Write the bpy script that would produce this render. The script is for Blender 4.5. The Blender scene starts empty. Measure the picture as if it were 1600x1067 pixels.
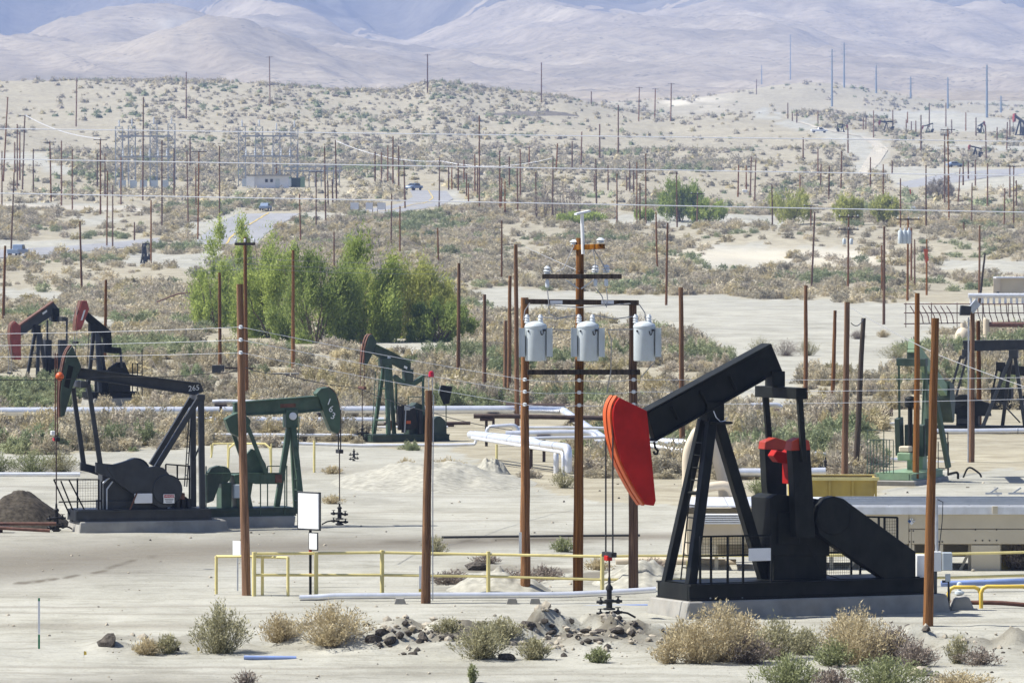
import bpy, math, random
import numpy as np

random.seed(7)
RNG = np.random.default_rng(11)
scene = bpy.context.scene
COL = scene.collection

# ------------------------------------------------------------------ camera, sky, sun, exposure
FOC = 9000.0          # focal length in photograph pixels (1600 wide)
EYE = 9.4             # eye height above the well pads (m)
HOR = 350.0           # pixel row of the eye level
cam_data = bpy.data.cameras.new("camera")
cam = bpy.data.objects.new("camera", cam_data)
COL.objects.link(cam)
cam.location = (0, 0, EYE)
cam.rotation_euler = (math.radians(90), 0, 0)
cam_data.sensor_width = 36.0
cam_data.lens = FOC * 36.0 / 1600.0
cam_data.shift_y = -(533.5 - HOR) / 1600.0
cam_data.clip_start = 1.0
cam_data.clip_end = 60000.0
cam_data.dof.use_dof = True
cam_data.dof.focus_distance = 165.0
cam_data.dof.aperture_fstop = 9.0
scene.camera = cam

SUN_EL = math.radians(52)
SUN_BACK = math.radians(4)          # the sun stands left of the view and a little behind the scene
sun_dir = (-math.cos(SUN_EL) * math.cos(SUN_BACK), math.cos(SUN_EL) * math.sin(SUN_BACK), math.sin(SUN_EL))
world = bpy.data.worlds.new("World")
scene.world = world
world.use_nodes = True
wn = world.node_tree.nodes
wl = world.node_tree.links
wn.clear()
sky = wn.new("ShaderNodeTexSky")
sky.sky_type = 'NISHITA'
sky.sun_disc = False
sky.sun_elevation = SUN_EL
sky.sun_rotation = math.atan2(sun_dir[0], sun_dir[1])
sky.altitude = 300
sky.dust_density = 1.5
bg = wn.new("ShaderNodeBackground")
bg.inputs["Strength"].default_value = 0.05
wo = wn.new("ShaderNodeOutputWorld")
wl.new(sky.outputs[0], bg.inputs[0])
wl.new(bg.outputs[0], wo.inputs[0])

sun_data = bpy.data.lights.new("sun", 'SUN')
sun_data.energy = 5.0
sun_data.angle = math.radians(0.53)
sun_data.color = (1.0, 0.975, 0.905)
sun = bpy.data.objects.new("sun", sun_data)
COL.objects.link(sun)
from mathutils import Vector
sun.rotation_euler = Vector(sun_dir).to_track_quat('Z', 'Y').to_euler()

scene.view_settings.view_transform = 'Standard'
scene.view_settings.look = 'None'
scene.view_settings.exposure = 1.02
scene.view_settings.gamma = 1.0
scene.view_settings.use_curve_mapping = False
scene.render.engine = 'CYCLES'
scene.cycles.max_bounces = 6
scene.cycles.diffuse_bounces = 3
scene.cycles.glossy_bounces = 3
scene.cycles.transparent_max_bounces = 8
scene.cycles.volume_bounces = 1
scene.cycles.use_denoising = True
scene.cycles.sample_clamp_indirect = 6.0


# ------------------------------------------------------------------ noise and terrain height
def _hash(ix, iy, seed):
    n = (ix.astype(np.int64) * 374761393 + iy.astype(np.int64) * 668265263 + seed * 1442695041) & 0x7fffffff
    n = ((n ^ (n >> 13)) * 1274126177) & 0x7fffffff
    n = n ^ (n >> 16)
    return (n & 0xffff) / 65535.0


def vnoise(x, y, seed=0):
    x = np.asarray(x, float)
    y = np.asarray(y, float)
    ix = np.floor(x)
    iy = np.floor(y)
    fx = x - ix
    fy = y - iy
    fx = fx * fx * fx * (fx * (fx * 6 - 15) + 10)
    fy = fy * fy * fy * (fy * (fy * 6 - 15) + 10)
    a = _hash(ix, iy, seed)
    b = _hash(ix + 1, iy, seed)
    c = _hash(ix, iy + 1, seed)
    d = _hash(ix + 1, iy + 1, seed)
    return (a * (1 - fx) + b * fx) * (1 - fy) + (c * (1 - fx) + d * fx) * fy


def fbm(x, y, octv=4, seed=0):
    s = 0.0
    a = 0.5
    for k in range(octv):
        s = s + a * vnoise(x, y, seed + k * 17)
        x = x * 2.03 + 13.7
        y = y * 2.03 + 7.1
        a *= 0.5
    return s / (1 - 0.5 ** octv)


def sstep(a, b, v):
    t = np.clip((np.asarray(v, float) - a) / (b - a), 0, 1)
    return t * t * (3 - 2 * t)


PD = [0, 330, 450, 720, 857, 1000, 1200, 1385, 1636, 2250, 3214, 4000, 5000, 6000, 7000, 9000, 12000, 16000, 21000]
PZ = [0, 0, 0.4, 1.0, 3.9, 8.3, 14.7, 20.2, 27.6, 45.6, 73.7, 92, 118, 160, 205, 330, 600, 1000, 1350]
# hills: (photo column, distance, sigma across, sigma along, height)
BUMPS = [(335, 5500, 75, 240, 46), (225, 6350, 80, 200, 44), (60, 6100, 110, 260, 14), (-220, 5600, 200, 300, 30),
         (480, 5900, 100, 240, 4),
         (1235, 3200, 36, 170, 7.5), (1310, 3230, 36, 170, 5), (1130, 3150, 40, 170, 3), (1400, 3300, 40, 180, 2.5),
         (1060, 2950, 30, 110, 3.5), (1160, 2150, 40, 130, 5), (1250, 2250, 30, 120, 4),
         (800, 2500, 30, 120, 3.0), (640, 2350, 25, 110, 3.5), (1470, 2400, 30, 90, 4),
         (620, 216, 3.5, 3.0, 0.25)]
RIDGE_PX = [-1500, -600, 0, 150, 300, 420, 540, 620, 690, 760, 880, 960, 1050, 1200]
RIDGE_A = [16, 20, 19, 19, 20, 18, 14, 12, 15, 12, 10, 5, 0, 0]


def H(x, y):
    x = np.asarray(x, float)
    y = np.asarray(y, float)
    d = np.maximum(y, 1.0)
    z = np.interp(d, PD, PZ)
    px = 800 + FOC * x / d
    near = sstep(500, 1400, d)
    ra = np.interp(px, RIDGE_PX, RIDGE_A)
    dd = d - 2300
    z = z + ra * np.exp(-np.where(dd < 0, (dd / 330) ** 2, (dd / 500) ** 2))
    for p0, d0, sx, sy, a in BUMPS:
        x0 = (p0 - 800) * d0 / FOC
        z = z + a * np.exp(-((x - x0) / sx) ** 2 * 0.5 - ((d - d0) / sy) ** 2 * 0.5)
    # rolling ground far out
    z = z + near * (fbm(x / 60, d / 110, 3, 3) - 0.5) * 5.0
    z = z + sstep(300, 900, d) * (fbm(x / 14, d / 40, 3, 5) - 0.5) * 1.3
    # spurs of the mountains
    m = sstep(3400, 7000, d)
    if np.any(m > 0):
        wx = x + 260 * (fbm(x / 1500, d / 2200, 2, 21) - 0.5) + d * 0.10
        r = 1 - np.abs(2 * fbm(wx / 760, d / 3200, 3, 31) - 1)
        r2 = 1 - np.abs(2 * fbm((wx + d * .12) / 230 + 5, d / 1500, 3, 41) - 1)
        amp = np.interp(d, [3400, 6000, 9000, 13000, 21000], [0, 40, 150, 330, 520])
        z = z + m * amp * (r - 0.66) * 1.9 + m * amp * 0.55 * (r2 - 0.66)
    hm_ = sstep(3300, 4600, d) * sstep(9500, 7000, d)
    if np.any(hm_ > 0):
        gul = 1 - np.abs(2 * fbm((x + .3 * d) / 95, d / 330, 4, 161) - 1)
        z = z + hm_ * (gul - .6) * 22
    # pads are graded, the verge in the foreground is heaped with diggings
    py = HOR + FOC * (EYE - z) / d
    bx = np.exp(-((d - 128.5) / 2.1) ** 2)
    along = np.interp(px, [-800, 130, 170, 300, 420, 470, 560, 700, 860, 1000, 1090, 1300, 1420, 1700], [0, 0, .25, .2, .1, .5, .7, .55, .75, .6, .2, .2, .4, .5])
    z = z + bx * along * (0.10 + 1.7 * fbm(x / 0.8, d / 0.8, 5, 51) ** 2.0)
    z = z + (1 - sstep(300, 600, d)) * (fbm(x / 3.2, d / 5, 3, 61) - 0.5) * 0.10
    z = z + (1 - sstep(135, 150, d)) * (fbm(x / 0.5, d / 0.5, 2, 71) - 0.5) * 0.05
    # the broken edge of the graded track left of the fence
    return z


_DS = [np.linspace(80, 300, 700), np.geomspace(299, 900, 500), np.geomspace(895, 3600, 900), np.geomspace(3580, 20000, 900)]


def gp(px, py, dmin=80.0):
    """ground point seen at photo pixel (px, py)"""
    for D_ in _DS:
        x = (px - 800) * D_ / FOC
        zr = EYE - (py - HOR) * D_ / FOC
        h = H(x, D_)
        ok = zr <= h
        if not ok.any() and D_ is not _DS[-1]:
            continue
        i = max(1, int(np.argmax(ok)))
        a = zr[i - 1] - h[i - 1]
        b = zr[i] - h[i]
        t = a / (a - b) if a != b else 0
        d = D_[i - 1] + (D_[i] - D_[i - 1]) * t
        xx = (px - 800) * d / FOC
        return Vector((xx, d, float(H(xx, d))))


def at(px, py, d):
    """world point at depth d seen at photo pixel (px, py)"""
    return Vector(((px - 800) * d / FOC, d, EYE - (py - HOR) * d / FOC))


def gz(x, y):
    return float(H(x, y))


# ------------------------------------------------------------------ mesh builder
class MB:
    def __init__(self):
        self.v = []
        self.f = []

    def add(self, vs, fs):
        o = len(self.v)
        self.v += [tuple(p) for p in vs]
        self.f += [tuple(i + o for i in f) for f in fs]
        return self

    def box(self, c, s, rz=0.0):
        cx, cy, cz = c
        hx, hy, hz = s[0] / 2, s[1] / 2, s[2] / 2
        ca, sa = math.cos(rz), math.sin(rz)
        vs = []
        for k in (-1, 1):
            for i, j in ((-1, -1), (1, -1), (1, 1), (-1, 1)):
                x, y = i * hx, j * hy
                vs.append((cx + x * ca - y * sa, cy + x * sa + y * ca, cz + k * hz))
        return self.add(vs, [(3, 2, 1, 0), (4, 5, 6, 7), (0, 1, 5, 4), (1, 2, 6, 5), (2, 3, 7, 6), (3, 0, 4, 7)])

    def bar(self, p, q, w, h=None, up=(0, 0, 1), w2=None, h2=None):
        h = w if h is None else h
        w2 = w if w2 is None else w2
        h2 = h if h2 is None else h2
        p, q, up = Vector(p), Vector(q), Vector(up)
        a = (q - p).normalized()
        s = a.cross(up)
        if s.length < 1e-4:
            s = a.cross(Vector((0, 1, 0)))
        s.normalize()
        u = s.cross(a)
        vs = []
        for c, ww, hh in ((p, w, h), (q, w2, h2)):
            for i, j in ((-1, -1), (1, -1), (1, 1), (-1, 1)):
                vs.append(c + s * (i * ww / 2) + u * (j * hh / 2))
        return self.add(vs, [(3, 2, 1, 0), (4, 5, 6, 7), (0, 1, 5, 4), (1, 2, 6, 5), (2, 3, 7, 6), (3, 0, 4, 7)])

    def tube(self, pts, r, n=8, caps=True, r2=None):
        pts = [Vector(p) for p in pts]
        m = len(pts)
        rad = r if isinstance(r, (list, tuple)) else [r + ((r2 if r2 is not None else r) - r) * i / max(1, m - 1) for i in range(m)]
        vs = []
        prev = None
        for i, p in enumerate(pts):
            if i == 0:
                t = pts[1] - pts[0]
            elif i == m - 1:
                t = pts[-1] - pts[-2]
            else:
                t = (pts[i + 1] - p).normalized() + (p - pts[i - 1]).normalized()
            if t.length < 1e-9:
                t = Vector((0, 0, 1))
            t.normalize()
            if prev is None:
                ref = Vector((0, 0, 1)) if abs(t.z) < 0.9 else Vector((1, 0, 0))
                s = t.cross(ref).normalized()
            else:
                s = prev - t * prev.dot(t)
                s.normalize()
            prev = s
            u = t.cross(s)
            for k in range(n):
                a = 2 * math.pi * k / n
                vs.append(p + (s * math.cos(a) + u * math.sin(a)) * rad[i])
        fs = []
        for i in range(m - 1):
            for k in range(n):
                k2 = (k + 1) % n
                fs.append((i * n + k, i * n + k2, (i + 1) * n + k2, (i + 1) * n + k))
        if caps:
            fs.append(tuple(range(n - 1, -1, -1)))
            fs.append(tuple((m - 1) * n + k for k in range(n)))
        return self.add(vs, fs)

    def lathe(self, c, prof, n=14, axis='z'):
        """prof: (radius, height) pairs, from bottom to top"""
        c = Vector(c)
        vs = []
        for r, h in prof:
            for k in range(n):
                a = 2 * math.pi * k / n
                if axis == 'z':
                    vs.append(c + Vector((r * math.cos(a), r * math.sin(a), h)))
                elif axis == 'y':
                    vs.append(c + Vector((r * math.cos(a), h, r * math.sin(a))))
                else:
                    vs.append(c + Vector((h, r * math.cos(a), r * math.sin(a))))
        fs = []
        for i in range(len(prof) - 1):
            for k in range(n):
                k2 = (k + 1) % n
                fs.append((i * n + k, i * n + k2, (i + 1) * n + k2, (i + 1) * n + k))
        fs.append(tuple(range(n - 1, -1, -1)))
        fs.append(tuple((len(prof) - 1) * n + k for k in range(n)))
        return self.add(vs, fs)

    def prism(self, poly, off):
        """poly: 3-D outline; extruded by the vector off"""
        off = Vector(off)
        n = len(poly)
        vs = [Vector(p) for p in poly] + [Vector(p) + off for p in poly]
        fs = [tuple(range(n)), tuple(range(2 * n - 1, n - 1, -1))]
        for i in range(n):
            j = (i + 1) % n
            fs.append((j, i, i + n, j + n))
        return self.add(vs, fs)

    def rounded_xz(self, poly, y0, y1):
        """outline in x,z extruded in y"""
        return self.prism([(p[0], y0, p[1]) for p in poly], (0, y1 - y0, 0))

    def build(self, name, mat, parent=None, smooth=False, loc=None, bevel=0):
        me = bpy.data.meshes.new(name)
        me.from_pydata([tuple(v) for v in self.v], [], self.f)
        me.validate()
        o = bpy.data.objects.new(name, me)
        COL.objects.link(o)
        import bmesh as _b
        bm = _b.new()
        bm.from_mesh(me)
        _b.ops.recalc_face_normals(bm, faces=bm.faces)
        bm.to_mesh(me)
        bm.free()
        if mat:
            me.materials.append(mat)
        if smooth:
            me.polygons.foreach_set("use_smooth", [True] * len(me.polygons))
            try:
                me.set_sharp_from_angle(angle=math.radians(40))
            except Exception:
                pass
        if parent:
            o.parent = parent
        if loc is not None:
            o.location = loc
        if bevel:
            b = o.modifiers.new("edge", 'BEVEL')
            b.width = bevel
            b.segments = 1
            b.limit_method = 'ANGLE'
        return o


def tag(o, label=None, cat=None, group=None, kind=None):
    if label:
        o["label"] = label
    if cat:
        o["category"] = cat
    if group:
        o["group"] = group
    if kind:
        o["kind"] = kind
    return o


def empty(name, loc, rz=0.0, label=None, cat=None, group=None):
    o = bpy.data.objects.new(name, None)
    COL.objects.link(o)
    o.location = loc
    o.rotation_euler = (0, 0, rz)
    o.empty_display_size = 0.2
    return tag(o, label, cat, group)


def link_copy(o, parent=None):
    c = o.copy()
    COL.objects.link(c)
    c.parent = parent
    for ch in o.children:
        link_copy(ch, c)
    return c


# ------------------------------------------------------------------ materials
def _new(name):
    m = bpy.data.materials.new(name)
    m.use_nodes = True
    nt = m.node_tree
    nt.nodes.clear()
    out = nt.nodes.new("ShaderNodeOutputMaterial")
    b = nt.nodes.new("ShaderNodeBsdfPrincipled")
    nt.links.new(b.outputs[0], out.inputs[0])
    return m, nt, b


def _noise(nt, vec, scale, detail=4, rough=0.55):
    n = nt.nodes.new("ShaderNodeTexNoise")
    n.inputs["Scale"].default_value = scale
    n.inputs["Detail"].default_value = detail
    n.inputs["Roughness"].default_value = rough
    nt.links.new(vec, n.inputs["Vector"])
    return n.outputs["Fac"]


def _ramp(nt, fac, stops):
    r = nt.nodes.new("ShaderNodeValToRGB")
    e = r.color_ramp.elements
    while len(e) < len(stops):
        e.new(0.5)
    for k, (p, c) in enumerate(stops):
        e[k].position = p
        e[k].color = (*c, 1) if len(c) == 3 else c
    nt.links.new(fac, r.inputs[0])
    return r.outputs[0]


def _mix(nt, fac, a, b, mode='MIX'):
    m = nt.nodes.new("ShaderNodeMix")
    m.data_type = 'RGBA'
    m.blend_type = mode
    for sock, val in ((m.inputs[0], fac), (m.inputs[6], a), (m.inputs[7], b)):
        if isinstance(val, (int, float)):
            sock.default_value = val
        elif isinstance(val, tuple):
            sock.default_value = (*val, 1) if len(val) == 3 else val
        else:
            nt.links.new(val, sock)
    return m.outputs[2]


def _math(nt, op, a, b=0.0, clamp=False):
    m = nt.nodes.new("ShaderNodeMath")
    m.operation = op
    m.use_clamp = clamp
    for sock, val in ((m.inputs[0], a), (m.inputs[1], b)):
        if isinstance(val, (int, float)):
            sock.default_value = val
        else:
            nt.links.new(val, sock)
    return m.outputs[0]


def _scaled(nt, vec, s):
    m = nt.nodes.new("ShaderNodeVectorMath")
    m.operation = 'MULTIPLY'
    m.inputs[1].default_value = s
    nt.links.new(vec, m.inputs[0])
    return m.outputs[0]


def _bump(nt, b, h, strength, dist):
    n = nt.nodes.new("ShaderNodeBump")
    n.inputs["Strength"].default_value = strength
    n.inputs["Distance"].default_value = dist
    nt.links.new(h, n.inputs["Height"])
    nt.links.new(n.outputs[0], b.inputs["Normal"])


def paint(name, col, rough=0.5, metal=0.0, wear=0.25, rust=0.0, rustcol=(0.16, 0.06, 0.03), scale=2.5, spec=0.5, dust=0.0):
    """weathered paint: tone varies, rust spots and pale dust optional"""
    m, nt, b = _new(name)
    tc = nt.nodes.new("ShaderNodeTexCoord").outputs["Object"]
    n1 = _noise(nt, tc, scale, 5)
    dark = tuple(c * (1 - wear) for c in col)
    lite = tuple(min(1, c * (1 + wear) + wear * 0.01) for c in col)
    c = _ramp(nt, n1, [(0.3, dark), (0.7, lite)])
    if dust:
        n3 = _noise(nt, _scaled(nt, tc, (1, 1, 0.35)), scale * 1.6, 6, 0.65)
        f = _math(nt, 'MULTIPLY', _ramp(nt, n3, [(0.45, (0, 0, 0)), (0.75, (1, 1, 1))]), dust)
        c = _mix(nt, f, c, (0.36, 0.31, 0.25))
    if rust:
        n2 = _noise(nt, _scaled(nt, tc, (1, 1, 0.5)), scale * 2.3, 6, 0.65)
        lo = 0.78 - 0.35 * rust
        f = _ramp(nt, n2, [(lo, (0, 0, 0)), (lo + 0.07, (1, 1, 1))])
        c = _mix(nt, f, c, rustcol)
    nt.links.new(c, b.inputs["Base Color"])
    b.inputs["Roughness"].default_value = rough
    b.inputs["Metallic"].default_value = metal
    b.inputs["Specular IOR Level"].default_value = spec
    return m


def wood_mat(name, c1, c2, c3):
    m, nt, b = _new(name)
    tc = nt.nodes.new("ShaderNodeTexCoord").outputs["Object"]
    oi = nt.nodes.new("ShaderNodeObjectInfo").outputs["Random"]
    grain = _noise(nt, _scaled(nt, tc, (14, 14, 0.7)), 1.0, 6, 0.6)
    c = _ramp(nt, grain, [(0.34, c1), (0.5, c2), (0.68, c3)])
    blot = _noise(nt, _scaled(nt, tc, (1.5, 1.5, 0.45)), 1.3, 3)
    c = _mix(nt, _ramp(nt, blot, [(0.35, (0, 0, 0)), (0.7, (0.4, 0.4, 0.4))]), c, tuple(x * 0.45 for x in c1))
    hs = nt.nodes.new("ShaderNodeHueSaturation")
    nt.links.new(_math(nt, 'ADD', _math(nt, 'MULTIPLY', oi, 0.7), 0.6), hs.inputs["Value"])
    nt.links.new(_math(nt, 'ADD', _math(nt, 'MULTIPLY', _math(nt, 'FRACT', _math(nt, 'MULTIPLY', oi, 7.3)), -0.45), 1.15), hs.inputs["Saturation"])
    nt.links.new(c, hs.inputs["Color"])
    nt.links.new(hs.outputs[0], b.inputs["Base Color"])
    b.inputs["Roughness"].default_value = 0.85
    b.inputs["Specular IOR Level"].default_value = 0.2
    _bump(nt, b, grain, 0.6, 0.02)
    return m


M = {}
M['wood'] = wood_mat("wood", (0.045, 0.018, 0.005), (0.19, 0.08, 0.024), (0.46, 0.215, 0.065))
M['dark_wood'] = wood_mat("dark_wood", (0.03, 0.022, 0.016), (0.075, 0.055, 0.04), (0.13, 0.095, 0.07))
M['black'] = paint("black_paint", (0.0055, 0.0068, 0.0055), 0.55, wear=0.45, dust=0.02, spec=0.18)
M['blackrust'] = paint("black_rusty_paint", (0.012, 0.012, 0.013), 0.55, wear=0.35, rust=0.25, dust=0.1, spec=0.3)
M['slate'] = paint("slate_paint", (0.016, 0.020, 0.025), 0.45, wear=0.35, dust=0.05, rust=0.12)
M['red'] = paint("red_paint", (0.36, 0.010, 0.006), 0.55, wear=0.22, rust=0.08, dust=0.0, spec=0.15)
M['orange'] = paint("orange_and_sunlit_red_paint", (0.52, 0.085, 0.010), 0.5, wear=0.15)  # on the red head's front this orange stands for sunlit red
M['capred'] = paint("dull_orange_red_paint", (0.34, 0.03, 0.009), 0.5, wear=0.25, rust=0.1)
M['oldred'] = paint("faded_red_paint", (0.30, 0.055, 0.045), 0.6, wear=0.25, rust=0.3, dust=0.1)
M['green'] = paint("green_paint", (0.040, 0.080, 0.047), 0.5, wear=0.3, rust=0.15, dust=0.10)
M['dgreen'] = paint("dark_green_paint", (0.020, 0.042, 0.028), 0.5, wear=0.3, rust=0.15, dust=0.08)
M['lgreen'] = paint("pale_green_paint", (0.19, 0.29, 0.17), 0.55, wear=0.2, rust=0.12, dust=0.15)
M['rust'] = paint("rusted_steel", (0.12, 0.05, 0.032), 0.75, wear=0.4, scale=5)
M['darkrust'] = paint("dark_rusted_steel", (0.05, 0.028, 0.022), 0.75, wear=0.4, scale=5)
M['steel'] = paint("galvanised_steel", (0.45, 0.47, 0.50), 0.42, metal=0.55, wear=0.15, scale=6)
M['silver'] = paint("aluminium_jacket", (0.78, 0.79, 0.82), 0.32, metal=0.55, wear=0.08, scale=3, dust=0.15)
M['silverdull'] = paint("dull_aluminium_jacket", (0.72, 0.73, 0.76), 0.45, metal=0.4, wear=0.1, scale=3, dust=0.2)
M['tank'] = paint("transformer_grey", (0.50, 0.55, 0.575), 0.45, wear=0.06, dust=0.05)
M['yellow'] = paint("yellow_paint", (0.68, 0.58, 0.24), 0.55, wear=0.12, dust=0.15, rust=0.04)
M['brightyellow'] = paint("bright_yellow_paint", (0.68, 0.47, 0.06), 0.5, wear=0.12, dust=0.08)
M['ochre'] = paint("ochre_paint", (0.42, 0.30, 0.055), 0.65, wear=0.2, dust=0.15, rust=0.1, scale=1.2)
M['tan'] = paint("tan_paint", (0.56, 0.49, 0.36), 0.6, wear=0.08, dust=0.15, scale=0.8)
M['tanpipe'] = paint("cream_pipe_paint", (0.60, 0.51, 0.38), 0.55, wear=0.08, rust=0.12, rustcol=(0.33, 0.14, 0.05), dust=0.1, scale=1.2)
M['white'] = paint("white_paint", (0.80, 0.80, 0.79), 0.5, wear=0.05)
M['signgrey'] = paint("plain_sign_face", (0.70, 0.71, 0.74), 0.5, wear=0.04)
M['concrete'] = paint("concrete", (0.29, 0.28, 0.255), 0.9, wear=0.2, dust=0.3, scale=2, spec=0.2)
M['cable'] = paint("black_cable", (0.02, 0.02, 0.02), 0.6)
M['wire'] = paint("aluminium_wire", (0.75, 0.76, 0.80), 0.4, metal=0.3, wear=0.02)
M['wiredull'] = paint("dull_wire", (0.30, 0.30, 0.31), 0.6, wear=0.02)
M['ceramic'] = paint("glazed_insulator", (0.62, 0.65, 0.68), 0.2, wear=0.1)
M['blue'] = paint("blue_paint", (0.06, 0.16, 0.42), 0.4)
M['redsign'] = paint("sign_red", (0.42, 0.02, 0.03), 0.5, wear=0.05)
M['ink'] = paint("ink", (0.02, 0.02, 0.025), 0.6, wear=0.05)
M['lens'] = paint("red_lens", (0.45, 0.01, 0.03), 0.15, wear=0.05)
M['towerblue'] = paint("painted_steel_pole", (0.20, 0.26, 0.33), 0.5, wear=0.1)
M['lattice'] = paint("lattice_steel", (0.36, 0.38, 0.40), 0.6, wear=0.1)
M['glass'] = paint("dark_glass", (0.02, 0.025, 0.03), 0.1)
M['tyre'] = paint("tyre_rubber", (0.02, 0.02, 0.02), 0.85)
M['carblue'] = paint("blue_car_paint", (0.22, 0.28, 0.38), 0.3, wear=0.03)
M['carwhite'] = paint("white_car_paint", (0.75, 0.76, 0.78), 0.3, wear=0.03)
M['pvc'] = paint("blue_plastic_pipe", (0.20, 0.28, 0.52), 0.45, wear=0.1, dust=0.2)
M['stakegreen'] = paint("green_tape", (0.02, 0.22, 0.10), 0.5)


# ------------------------------------------------------------------ ground cover masks (map of the place, by what stands where)
def in_poly(px, py, poly):
    r = np.zeros(px.shape, bool)
    n = len(poly)
    for i in range(n):
        x1, y1 = poly[i]
        x2, y2 = poly[(i + 1) % n]
        c = ((y1 > py) != (y2 > py)) & (px < (x2 - x1) * (py - y1) / (y2 - y1 + 1e-9) + x1)
        r ^= c
    return r


BARE_POLYS = [
    [(-3000, 706), (150, 706), (420, 690), (560, 694), (700, 700), (760, 735), (880, 772), (1000, 790), (1240, 800), (1500, 735), (1600, 726), (4000, 720), (4000, 3000), (-3000, 3000)],
    [(722, 450), (900, 455), (1180, 465), (1420, 474), (1700, 478), (1700, 505), (1440, 520), (1420, 588), (1300, 592), (1235, 575), (1110, 548), (1010, 505), (850, 494), (735, 480)],
    [(-200, 448), (70, 452), (100, 466), (-200, 472)], [(300, 384), (342, 388), (330, 408), (300, 412)],
    [(-100, 316), (60, 318), (240, 326), (240, 332), (60, 327), (-100, 326)], [(120, 336), (180, 338), (180, 350), (130, 350)],
    [(60, 240), (110, 262), (105, 276), (40, 258), (-80, 250), (-80, 236)],
    [(940, 333), (1230, 338), (1235, 355), (1000, 352), (940, 345)],
    [(1330, 228), (1365, 226), (1390, 240), (1400, 262), (1350, 272), (1330, 262)],
    [(1190, 168), (1225, 180), (1290, 200), (1370, 215), (1395, 232), (1330, 232), (1270, 208), (1180, 180)],
    [(1380, 176), (1470, 172), (1620, 196), (1620, 204), (1460, 205), (1380, 200)],
    [(1410, 225), (1620, 228), (1620, 236), (1410, 233)], [(1380, 262), (1620, 262), (1620, 300), (1380, 292)],
    [(1105, 385), (1190, 378), (1240, 390), (1230, 415), (1150, 420), (1100, 412)], [(1250, 385), (1330, 388), (1320, 404), (1262, 402)],
    [(1470, 405), (1620, 408), (1620, 428), (1480, 420)],
    [(200, 395), (330, 398), (320, 418), (190, 415)], [(80, 492), (190, 500), (200, 508), (90, 503)],
    [(560, 520), (720, 540), (720, 556), (600, 552)], [(1240, 500), (1260, 640), (1100, 640), (1130, 560)],
    [(455, 330), (540, 334), (540, 340), (455, 342)], [(300, 352), (380, 328), (380, 340), (320, 372), (300, 384)], [(690, 296), (725, 298), (730, 322), (690, 326)],
    [(0, 376), (240, 372), (240, 388), (0, 410)],
]


def bare_mask(x, d, z):
    px = 800 + FOC * x / d
    py = HOR + FOC * (EYE - z) / d
    jx = px + 90 * (fbm(px / 30.0, py / 9.0, 4, 81) - 0.5)
    jy = py + np.interp(py, [150, 350, 600, 800], [4, 8, 22, 22]) * (fbm(px / 34.0, py / 10.0, 4, 91) - 0.5)
    r = np.zeros(np.shape(px))
    for p in BARE_POLYS:
        r = np.maximum(r, in_poly(jx, jy, p).astype(float))
    return r


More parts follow.
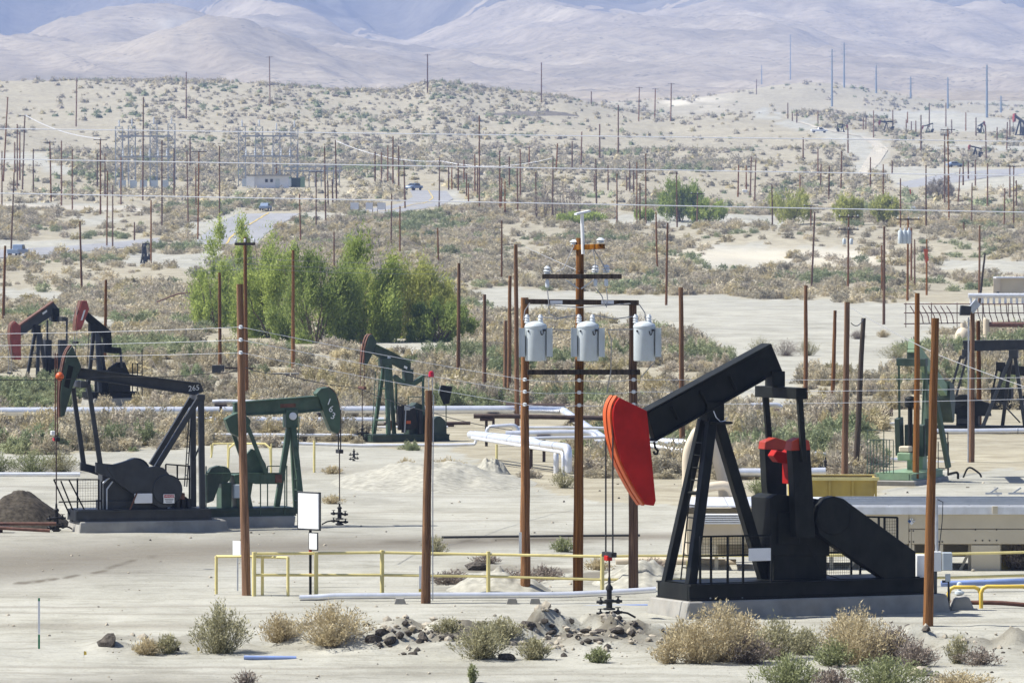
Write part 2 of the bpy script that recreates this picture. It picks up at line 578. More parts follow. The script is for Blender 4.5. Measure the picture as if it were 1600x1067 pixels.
def ground_mesh(name, rows, cols, mat, kind='structure'):
    D, P = np.meshgrid(rows, cols, indexing='ij')
    X = (P - 800) * D / FOC
    Z = H(X, D)
    nr, nc = D.shape
    me = bpy.data.meshes.new(name)
    me.vertices.add(nr * nc)
    co = np.stack([X, D, Z], -1).reshape(-1)
    me.vertices.foreach_set("co", co.astype(np.float32))
    i = np.arange(nr - 1)[:, None] * nc + np.arange(nc - 1)[None, :]
    q = np.stack([i, i + 1, i + nc + 1, i + nc], -1).reshape(-1)
    nq = (nr - 1) * (nc - 1)
    me.loops.add(nq * 4)
    me.loops.foreach_set("vertex_index", q.astype(np.int32))
    me.polygons.add(nq)
    me.polygons.foreach_set("loop_start", np.arange(0, nq * 4, 4, dtype=np.int32))
    me.polygons.foreach_set("loop_total", np.full(nq, 4, dtype=np.int32))
    me.polygons.foreach_set("use_smooth", np.ones(nq, bool))
    me.update()
    px = 800 + FOC * X / D
    py = HOR + FOC * (EYE - Z) / D
    b = bare_mask(X, D, Z)
    # compacted grey track across the pads
    ty = np.interp(px, [-2000, 0, 200, 420, 700, 960, 1100, 3000], [905, 882, 868, 856, 848, 838, 838, 836])
    tw = np.interp(px, [-2000, 0, 300, 600, 960, 1200, 3000], [40, 34, 22, 13, 7, 4, 4])
    g = np.exp(-((py - ty) / tw) ** 2)
    g = np.maximum(g, 0.8 * np.exp(-((py - 1075 + (px - 200) * 0.02) / 16) ** 2) * sstep(700, 100, px))
    g = np.maximum(g, 0.55 * np.exp(-((py - 978) / 5) ** 2) * sstep(600, 250, px))
    g = np.maximum(g, 0.5 * np.exp(-((py - 735) / 9) ** 2) * sstep(620, 520, px))
    crust = np.interp(px, [20, 60, 160, 175, 215, 245, 262], [912, 908, 893, 885, 874, 868, 866])
    g = np.maximum(g, 1.3 * np.exp(-((py - crust) / 1.6) ** 2) * ((px > 25) & (px < 262)) * (vnoise(px / 14, py * 0, 5) > .35))
    for ly, lw, la, x0, x1 in ((948, 1.6, .55, -900, 560), (957, 1.2, .5, -900, 480), (1003, 1.4, .4, -900, 140), (1043, 2.0, .55, -900, 900), (1052, 1.6, .5, -900, 1060), (972, 1.6, .4, 560, 1700), (846, 3.0, 1.0, 560, 985), (839, 2.0, .8, 640, 1000), (866, 3.0, .7, -900, 420), (893, 4, .7, -900, 300), (760, 1.4, .5, -900, 300), (776, 1.2, .45, 540, 900), (800, 1.3, .5, 500, 1000), (812, 1.2, .45, 560, 1000)):
        w_ = ly + 3.5 * (fbm(px / 160.0, px * 0 + ly, 3, 7) - .5) * 2
        g = np.maximum(g, la * np.exp(-((py - w_) / lw) ** 2) * sstep(x0, x0 + 80, px) * sstep(x1, x1 - 80, px))
    dug = np.exp(-((D - 128.3) / 2.0) ** 2) * np.interp(px, [-800, 130, 170, 300, 420, 470, 560, 700, 860, 1000, 1090, 1300, 1420, 1700], [0, 0, .5, .4, .1, .6, 1, .9, 1, .9, .3, .3, .6, .7])
    dug = dug * sstep(.40, .58, fbm(X / .7, D / .9, 5, 151))
    dug = np.maximum(dug, .8 * np.exp(-((py - crust) / 1.8) ** 2) * ((px > 25) & (px < 262)) * (vnoise(px / 14, py * 0, 5) > .35))
    bank = np.exp(-((py - 846 + (px - 600) * .012) / 3.5) ** 2) * sstep(540, 640, px) * sstep(1010, 960, px)
    bank = np.maximum(bank, .9 * np.exp(-((py - 896) / 16) ** 2) * sstep(660, 740, px) * sstep(1080, 1000, px))
    dug = np.maximum(dug, bank * sstep(.42, .56, fbm(X / 1.1, D / 1.6, 5, 171)))
    c = np.exp(-((py - 402) / 14) ** 2) * sstep(1020, 1080, px) * sstep(1430, 1350, px)
    c = np.maximum(c, np.exp(-((px - 1070) / 60) ** 2 - ((py - 160) / 14) ** 2) * (D < 3900) * sstep(.35, .6, fbm(X / 14, D / 60, 4, 181)) * 1.3)
    c = np.maximum(c, 0.7 * np.exp(-((px - 225) / 75) ** 2 - ((py - 40) / 14) ** 2) * (D > 5900) * (D < 6700) * sstep(.35, .6, fbm(X / 40, D / 200, 4, 191)))
    for nm, arr in (("bare", b), ("packed", g), ("pale", c), ("dug", dug)):
        a = me.attributes.new(nm, 'FLOAT', 'POINT')
        a.data.foreach_set("value", arr.reshape(-1).astype(np.float32))
    me.materials.append(mat)
    o = bpy.data.objects.new(name, me)
    COL.objects.link(o)
    return tag(o, kind=kind)


def ground_material():
    m, nt, b = _new("dry_ground")
    geo = nt.nodes.new("ShaderNodeNewGeometry").outputs["Position"]

    def attr(n):
        a = nt.nodes.new("ShaderNodeAttribute")
        a.attribute_name = n
        return a.outputs["Fac"]
    big = _noise(nt, geo, 0.05, 4)
    mid = _noise(nt, geo, 0.5, 5, 0.6)
    fine = _noise(nt, geo, 5.0, 6, 0.7)
    scrub = _ramp(nt, mid, [(0.3, (0.24, 0.212, 0.155)), (0.5, (0.325, 0.297, 0.225)), (0.72, (0.42, 0.39, 0.305))])
    mot = _noise(nt, _scaled(nt, geo, (0.35, 0.16, 1)), 1.0, 6, 0.62)
    sand = _ramp(nt, mot, [(0.28, (0.285, 0.278, 0.238)), (0.5, (0.375, 0.368, 0.322)), (0.75, (0.455, 0.448, 0.40))])
    bigc = _ramp(nt, big, [(0.3, (0.88, 0.87, 0.86)), (0.7, (1.06, 1.04, 1.0))])
    f = _math(nt, 'ADD', attr("bare"), _math(nt, 'MULTIPLY', _math(nt, 'SUBTRACT', fine, 0.5), 0.5), True)
    c = _mix(nt, f, scrub, sand)
    streak = _noise(nt, _scaled(nt, geo, (0.45, 1.5, 1)), 1.0, 6, 0.72)
    pk = _math(nt, 'MULTIPLY', attr("packed"), _ramp(nt, streak, [(0.25, (0.35, 0.35, 0.35)), (0.55, (1, 1, 1))]))
    c = _mix(nt, pk, c, (0.19, 0.172, 0.14))
    c = _mix(nt, _math(nt, 'MULTIPLY', attr("dug"), 0.9), c, (0.13, 0.115, 0.09))
    # tyre tracks and drag marks on bare ground
    tr = _ramp(nt, streak, [(0.36, (0.74, 0.73, 0.71)), (0.52, (1, 1, 1))])
    c = _mix(nt, _math(nt, 'MULTIPLY', attr("bare"), 0.9), c, _mix(nt, 1.0, c, tr, 'MULTIPLY'))
    c = _mix(nt, _math(nt, 'MULTIPLY', attr("pale"), 0.85), c, (0.54, 0.50, 0.41))
    c = _mix(nt, 1.0, c, bigc, 'MULTIPLY')
    spk = _ramp(nt, _noise(nt, geo, 14.0, 3, 0.7), [(0.33, (0.45, 0.42, 0.38)), (0.42, (1, 1, 1))])
    c = _mix(nt, 0.7, c, _mix(nt, 1.0, c, spk, 'MULTIPLY'))
    nt.links.new(c, b.inputs["Base Color"])
    b.inputs["Roughness"].default_value = 0.95
    b.inputs["Specular IOR Level"].default_value = 0.1
    lump = _noise(nt, geo, 1.6, 5, 0.7)
    hgt = _math(nt, 'ADD', _math(nt, 'MULTIPLY', fine, 0.4), _math(nt, 'MULTIPLY', lump, 0.6))
    _bump(nt, b, hgt, 0.7, 0.10)
    return m


def hill_material(name, c1, c2, c3, spots):
    m, nt, b = _new(name)
    geo = nt.nodes.new("ShaderNodeNewGeometry").outputs["Position"]
    n1 = _noise(nt, geo, 0.004, 6, 0.6)
    n2 = _noise(nt, geo, 0.06, 5, 0.65)
    a = nt.nodes.new("ShaderNodeAttribute")
    a.attribute_name = "pale"
    c = _ramp(nt, n1, [(0.3, c1), (0.5, c2), (0.7, c3)])
    vo = nt.nodes.new("ShaderNodeTexVoronoi")
    vo.inputs["Scale"].default_value = 0.11
    nt.links.new(geo, vo.inputs["Vector"])
    n3 = _noise(nt, geo, 0.012, 4, 0.6)
    dot = _math(nt, 'ADD', vo.outputs["Distance"], _math(nt, 'MULTIPLY', n3, 0.9))
    dk = _mix(nt, 1.0, _ramp(nt, n2, [(0.36, (0.72, 0.70, 0.66)), (0.6, (1, 1, 1))]), _ramp(nt, dot, [(0.52, (0.42, 0.42, 0.38)), (0.66, (1, 1, 1))]), 'MULTIPLY')
    c = _mix(nt, spots, c, _mix(nt, 1.0, c, dk, 'MULTIPLY'))
    c = _mix(nt, a.outputs["Fac"], c, (0.46, 0.42, 0.33))
    nt.links.new(c, b.inputs["Base Color"])
    b.inputs["Roughness"].default_value = 1.0
    b.inputs["Specular IOR Level"].default_value = 0.05
    _bump(nt, b, n2, 0.5, 3.0)
    return m


rows_near = np.concatenate([np.arange(60, 116, 1.5), np.arange(116, 142, 0.2), np.geomspace(142, 330, 190), np.geomspace(331, 2600, 190), np.geomspace(2610, 3900, 50)])
cols = np.arange(-1500, 3101, 11.0)
ground = ground_mesh("ground", rows_near, cols, ground_material())
hills = ground_mesh("hills", np.geomspace(3860, 7600, 110), np.arange(-1500, 3101, 12.0), hill_material("hill_grassland", (0.215, 0.18, 0.12), (0.30, 0.25, 0.175), (0.40, 0.34, 0.24), 0.95))
mountains = ground_mesh("mountains", np.geomspace(7500, 21000, 130), np.arange(-1500, 3101, 12.0), hill_material("mountain_slope", (0.08, 0.075, 0.062), (0.14, 0.125, 0.10), (0.23, 0.205, 0.16), 0.85))

# ------------------------------------------------------------------ haze: one closed box of thin air round everything
hz = MB().box((0, 10000, 1130), (42000, 24800, 2400)).build("haze", None)
tag(hz, "thin pale air that veils the far hills", "haze", kind="stuff")
hm = bpy.data.materials.new("haze_air")
hm.use_nodes = True
hn = hm.node_tree
hn.nodes.clear()
ho = hn.nodes.new("ShaderNodeOutputMaterial")
hv = hn.nodes.new("ShaderNodeVolumePrincipled")
hv.inputs["Color"].default_value = (0.42, 0.57, 1.0, 1)
hv.inputs["Density"].default_value = 0.00009
hv.inputs["Anisotropy"].default_value = 0.0
hn.links.new(hv.outputs[0], ho.inputs["Volume"])
hz.data.materials.append(hm)
hz.display_type = 'WIRE'


# ------------------------------------------------------------------ asphalt and dirt roads, draped on the ground
def road_strip(name, left, right, mat, lift=0.06, sub=10, label=None, line=None):
    """left/right: photo pixels of the two edges, far to near"""
    def dense(pts):
        out = []
        for (a, b) in zip(pts[:-1], pts[1:]):
            for k in range(sub):
                t = k / sub
                out.append((a[0] + (b[0] - a[0]) * t, a[1] + (b[1] - a[1]) * t))
        out.append(pts[-1])
        return out
    L, R = dense(left), dense(right)
    mb = MB()
    n = 7
    vs, fs = [], []
    for l, r in zip(L, R):
        A, B = gp(*l), gp(*r)
        for k in range(n):
            p = A.lerp(B, k / (n - 1))
            vs.append((p.x, p.y, gz(p.x, p.y) + lift))
    for i in range(len(L) - 1):
        for k in range(n - 1):
            fs.append((i * n + k, i * n + k + 1, (i + 1) * n + k + 1, (i + 1) * n + k))
    mb.add(vs, fs)
    o = tag(mb.build(name, mat), kind='structure')
    if line:
        m2 = MB()
        vs, fs = [], []
        for l, r in zip(L, R):
            A, B = gp(*l), gp(*r)
            for t in (0.485, 0.515):
                p = A.lerp(B, t)
                vs.append((p.x, p.y, gz(p.x, p.y) + lift + 0.05))
        for i in range(len(L) - 1):
            fs.append((2 * i, 2 * i + 1, 2 * i + 3, 2 * i + 2))
        m2.add(vs, fs)
        m2.build("centre_line", line, o)
    return o


M['asphalt'] = paint("sun_bleached_asphalt", (0.25, 0.25, 0.255), 0.85, wear=0.12, dust=0.25, scale=0.2)
M['roadyellow'] = paint("road_marking_yellow", (0.52, 0.38, 0.10), 0.7, wear=0.2, scale=0.3)
M['dirtroad'] = paint("graded_dirt", (0.40, 0.365, 0.30), 0.95, wear=0.12, scale=0.2, spec=0.1)
road_strip("road", [(372, 334), (350, 345), (318, 366), (305, 380)], [(468, 334), (440, 350), (415, 366), (400, 384)], M['asphalt'], line=M['roadyellow'])
road_strip("road", [(640, 297), (645, 308), (628, 318), (560, 330)], [(698, 299), (708, 311), (690, 322), (610, 334)], M['asphalt'], line=M['roadyellow'])
road_strip("road", [(250, 372), (180, 379), (90, 386), (-60, 394)], [(250, 380), (180, 389), (90, 397), (-60, 408)], M['asphalt'])
road_strip("road", [(1620, 262), (1540, 266), (1470, 273), (1400, 287)], [(1620, 272), (1550, 277), (1490, 286), (1420, 294)], M['asphalt'])
road_strip("dirt_track", [(1205, 178), (1240, 188), (1290, 202), (1345, 214), (1366, 230), (1352, 252), (1338, 275)], [(1214, 180), (1256, 194), (1306, 208), (1368, 217), (1388, 234), (1374, 256), (1352, 277)], M['dirtroad'], 0.12)
road_strip("dirt_track", [(-60, 317), (120, 322), (240, 327)], [(-60, 325), (120, 328), (240, 332)], M['dirtroad'])


# ------------------------------------------------------------------ brush: twig-and-leaf bushes
def bush_mesh_arrays(n, rng, w=1.0, h=0.7, blade=0.10, spread=1.0, upright=0.5):
    """n thin triangles spread through a dome of unit width; returns (n,3,3)"""
    u = rng.random(n)
    th = rng.random(n) * 2 * np.pi
    cz = rng.random(n) ** 0.7
    rr = (0.35 + 0.65 * u ** 0.5)
    # lumpy dome
    lump = 0.75 + 0.35 * np.sin(th * 3 + rng.random() * 6) * np.cos(cz * 4 + rng.random() * 6)
    ring = np.sqrt(np.maximum(0, 1 - (cz * 0.95) ** 2))
    x = 0.5 * w * rr * ring * np.cos(th) * lump * spread
    y = 0.5 * w * rr * ring * np.sin(th) * lump * spread
    z = h * cz * (0.55 + 0.45 * rr) * (0.85 + 0.3 * rng.random(n)) * lump
    dirv = np.stack([x, y, np.full(n, upright * h) + z * 0.3], -1) + rng.normal(0, 0.22, (n, 3)) * w
    dirv /= np.linalg.norm(dirv, axis=1, keepdims=True) + 1e-9
    side = np.cross(dirv, rng.normal(0, 1, (n, 3)))
    side /= np.linalg.norm(side, axis=1, keepdims=True) + 1e-9
    ln = blade * (0.7 + 0.9 * rng.random(n))[:, None]
    wd = ln * (0.28 + 0.3 * rng.random(n))[:, None]
    c = np.stack([x, y, z], -1)
    t = np.stack([c - dirv * ln * 0.5 - side * wd * 0.5, c - dirv * ln * 0.5 + side * wd * 0.5, c + dirv * ln * 0.7], 1)
    t[:, :, 2] = np.maximum(t[:, :, 2], -0.03)
    return t


def tri_mesh(name, tris, mat, colors=None):
    """tris (N,3,3) -> one mesh; colors (N,3) per triangle"""
    n = len(tris)
    me = bpy.data.meshes.new(name)
    me.vertices.add(n * 3)
    me.vertices.foreach_set("co", np.ascontiguousarray(tris, np.float32).reshape(-1))
    me.loops.add(n * 3)
    me.loops.foreach_set("vertex_index", np.arange(n * 3, dtype=np.int32))
    me.polygons.add(n)
    me.polygons.foreach_set("loop_start", np.arange(0, n * 3, 3, dtype=np.int32))
    me.polygons.foreach_set("loop_total", np.full(n, 3, dtype=np.int32))
    me.update()
    if colors is not None:
        a = me.attributes.new("tint", 'FLOAT_COLOR', 'POINT')
        c = np.repeat(np.concatenate([colors, np.ones((n, 1))], 1), 3, axis=0)
        a.data.foreach_set("color", c.astype(np.float32).reshape(-1))
    me.materials.append(mat)
    return me


def leaf_material(name, use_obj, trans=0.25, rough=0.8, spec=0.15):
    m, nt, b = _new(name)
    a = nt.nodes.new("ShaderNodeAttribute")
    a.attribute_name = "tint"
    c = a.outputs["Color"]
    if use_obj:
        oi = nt.nodes.new("ShaderNodeObjectInfo")
        c = _mix(nt, 1.0, c, oi.outputs["Color"], 'MULTIPLY')
    nt.links.new(c, b.inputs["Base Color"])
    b.inputs["Roughness"].default_value = rough
    b.inputs["Specular IOR Level"].default_value = spec
    if trans:
        tl = nt.nodes.new("ShaderNodeBsdfTranslucent")
        nt.links.new(c, tl.inputs[0])
        ms = nt.nodes.new("ShaderNodeMixShader")
        ms.inputs[0].default_value = trans
        out = [n for n in nt.nodes if n.type == 'OUTPUT_MATERIAL'][0]
        nt.links.new(b.outputs[0], ms.inputs[1])
        nt.links.new(tl.outputs[0], ms.inputs[2])
        nt.links.new(ms.outputs[0], out.inputs[0])
    return m


M['scrub'] = leaf_material("scrub_leaf", False)
M['bush'] = leaf_material("bush_leaf", True)
M['leaf'] = leaf_material("tree_leaf", False, 0.5)
M['bark'] = paint("bark", (0.16, 0.12, 0.085), 0.9, wear=0.3, scale=6)

PAL_SAGE = np.array([(0.50, 0.445, 0.325), (0.44, 0.395, 0.29), (0.56, 0.495, 0.36), (0.36, 0.325, 0.245), (0.48, 0.425, 0.335)])
PAL_GREEN = np.array([(0.29, 0.32, 0.18), (0.34, 0.36, 0.21), (0.25, 0.285, 0.16)])
PAL_TAN = np.array([(0.50, 0.43, 0.26), (0.44, 0.385, 0.22), (0.54, 0.47, 0.30)])


def scrub_points():
    pts = []
    def band(d0, d1, n, r0, r1, dens):
        d = np.sqrt(RNG.random(n) * (d1 * d1 - d0 * d0) + d0 * d0)
        px = RNG.random(n) * 2500 - 450
        x = (px - 800) * d / FOC
        z = H(x, d)
        py = HOR + FOC * (EYE - z) / d
        keep = bare_mask(x, d, z) < 0.5
        cl = fbm(x / (6 + d * 0.012), d / (9 + d * 0.03), 3, 101)
        keep &= RNG.random(n) < dens * (0.16 + 0.84 * sstep(0.40, 0.58, cl))
        r = r0 + (r1 - r0) * RNG.random(n) ** 2.0
        return np.stack([x, d, z, r, px, py], -1)[keep]
    pts.append(band(212, 330, 12500, 0.28, 1.15, 0.80))
    pts.append(band(330, 620, 30000, 0.35, 1.35, 0.78))
    pts.append(band(620, 1150, 32000, 0.5, 1.8, 0.78))
    pts.append(band(1150, 1800, 26000, 0.7, 2.0, 0.75))
    pts.append(band(1800, 2700, 24000, 0.8, 2.2, 0.6))
    pts.append(band(2700, 3600, 9000, 1.0, 2.6, 0.5))
    return np.concatenate(pts)


SP = scrub_points()
# the thicket, the pump pads and the buildings keep clear of brush
def clear(px0, px1, py0, py1):
    global SP
    k = (SP[:, 4] > px0) & (SP[:, 4] < px1) & (SP[:, 5] > py0) & (SP[:, 5] < py1)
    SP = SP[~k]


for poly in ([(372, 330), (475, 330), (425, 366), (410, 390), (296, 386), (312, 364)], [(630, 292), (704, 294), (716, 312), (700, 326), (612, 340), (545, 334), (632, 312)], [(-100, 388), (120, 380), (256, 368), (256, 386), (120, 400), (-100, 414)], [(1380, 296), (1460, 268), (1700, 255), (1700, 278), (1500, 290), (1430, 300)], [(1340, 210), (1380, 214), (1404, 238), (1380, 272), (1340, 266)]):
    SP = SP[~in_poly(SP[:, 4], SP[:, 5], poly)]
for c in ((560, 720, 640, 700), (140, 225, 590, 635), (20, 110, 575, 600), (370, 510, 285, 300), (180, 290, 285, 300), (1370, 1700, 640, 760), (715, 900, 640, 745), (1420, 1700, 455, 520), (325, 715, 505, 545)):
    clear(*c)
# keep the cover a photo would show; greenness follows damp patches
gr = fbm(SP[:, 0] / 14, SP[:, 1] / 30, 3, 111)
near_green = sstep(600, 250, SP[:, 1])
kind = np.where(gr + 0.10 * near_green + RNG.normal(0, 0.05, len(SP)) > 0.66, 1, np.where(RNG.random(len(SP)) < 0.22, 2, 0))
app = SP[:, 3] * FOC / SP[:, 1]
vis = (SP[:, 4] > -10) & (SP[:, 4] < 1610)
order = np.argsort(-np.where(vis, app, 0))
N_IND = 240
ind_idx = order[:N_IND]
rest = np.ones(len(SP), bool)
rest[ind_idx] = False

# shared meshes of the individual bushes
BUSH = []
for k in range(8):
    rng = np.random.default_rng(200 + k)
    t = bush_mesh_arrays(1700, rng, 2.0, 1.15 - 0.06 * k, 0.115, upright=0.35 + 0.08 * (k % 4))
    zc = t[:, :, 2].mean(1)
    sh = 0.78 + 0.44 * rng.random(1700)
    BUSH.append(tri_mesh("sagebrush", t, M['bush'], np.stack([sh, sh, sh], -1)))
ZONES = [((-50, 330, 500, 720), "left of the tall pole beside the far-left pump jacks"), ((330, 560, 500, 720), "behind the middle green pump jack and the thicket"),
         ((560, 800, 500, 720), "between the thicket and the silver pipeline"), ((800, 1130, 480, 800), "round the silver pipe bend behind the transformers"),
         ((1130, 1420, 480, 800), "beyond the big red-headed pump jack"), ((1420, 1700, 480, 800), "on the right-hand side among the poles")]
for i in ind_idx:
    x, d, z, r, px, py = SP[i]
    o = bpy.data.objects.new("sagebrush", BUSH[i % 8])
    COL.objects.link(o)
    o.location = (x, d, gz(x, d) - 0.04)
    o.rotation_euler = (0, 0, RNG.random() * 6.28)
    o.scale = (r, r, r * (0.8 + 0.35 * RNG.random()))
    pal = (PAL_SAGE, PAL_GREEN, PAL_TAN)[kind[i]]
    c = pal[RNG.integers(len(pal))] * (0.9 + 0.25 * RNG.random())
    o.color = (*c, 1)
    zone = "in the scrub of the middle distance"
    for (a, b2, c0, c1), t in ZONES:
        if a <= px < b2 and c0 <= py < c1:
            zone = t
            break
    word = ("grey-brown sagebrush", "olive green bush", "straw-coloured dry bush")[kind[i]]
    tag(o, f"{word} {zone}", "bush", f"{word} {zone}")

def dome(rng, seg, rings):
    """lumpy bush dome of about unit radius"""
    P = []
    for j in range(rings):
        a = j / rings * math.pi / 2
        for i in range(seg):
            th = 2 * math.pi * (i + .5 * (j % 2)) / seg
            k = .78 * (1 + .28 * (rng.random() - .5) * 2)
            P.append((k * math.cos(a) * math.cos(th), k * math.cos(a) * math.sin(th), (.85 * k * math.sin(a) if j else -.06)))
    P.append((.1 * (rng.random() - .5), .1 * (rng.random() - .5), .55 + .3 * rng.random()))
    P = np.array(P)
    T = []
    for j in range(rings - 1):
        for i in range(seg):
            a, b = j * seg + i, j * seg + (i + 1) % seg
            c, d = a + seg, b + seg
            T += [(a, b, c), (b, d, c)]
    for i in range(seg):
        T.append(((rings - 1) * seg + i, (rings - 1) * seg + (i + 1) % seg, rings * seg))
    return P[np.array(T)]


_dr = np.random.default_rng(77)
DOMES = [dome(_dr, 7, 3) for _ in range(12)] + [dome(_dr, 5, 2) for _ in range(12)]
# three grades of bush shape by how large they show; the shapes are those of the single bushes above and of a few farther ones
def shaped(name, tris, mat, rng):
    sh = 0.75 + 0.5 * rng.random(len(tris))
    return tri_mesh(name, tris, mat, np.stack([sh, sh, sh], -1))


MIDB, FARB = [], []
for k in range(6):
    rng = np.random.default_rng(500 + k)
    MIDB.append(shaped("sagebrush", bush_mesh_arrays(420, rng, 2.0, 1.05 - .06 * k, 0.16, upright=.3 + .1 * (k % 3)), M['bush'], rng))
    rng = np.random.default_rng(600 + k)
    FARB.append(shaped("sagebrush", np.concatenate([dome(rng, 7, 3) * .82, bush_mesh_arrays(90, rng, 2.0, 1.0, 0.2)]), M['bush'], rng))
SRC = []
for o in COL.objects:
    if o.name.startswith("sagebrush") and o.data in BUSH and o.data not in [q.data for q in SRC]:
        SRC.append(o)
ri = np.nonzero(rest & vis)[0]
for meshes, d0, d1, zone in ((MIDB, 420, 620, "on the scrub plain beyond the pump jacks"), (FARB, 1150, 1800, "on the far plain below the hills")):
    cand = ri[(SP[ri, 1] > d0) & (SP[ri, 1] < d1)]
    for k, me in enumerate(meshes):
        i = cand[(k * 97) % len(cand)]
        rest[i] = False
        x, d, z, r, px, py = SP[i]
        o = bpy.data.objects.new("sagebrush", me)
        COL.objects.link(o)
        o.location = (x, d, gz(x, d) - .04)
        o.scale = (r, r, r)
        o.color = (*(PAL_SAGE[k % 5]), 1)
        tag(o, "grey-brown sagebrush " + zone, "bush", "grey-brown sagebrush " + zone)
        SRC.append(o)
R_ = SP[rest]
KR = kind[rest]
nb = len(R_)
pm = bpy.data.meshes.new("desert_scrub")
pm.vertices.add(nb)
pm.vertices.foreach_set("co", (R_[:, :3] - np.array([0, 0, .05])).astype(np.float32).reshape(-1))
grade = np.where(R_[:, 1] < 400, 0, np.where(R_[:, 1] < 1150, 1, 2))
n0 = len([q for q in SRC if q.data in BUSH])
var = np.where(grade == 0, RNG.integers(n0, size=nb), np.where(grade == 1, n0 + RNG.integers(6, size=nb), n0 + 6 + RNG.integers(6, size=nb)))
colr = np.zeros((nb, 4))
colr[:, 3] = 1
for kk, pal in enumerate((PAL_SAGE, PAL_GREEN, PAL_TAN)):
    m_ = KR == kk
    colr[m_, :3] = pal[RNG.integers(len(pal), size=m_.sum())] * (0.82 + 0.36 * RNG.random((m_.sum(), 1)))
colr[R_[:, 1] > 1300, :3] *= .85
rotv = np.zeros((nb, 3))
rotv[:, 2] = RNG.random(nb) * 6.28
sclv = R_[:, 3:4] * np.stack([np.ones(nb), .8 + .4 * RNG.random(nb), .7 + .5 * RNG.random(nb)], -1)
for nm, ty, key, arr in (("icol", 'FLOAT_COLOR', "color", colr), ("rot", 'FLOAT_VECTOR', "vector", rotv), ("scl", 'FLOAT_VECTOR', "vector", sclv)):
    a = pm.attributes.new(nm, ty, 'POINT')
    a.data.foreach_set(key, arr.astype(np.float32).reshape(-1))
a = pm.attributes.new("var", 'INT', 'POINT')
a.data.foreach_set("value", var.astype(np.int32))
brush = bpy.data.objects.new("desert_scrub", pm)
COL.objects.link(brush)
tag(brush, "low grey-brown sagebrush covering the plain and hillsides", "scrub", kind="stuff")
# material of the massed brush: leaf tone times the bush's own colour
mm, nt, b = _new("massed_scrub_leaf")
a1 = nt.nodes.new("ShaderNodeAttribute")
a1.attribute_name = "tint"
a2 = nt.nodes.new("ShaderNodeAttribute")
a2.attribute_type = 'INSTANCER'
a2.attribute_name = "icol"
cc = _mix(nt, 1.0, a1.outputs["Color"], a2.outputs["Color"], 'MULTIPLY')
nt.links.new(cc, b.inputs["Base Color"])
b.inputs["Roughness"].default_value = .85
b.inputs["Specular IOR Level"].default_value = .1
tl_ = nt.nodes.new("ShaderNodeBsdfTranslucent")
nt.links.new(cc, tl_.inputs[0])
ms = nt.nodes.new("ShaderNodeMixShader")
ms.inputs[0].default_value = .25
nt.links.new(b.outputs[0], ms.inputs[1])
nt.links.new(tl_.outputs[0], ms.inputs[2])
nt.links.new(ms.outputs[0], [n for n in nt.nodes if n.type == 'OUTPUT_MATERIAL'][0].inputs[0])
ng = bpy.data.node_groups.new("scrub_scatter", 'GeometryNodeTree')
ng.interface.new_socket("Geometry", in_out='INPUT', socket_type='NodeSocketGeometry')
ng.interface.new_socket("Geometry", in_out='OUTPUT', socket_type='NodeSocketGeometry')
gi = ng.nodes.new("NodeGroupInput")
go = ng.nodes.new("NodeGroupOutput")
jn = ng.nodes.new("GeometryNodeJoinGeometry")
for o in reversed(SRC):
    oi = ng.nodes.new("GeometryNodeObjectInfo")
    oi.transform_space = 'ORIGINAL'
    oi.inputs["Object"].default_value = o
    sm = ng.nodes.new("GeometryNodeSetMaterial")
    sm.inputs["Material"].default_value = mm
    ng.links.new(oi.outputs["Geometry"], sm.inputs["Geometry"])
    g2 = ng.nodes.new("GeometryNodeGeometryToInstance")
    ng.links.new(sm.outputs[0], g2.inputs[0])
    ng.links.new(g2.outputs[0], jn.inputs[0])
ip = ng.nodes.new("GeometryNodeInstanceOnPoints")
ip.inputs["Pick Instance"].default_value = True


def named(nm, ty):
    n = ng.nodes.new("GeometryNodeInputNamedAttribute")
    n.data_type = ty
    n.inputs["Name"].default_value = nm
    return n.outputs["Attribute"]


ng.links.new(gi.outputs[0], ip.inputs["Points"])
ng.links.new(jn.outputs[0], ip.inputs["Instance"])
ng.links.new(named("var", 'INT'), ip.inputs["Instance Index"])
ng.links.new(named("rot", 'FLOAT_VECTOR'), ip.inputs["Rotation"])
ng.links.new(named("scl", 'FLOAT_VECTOR'), ip.inputs["Scale"])
ng.links.new(ip.outputs[0], go.inputs[0])
md = brush.modifiers.new("scatter", 'NODES')
md.node_group = ng
print("TRIS", nb, len(SRC), n0)


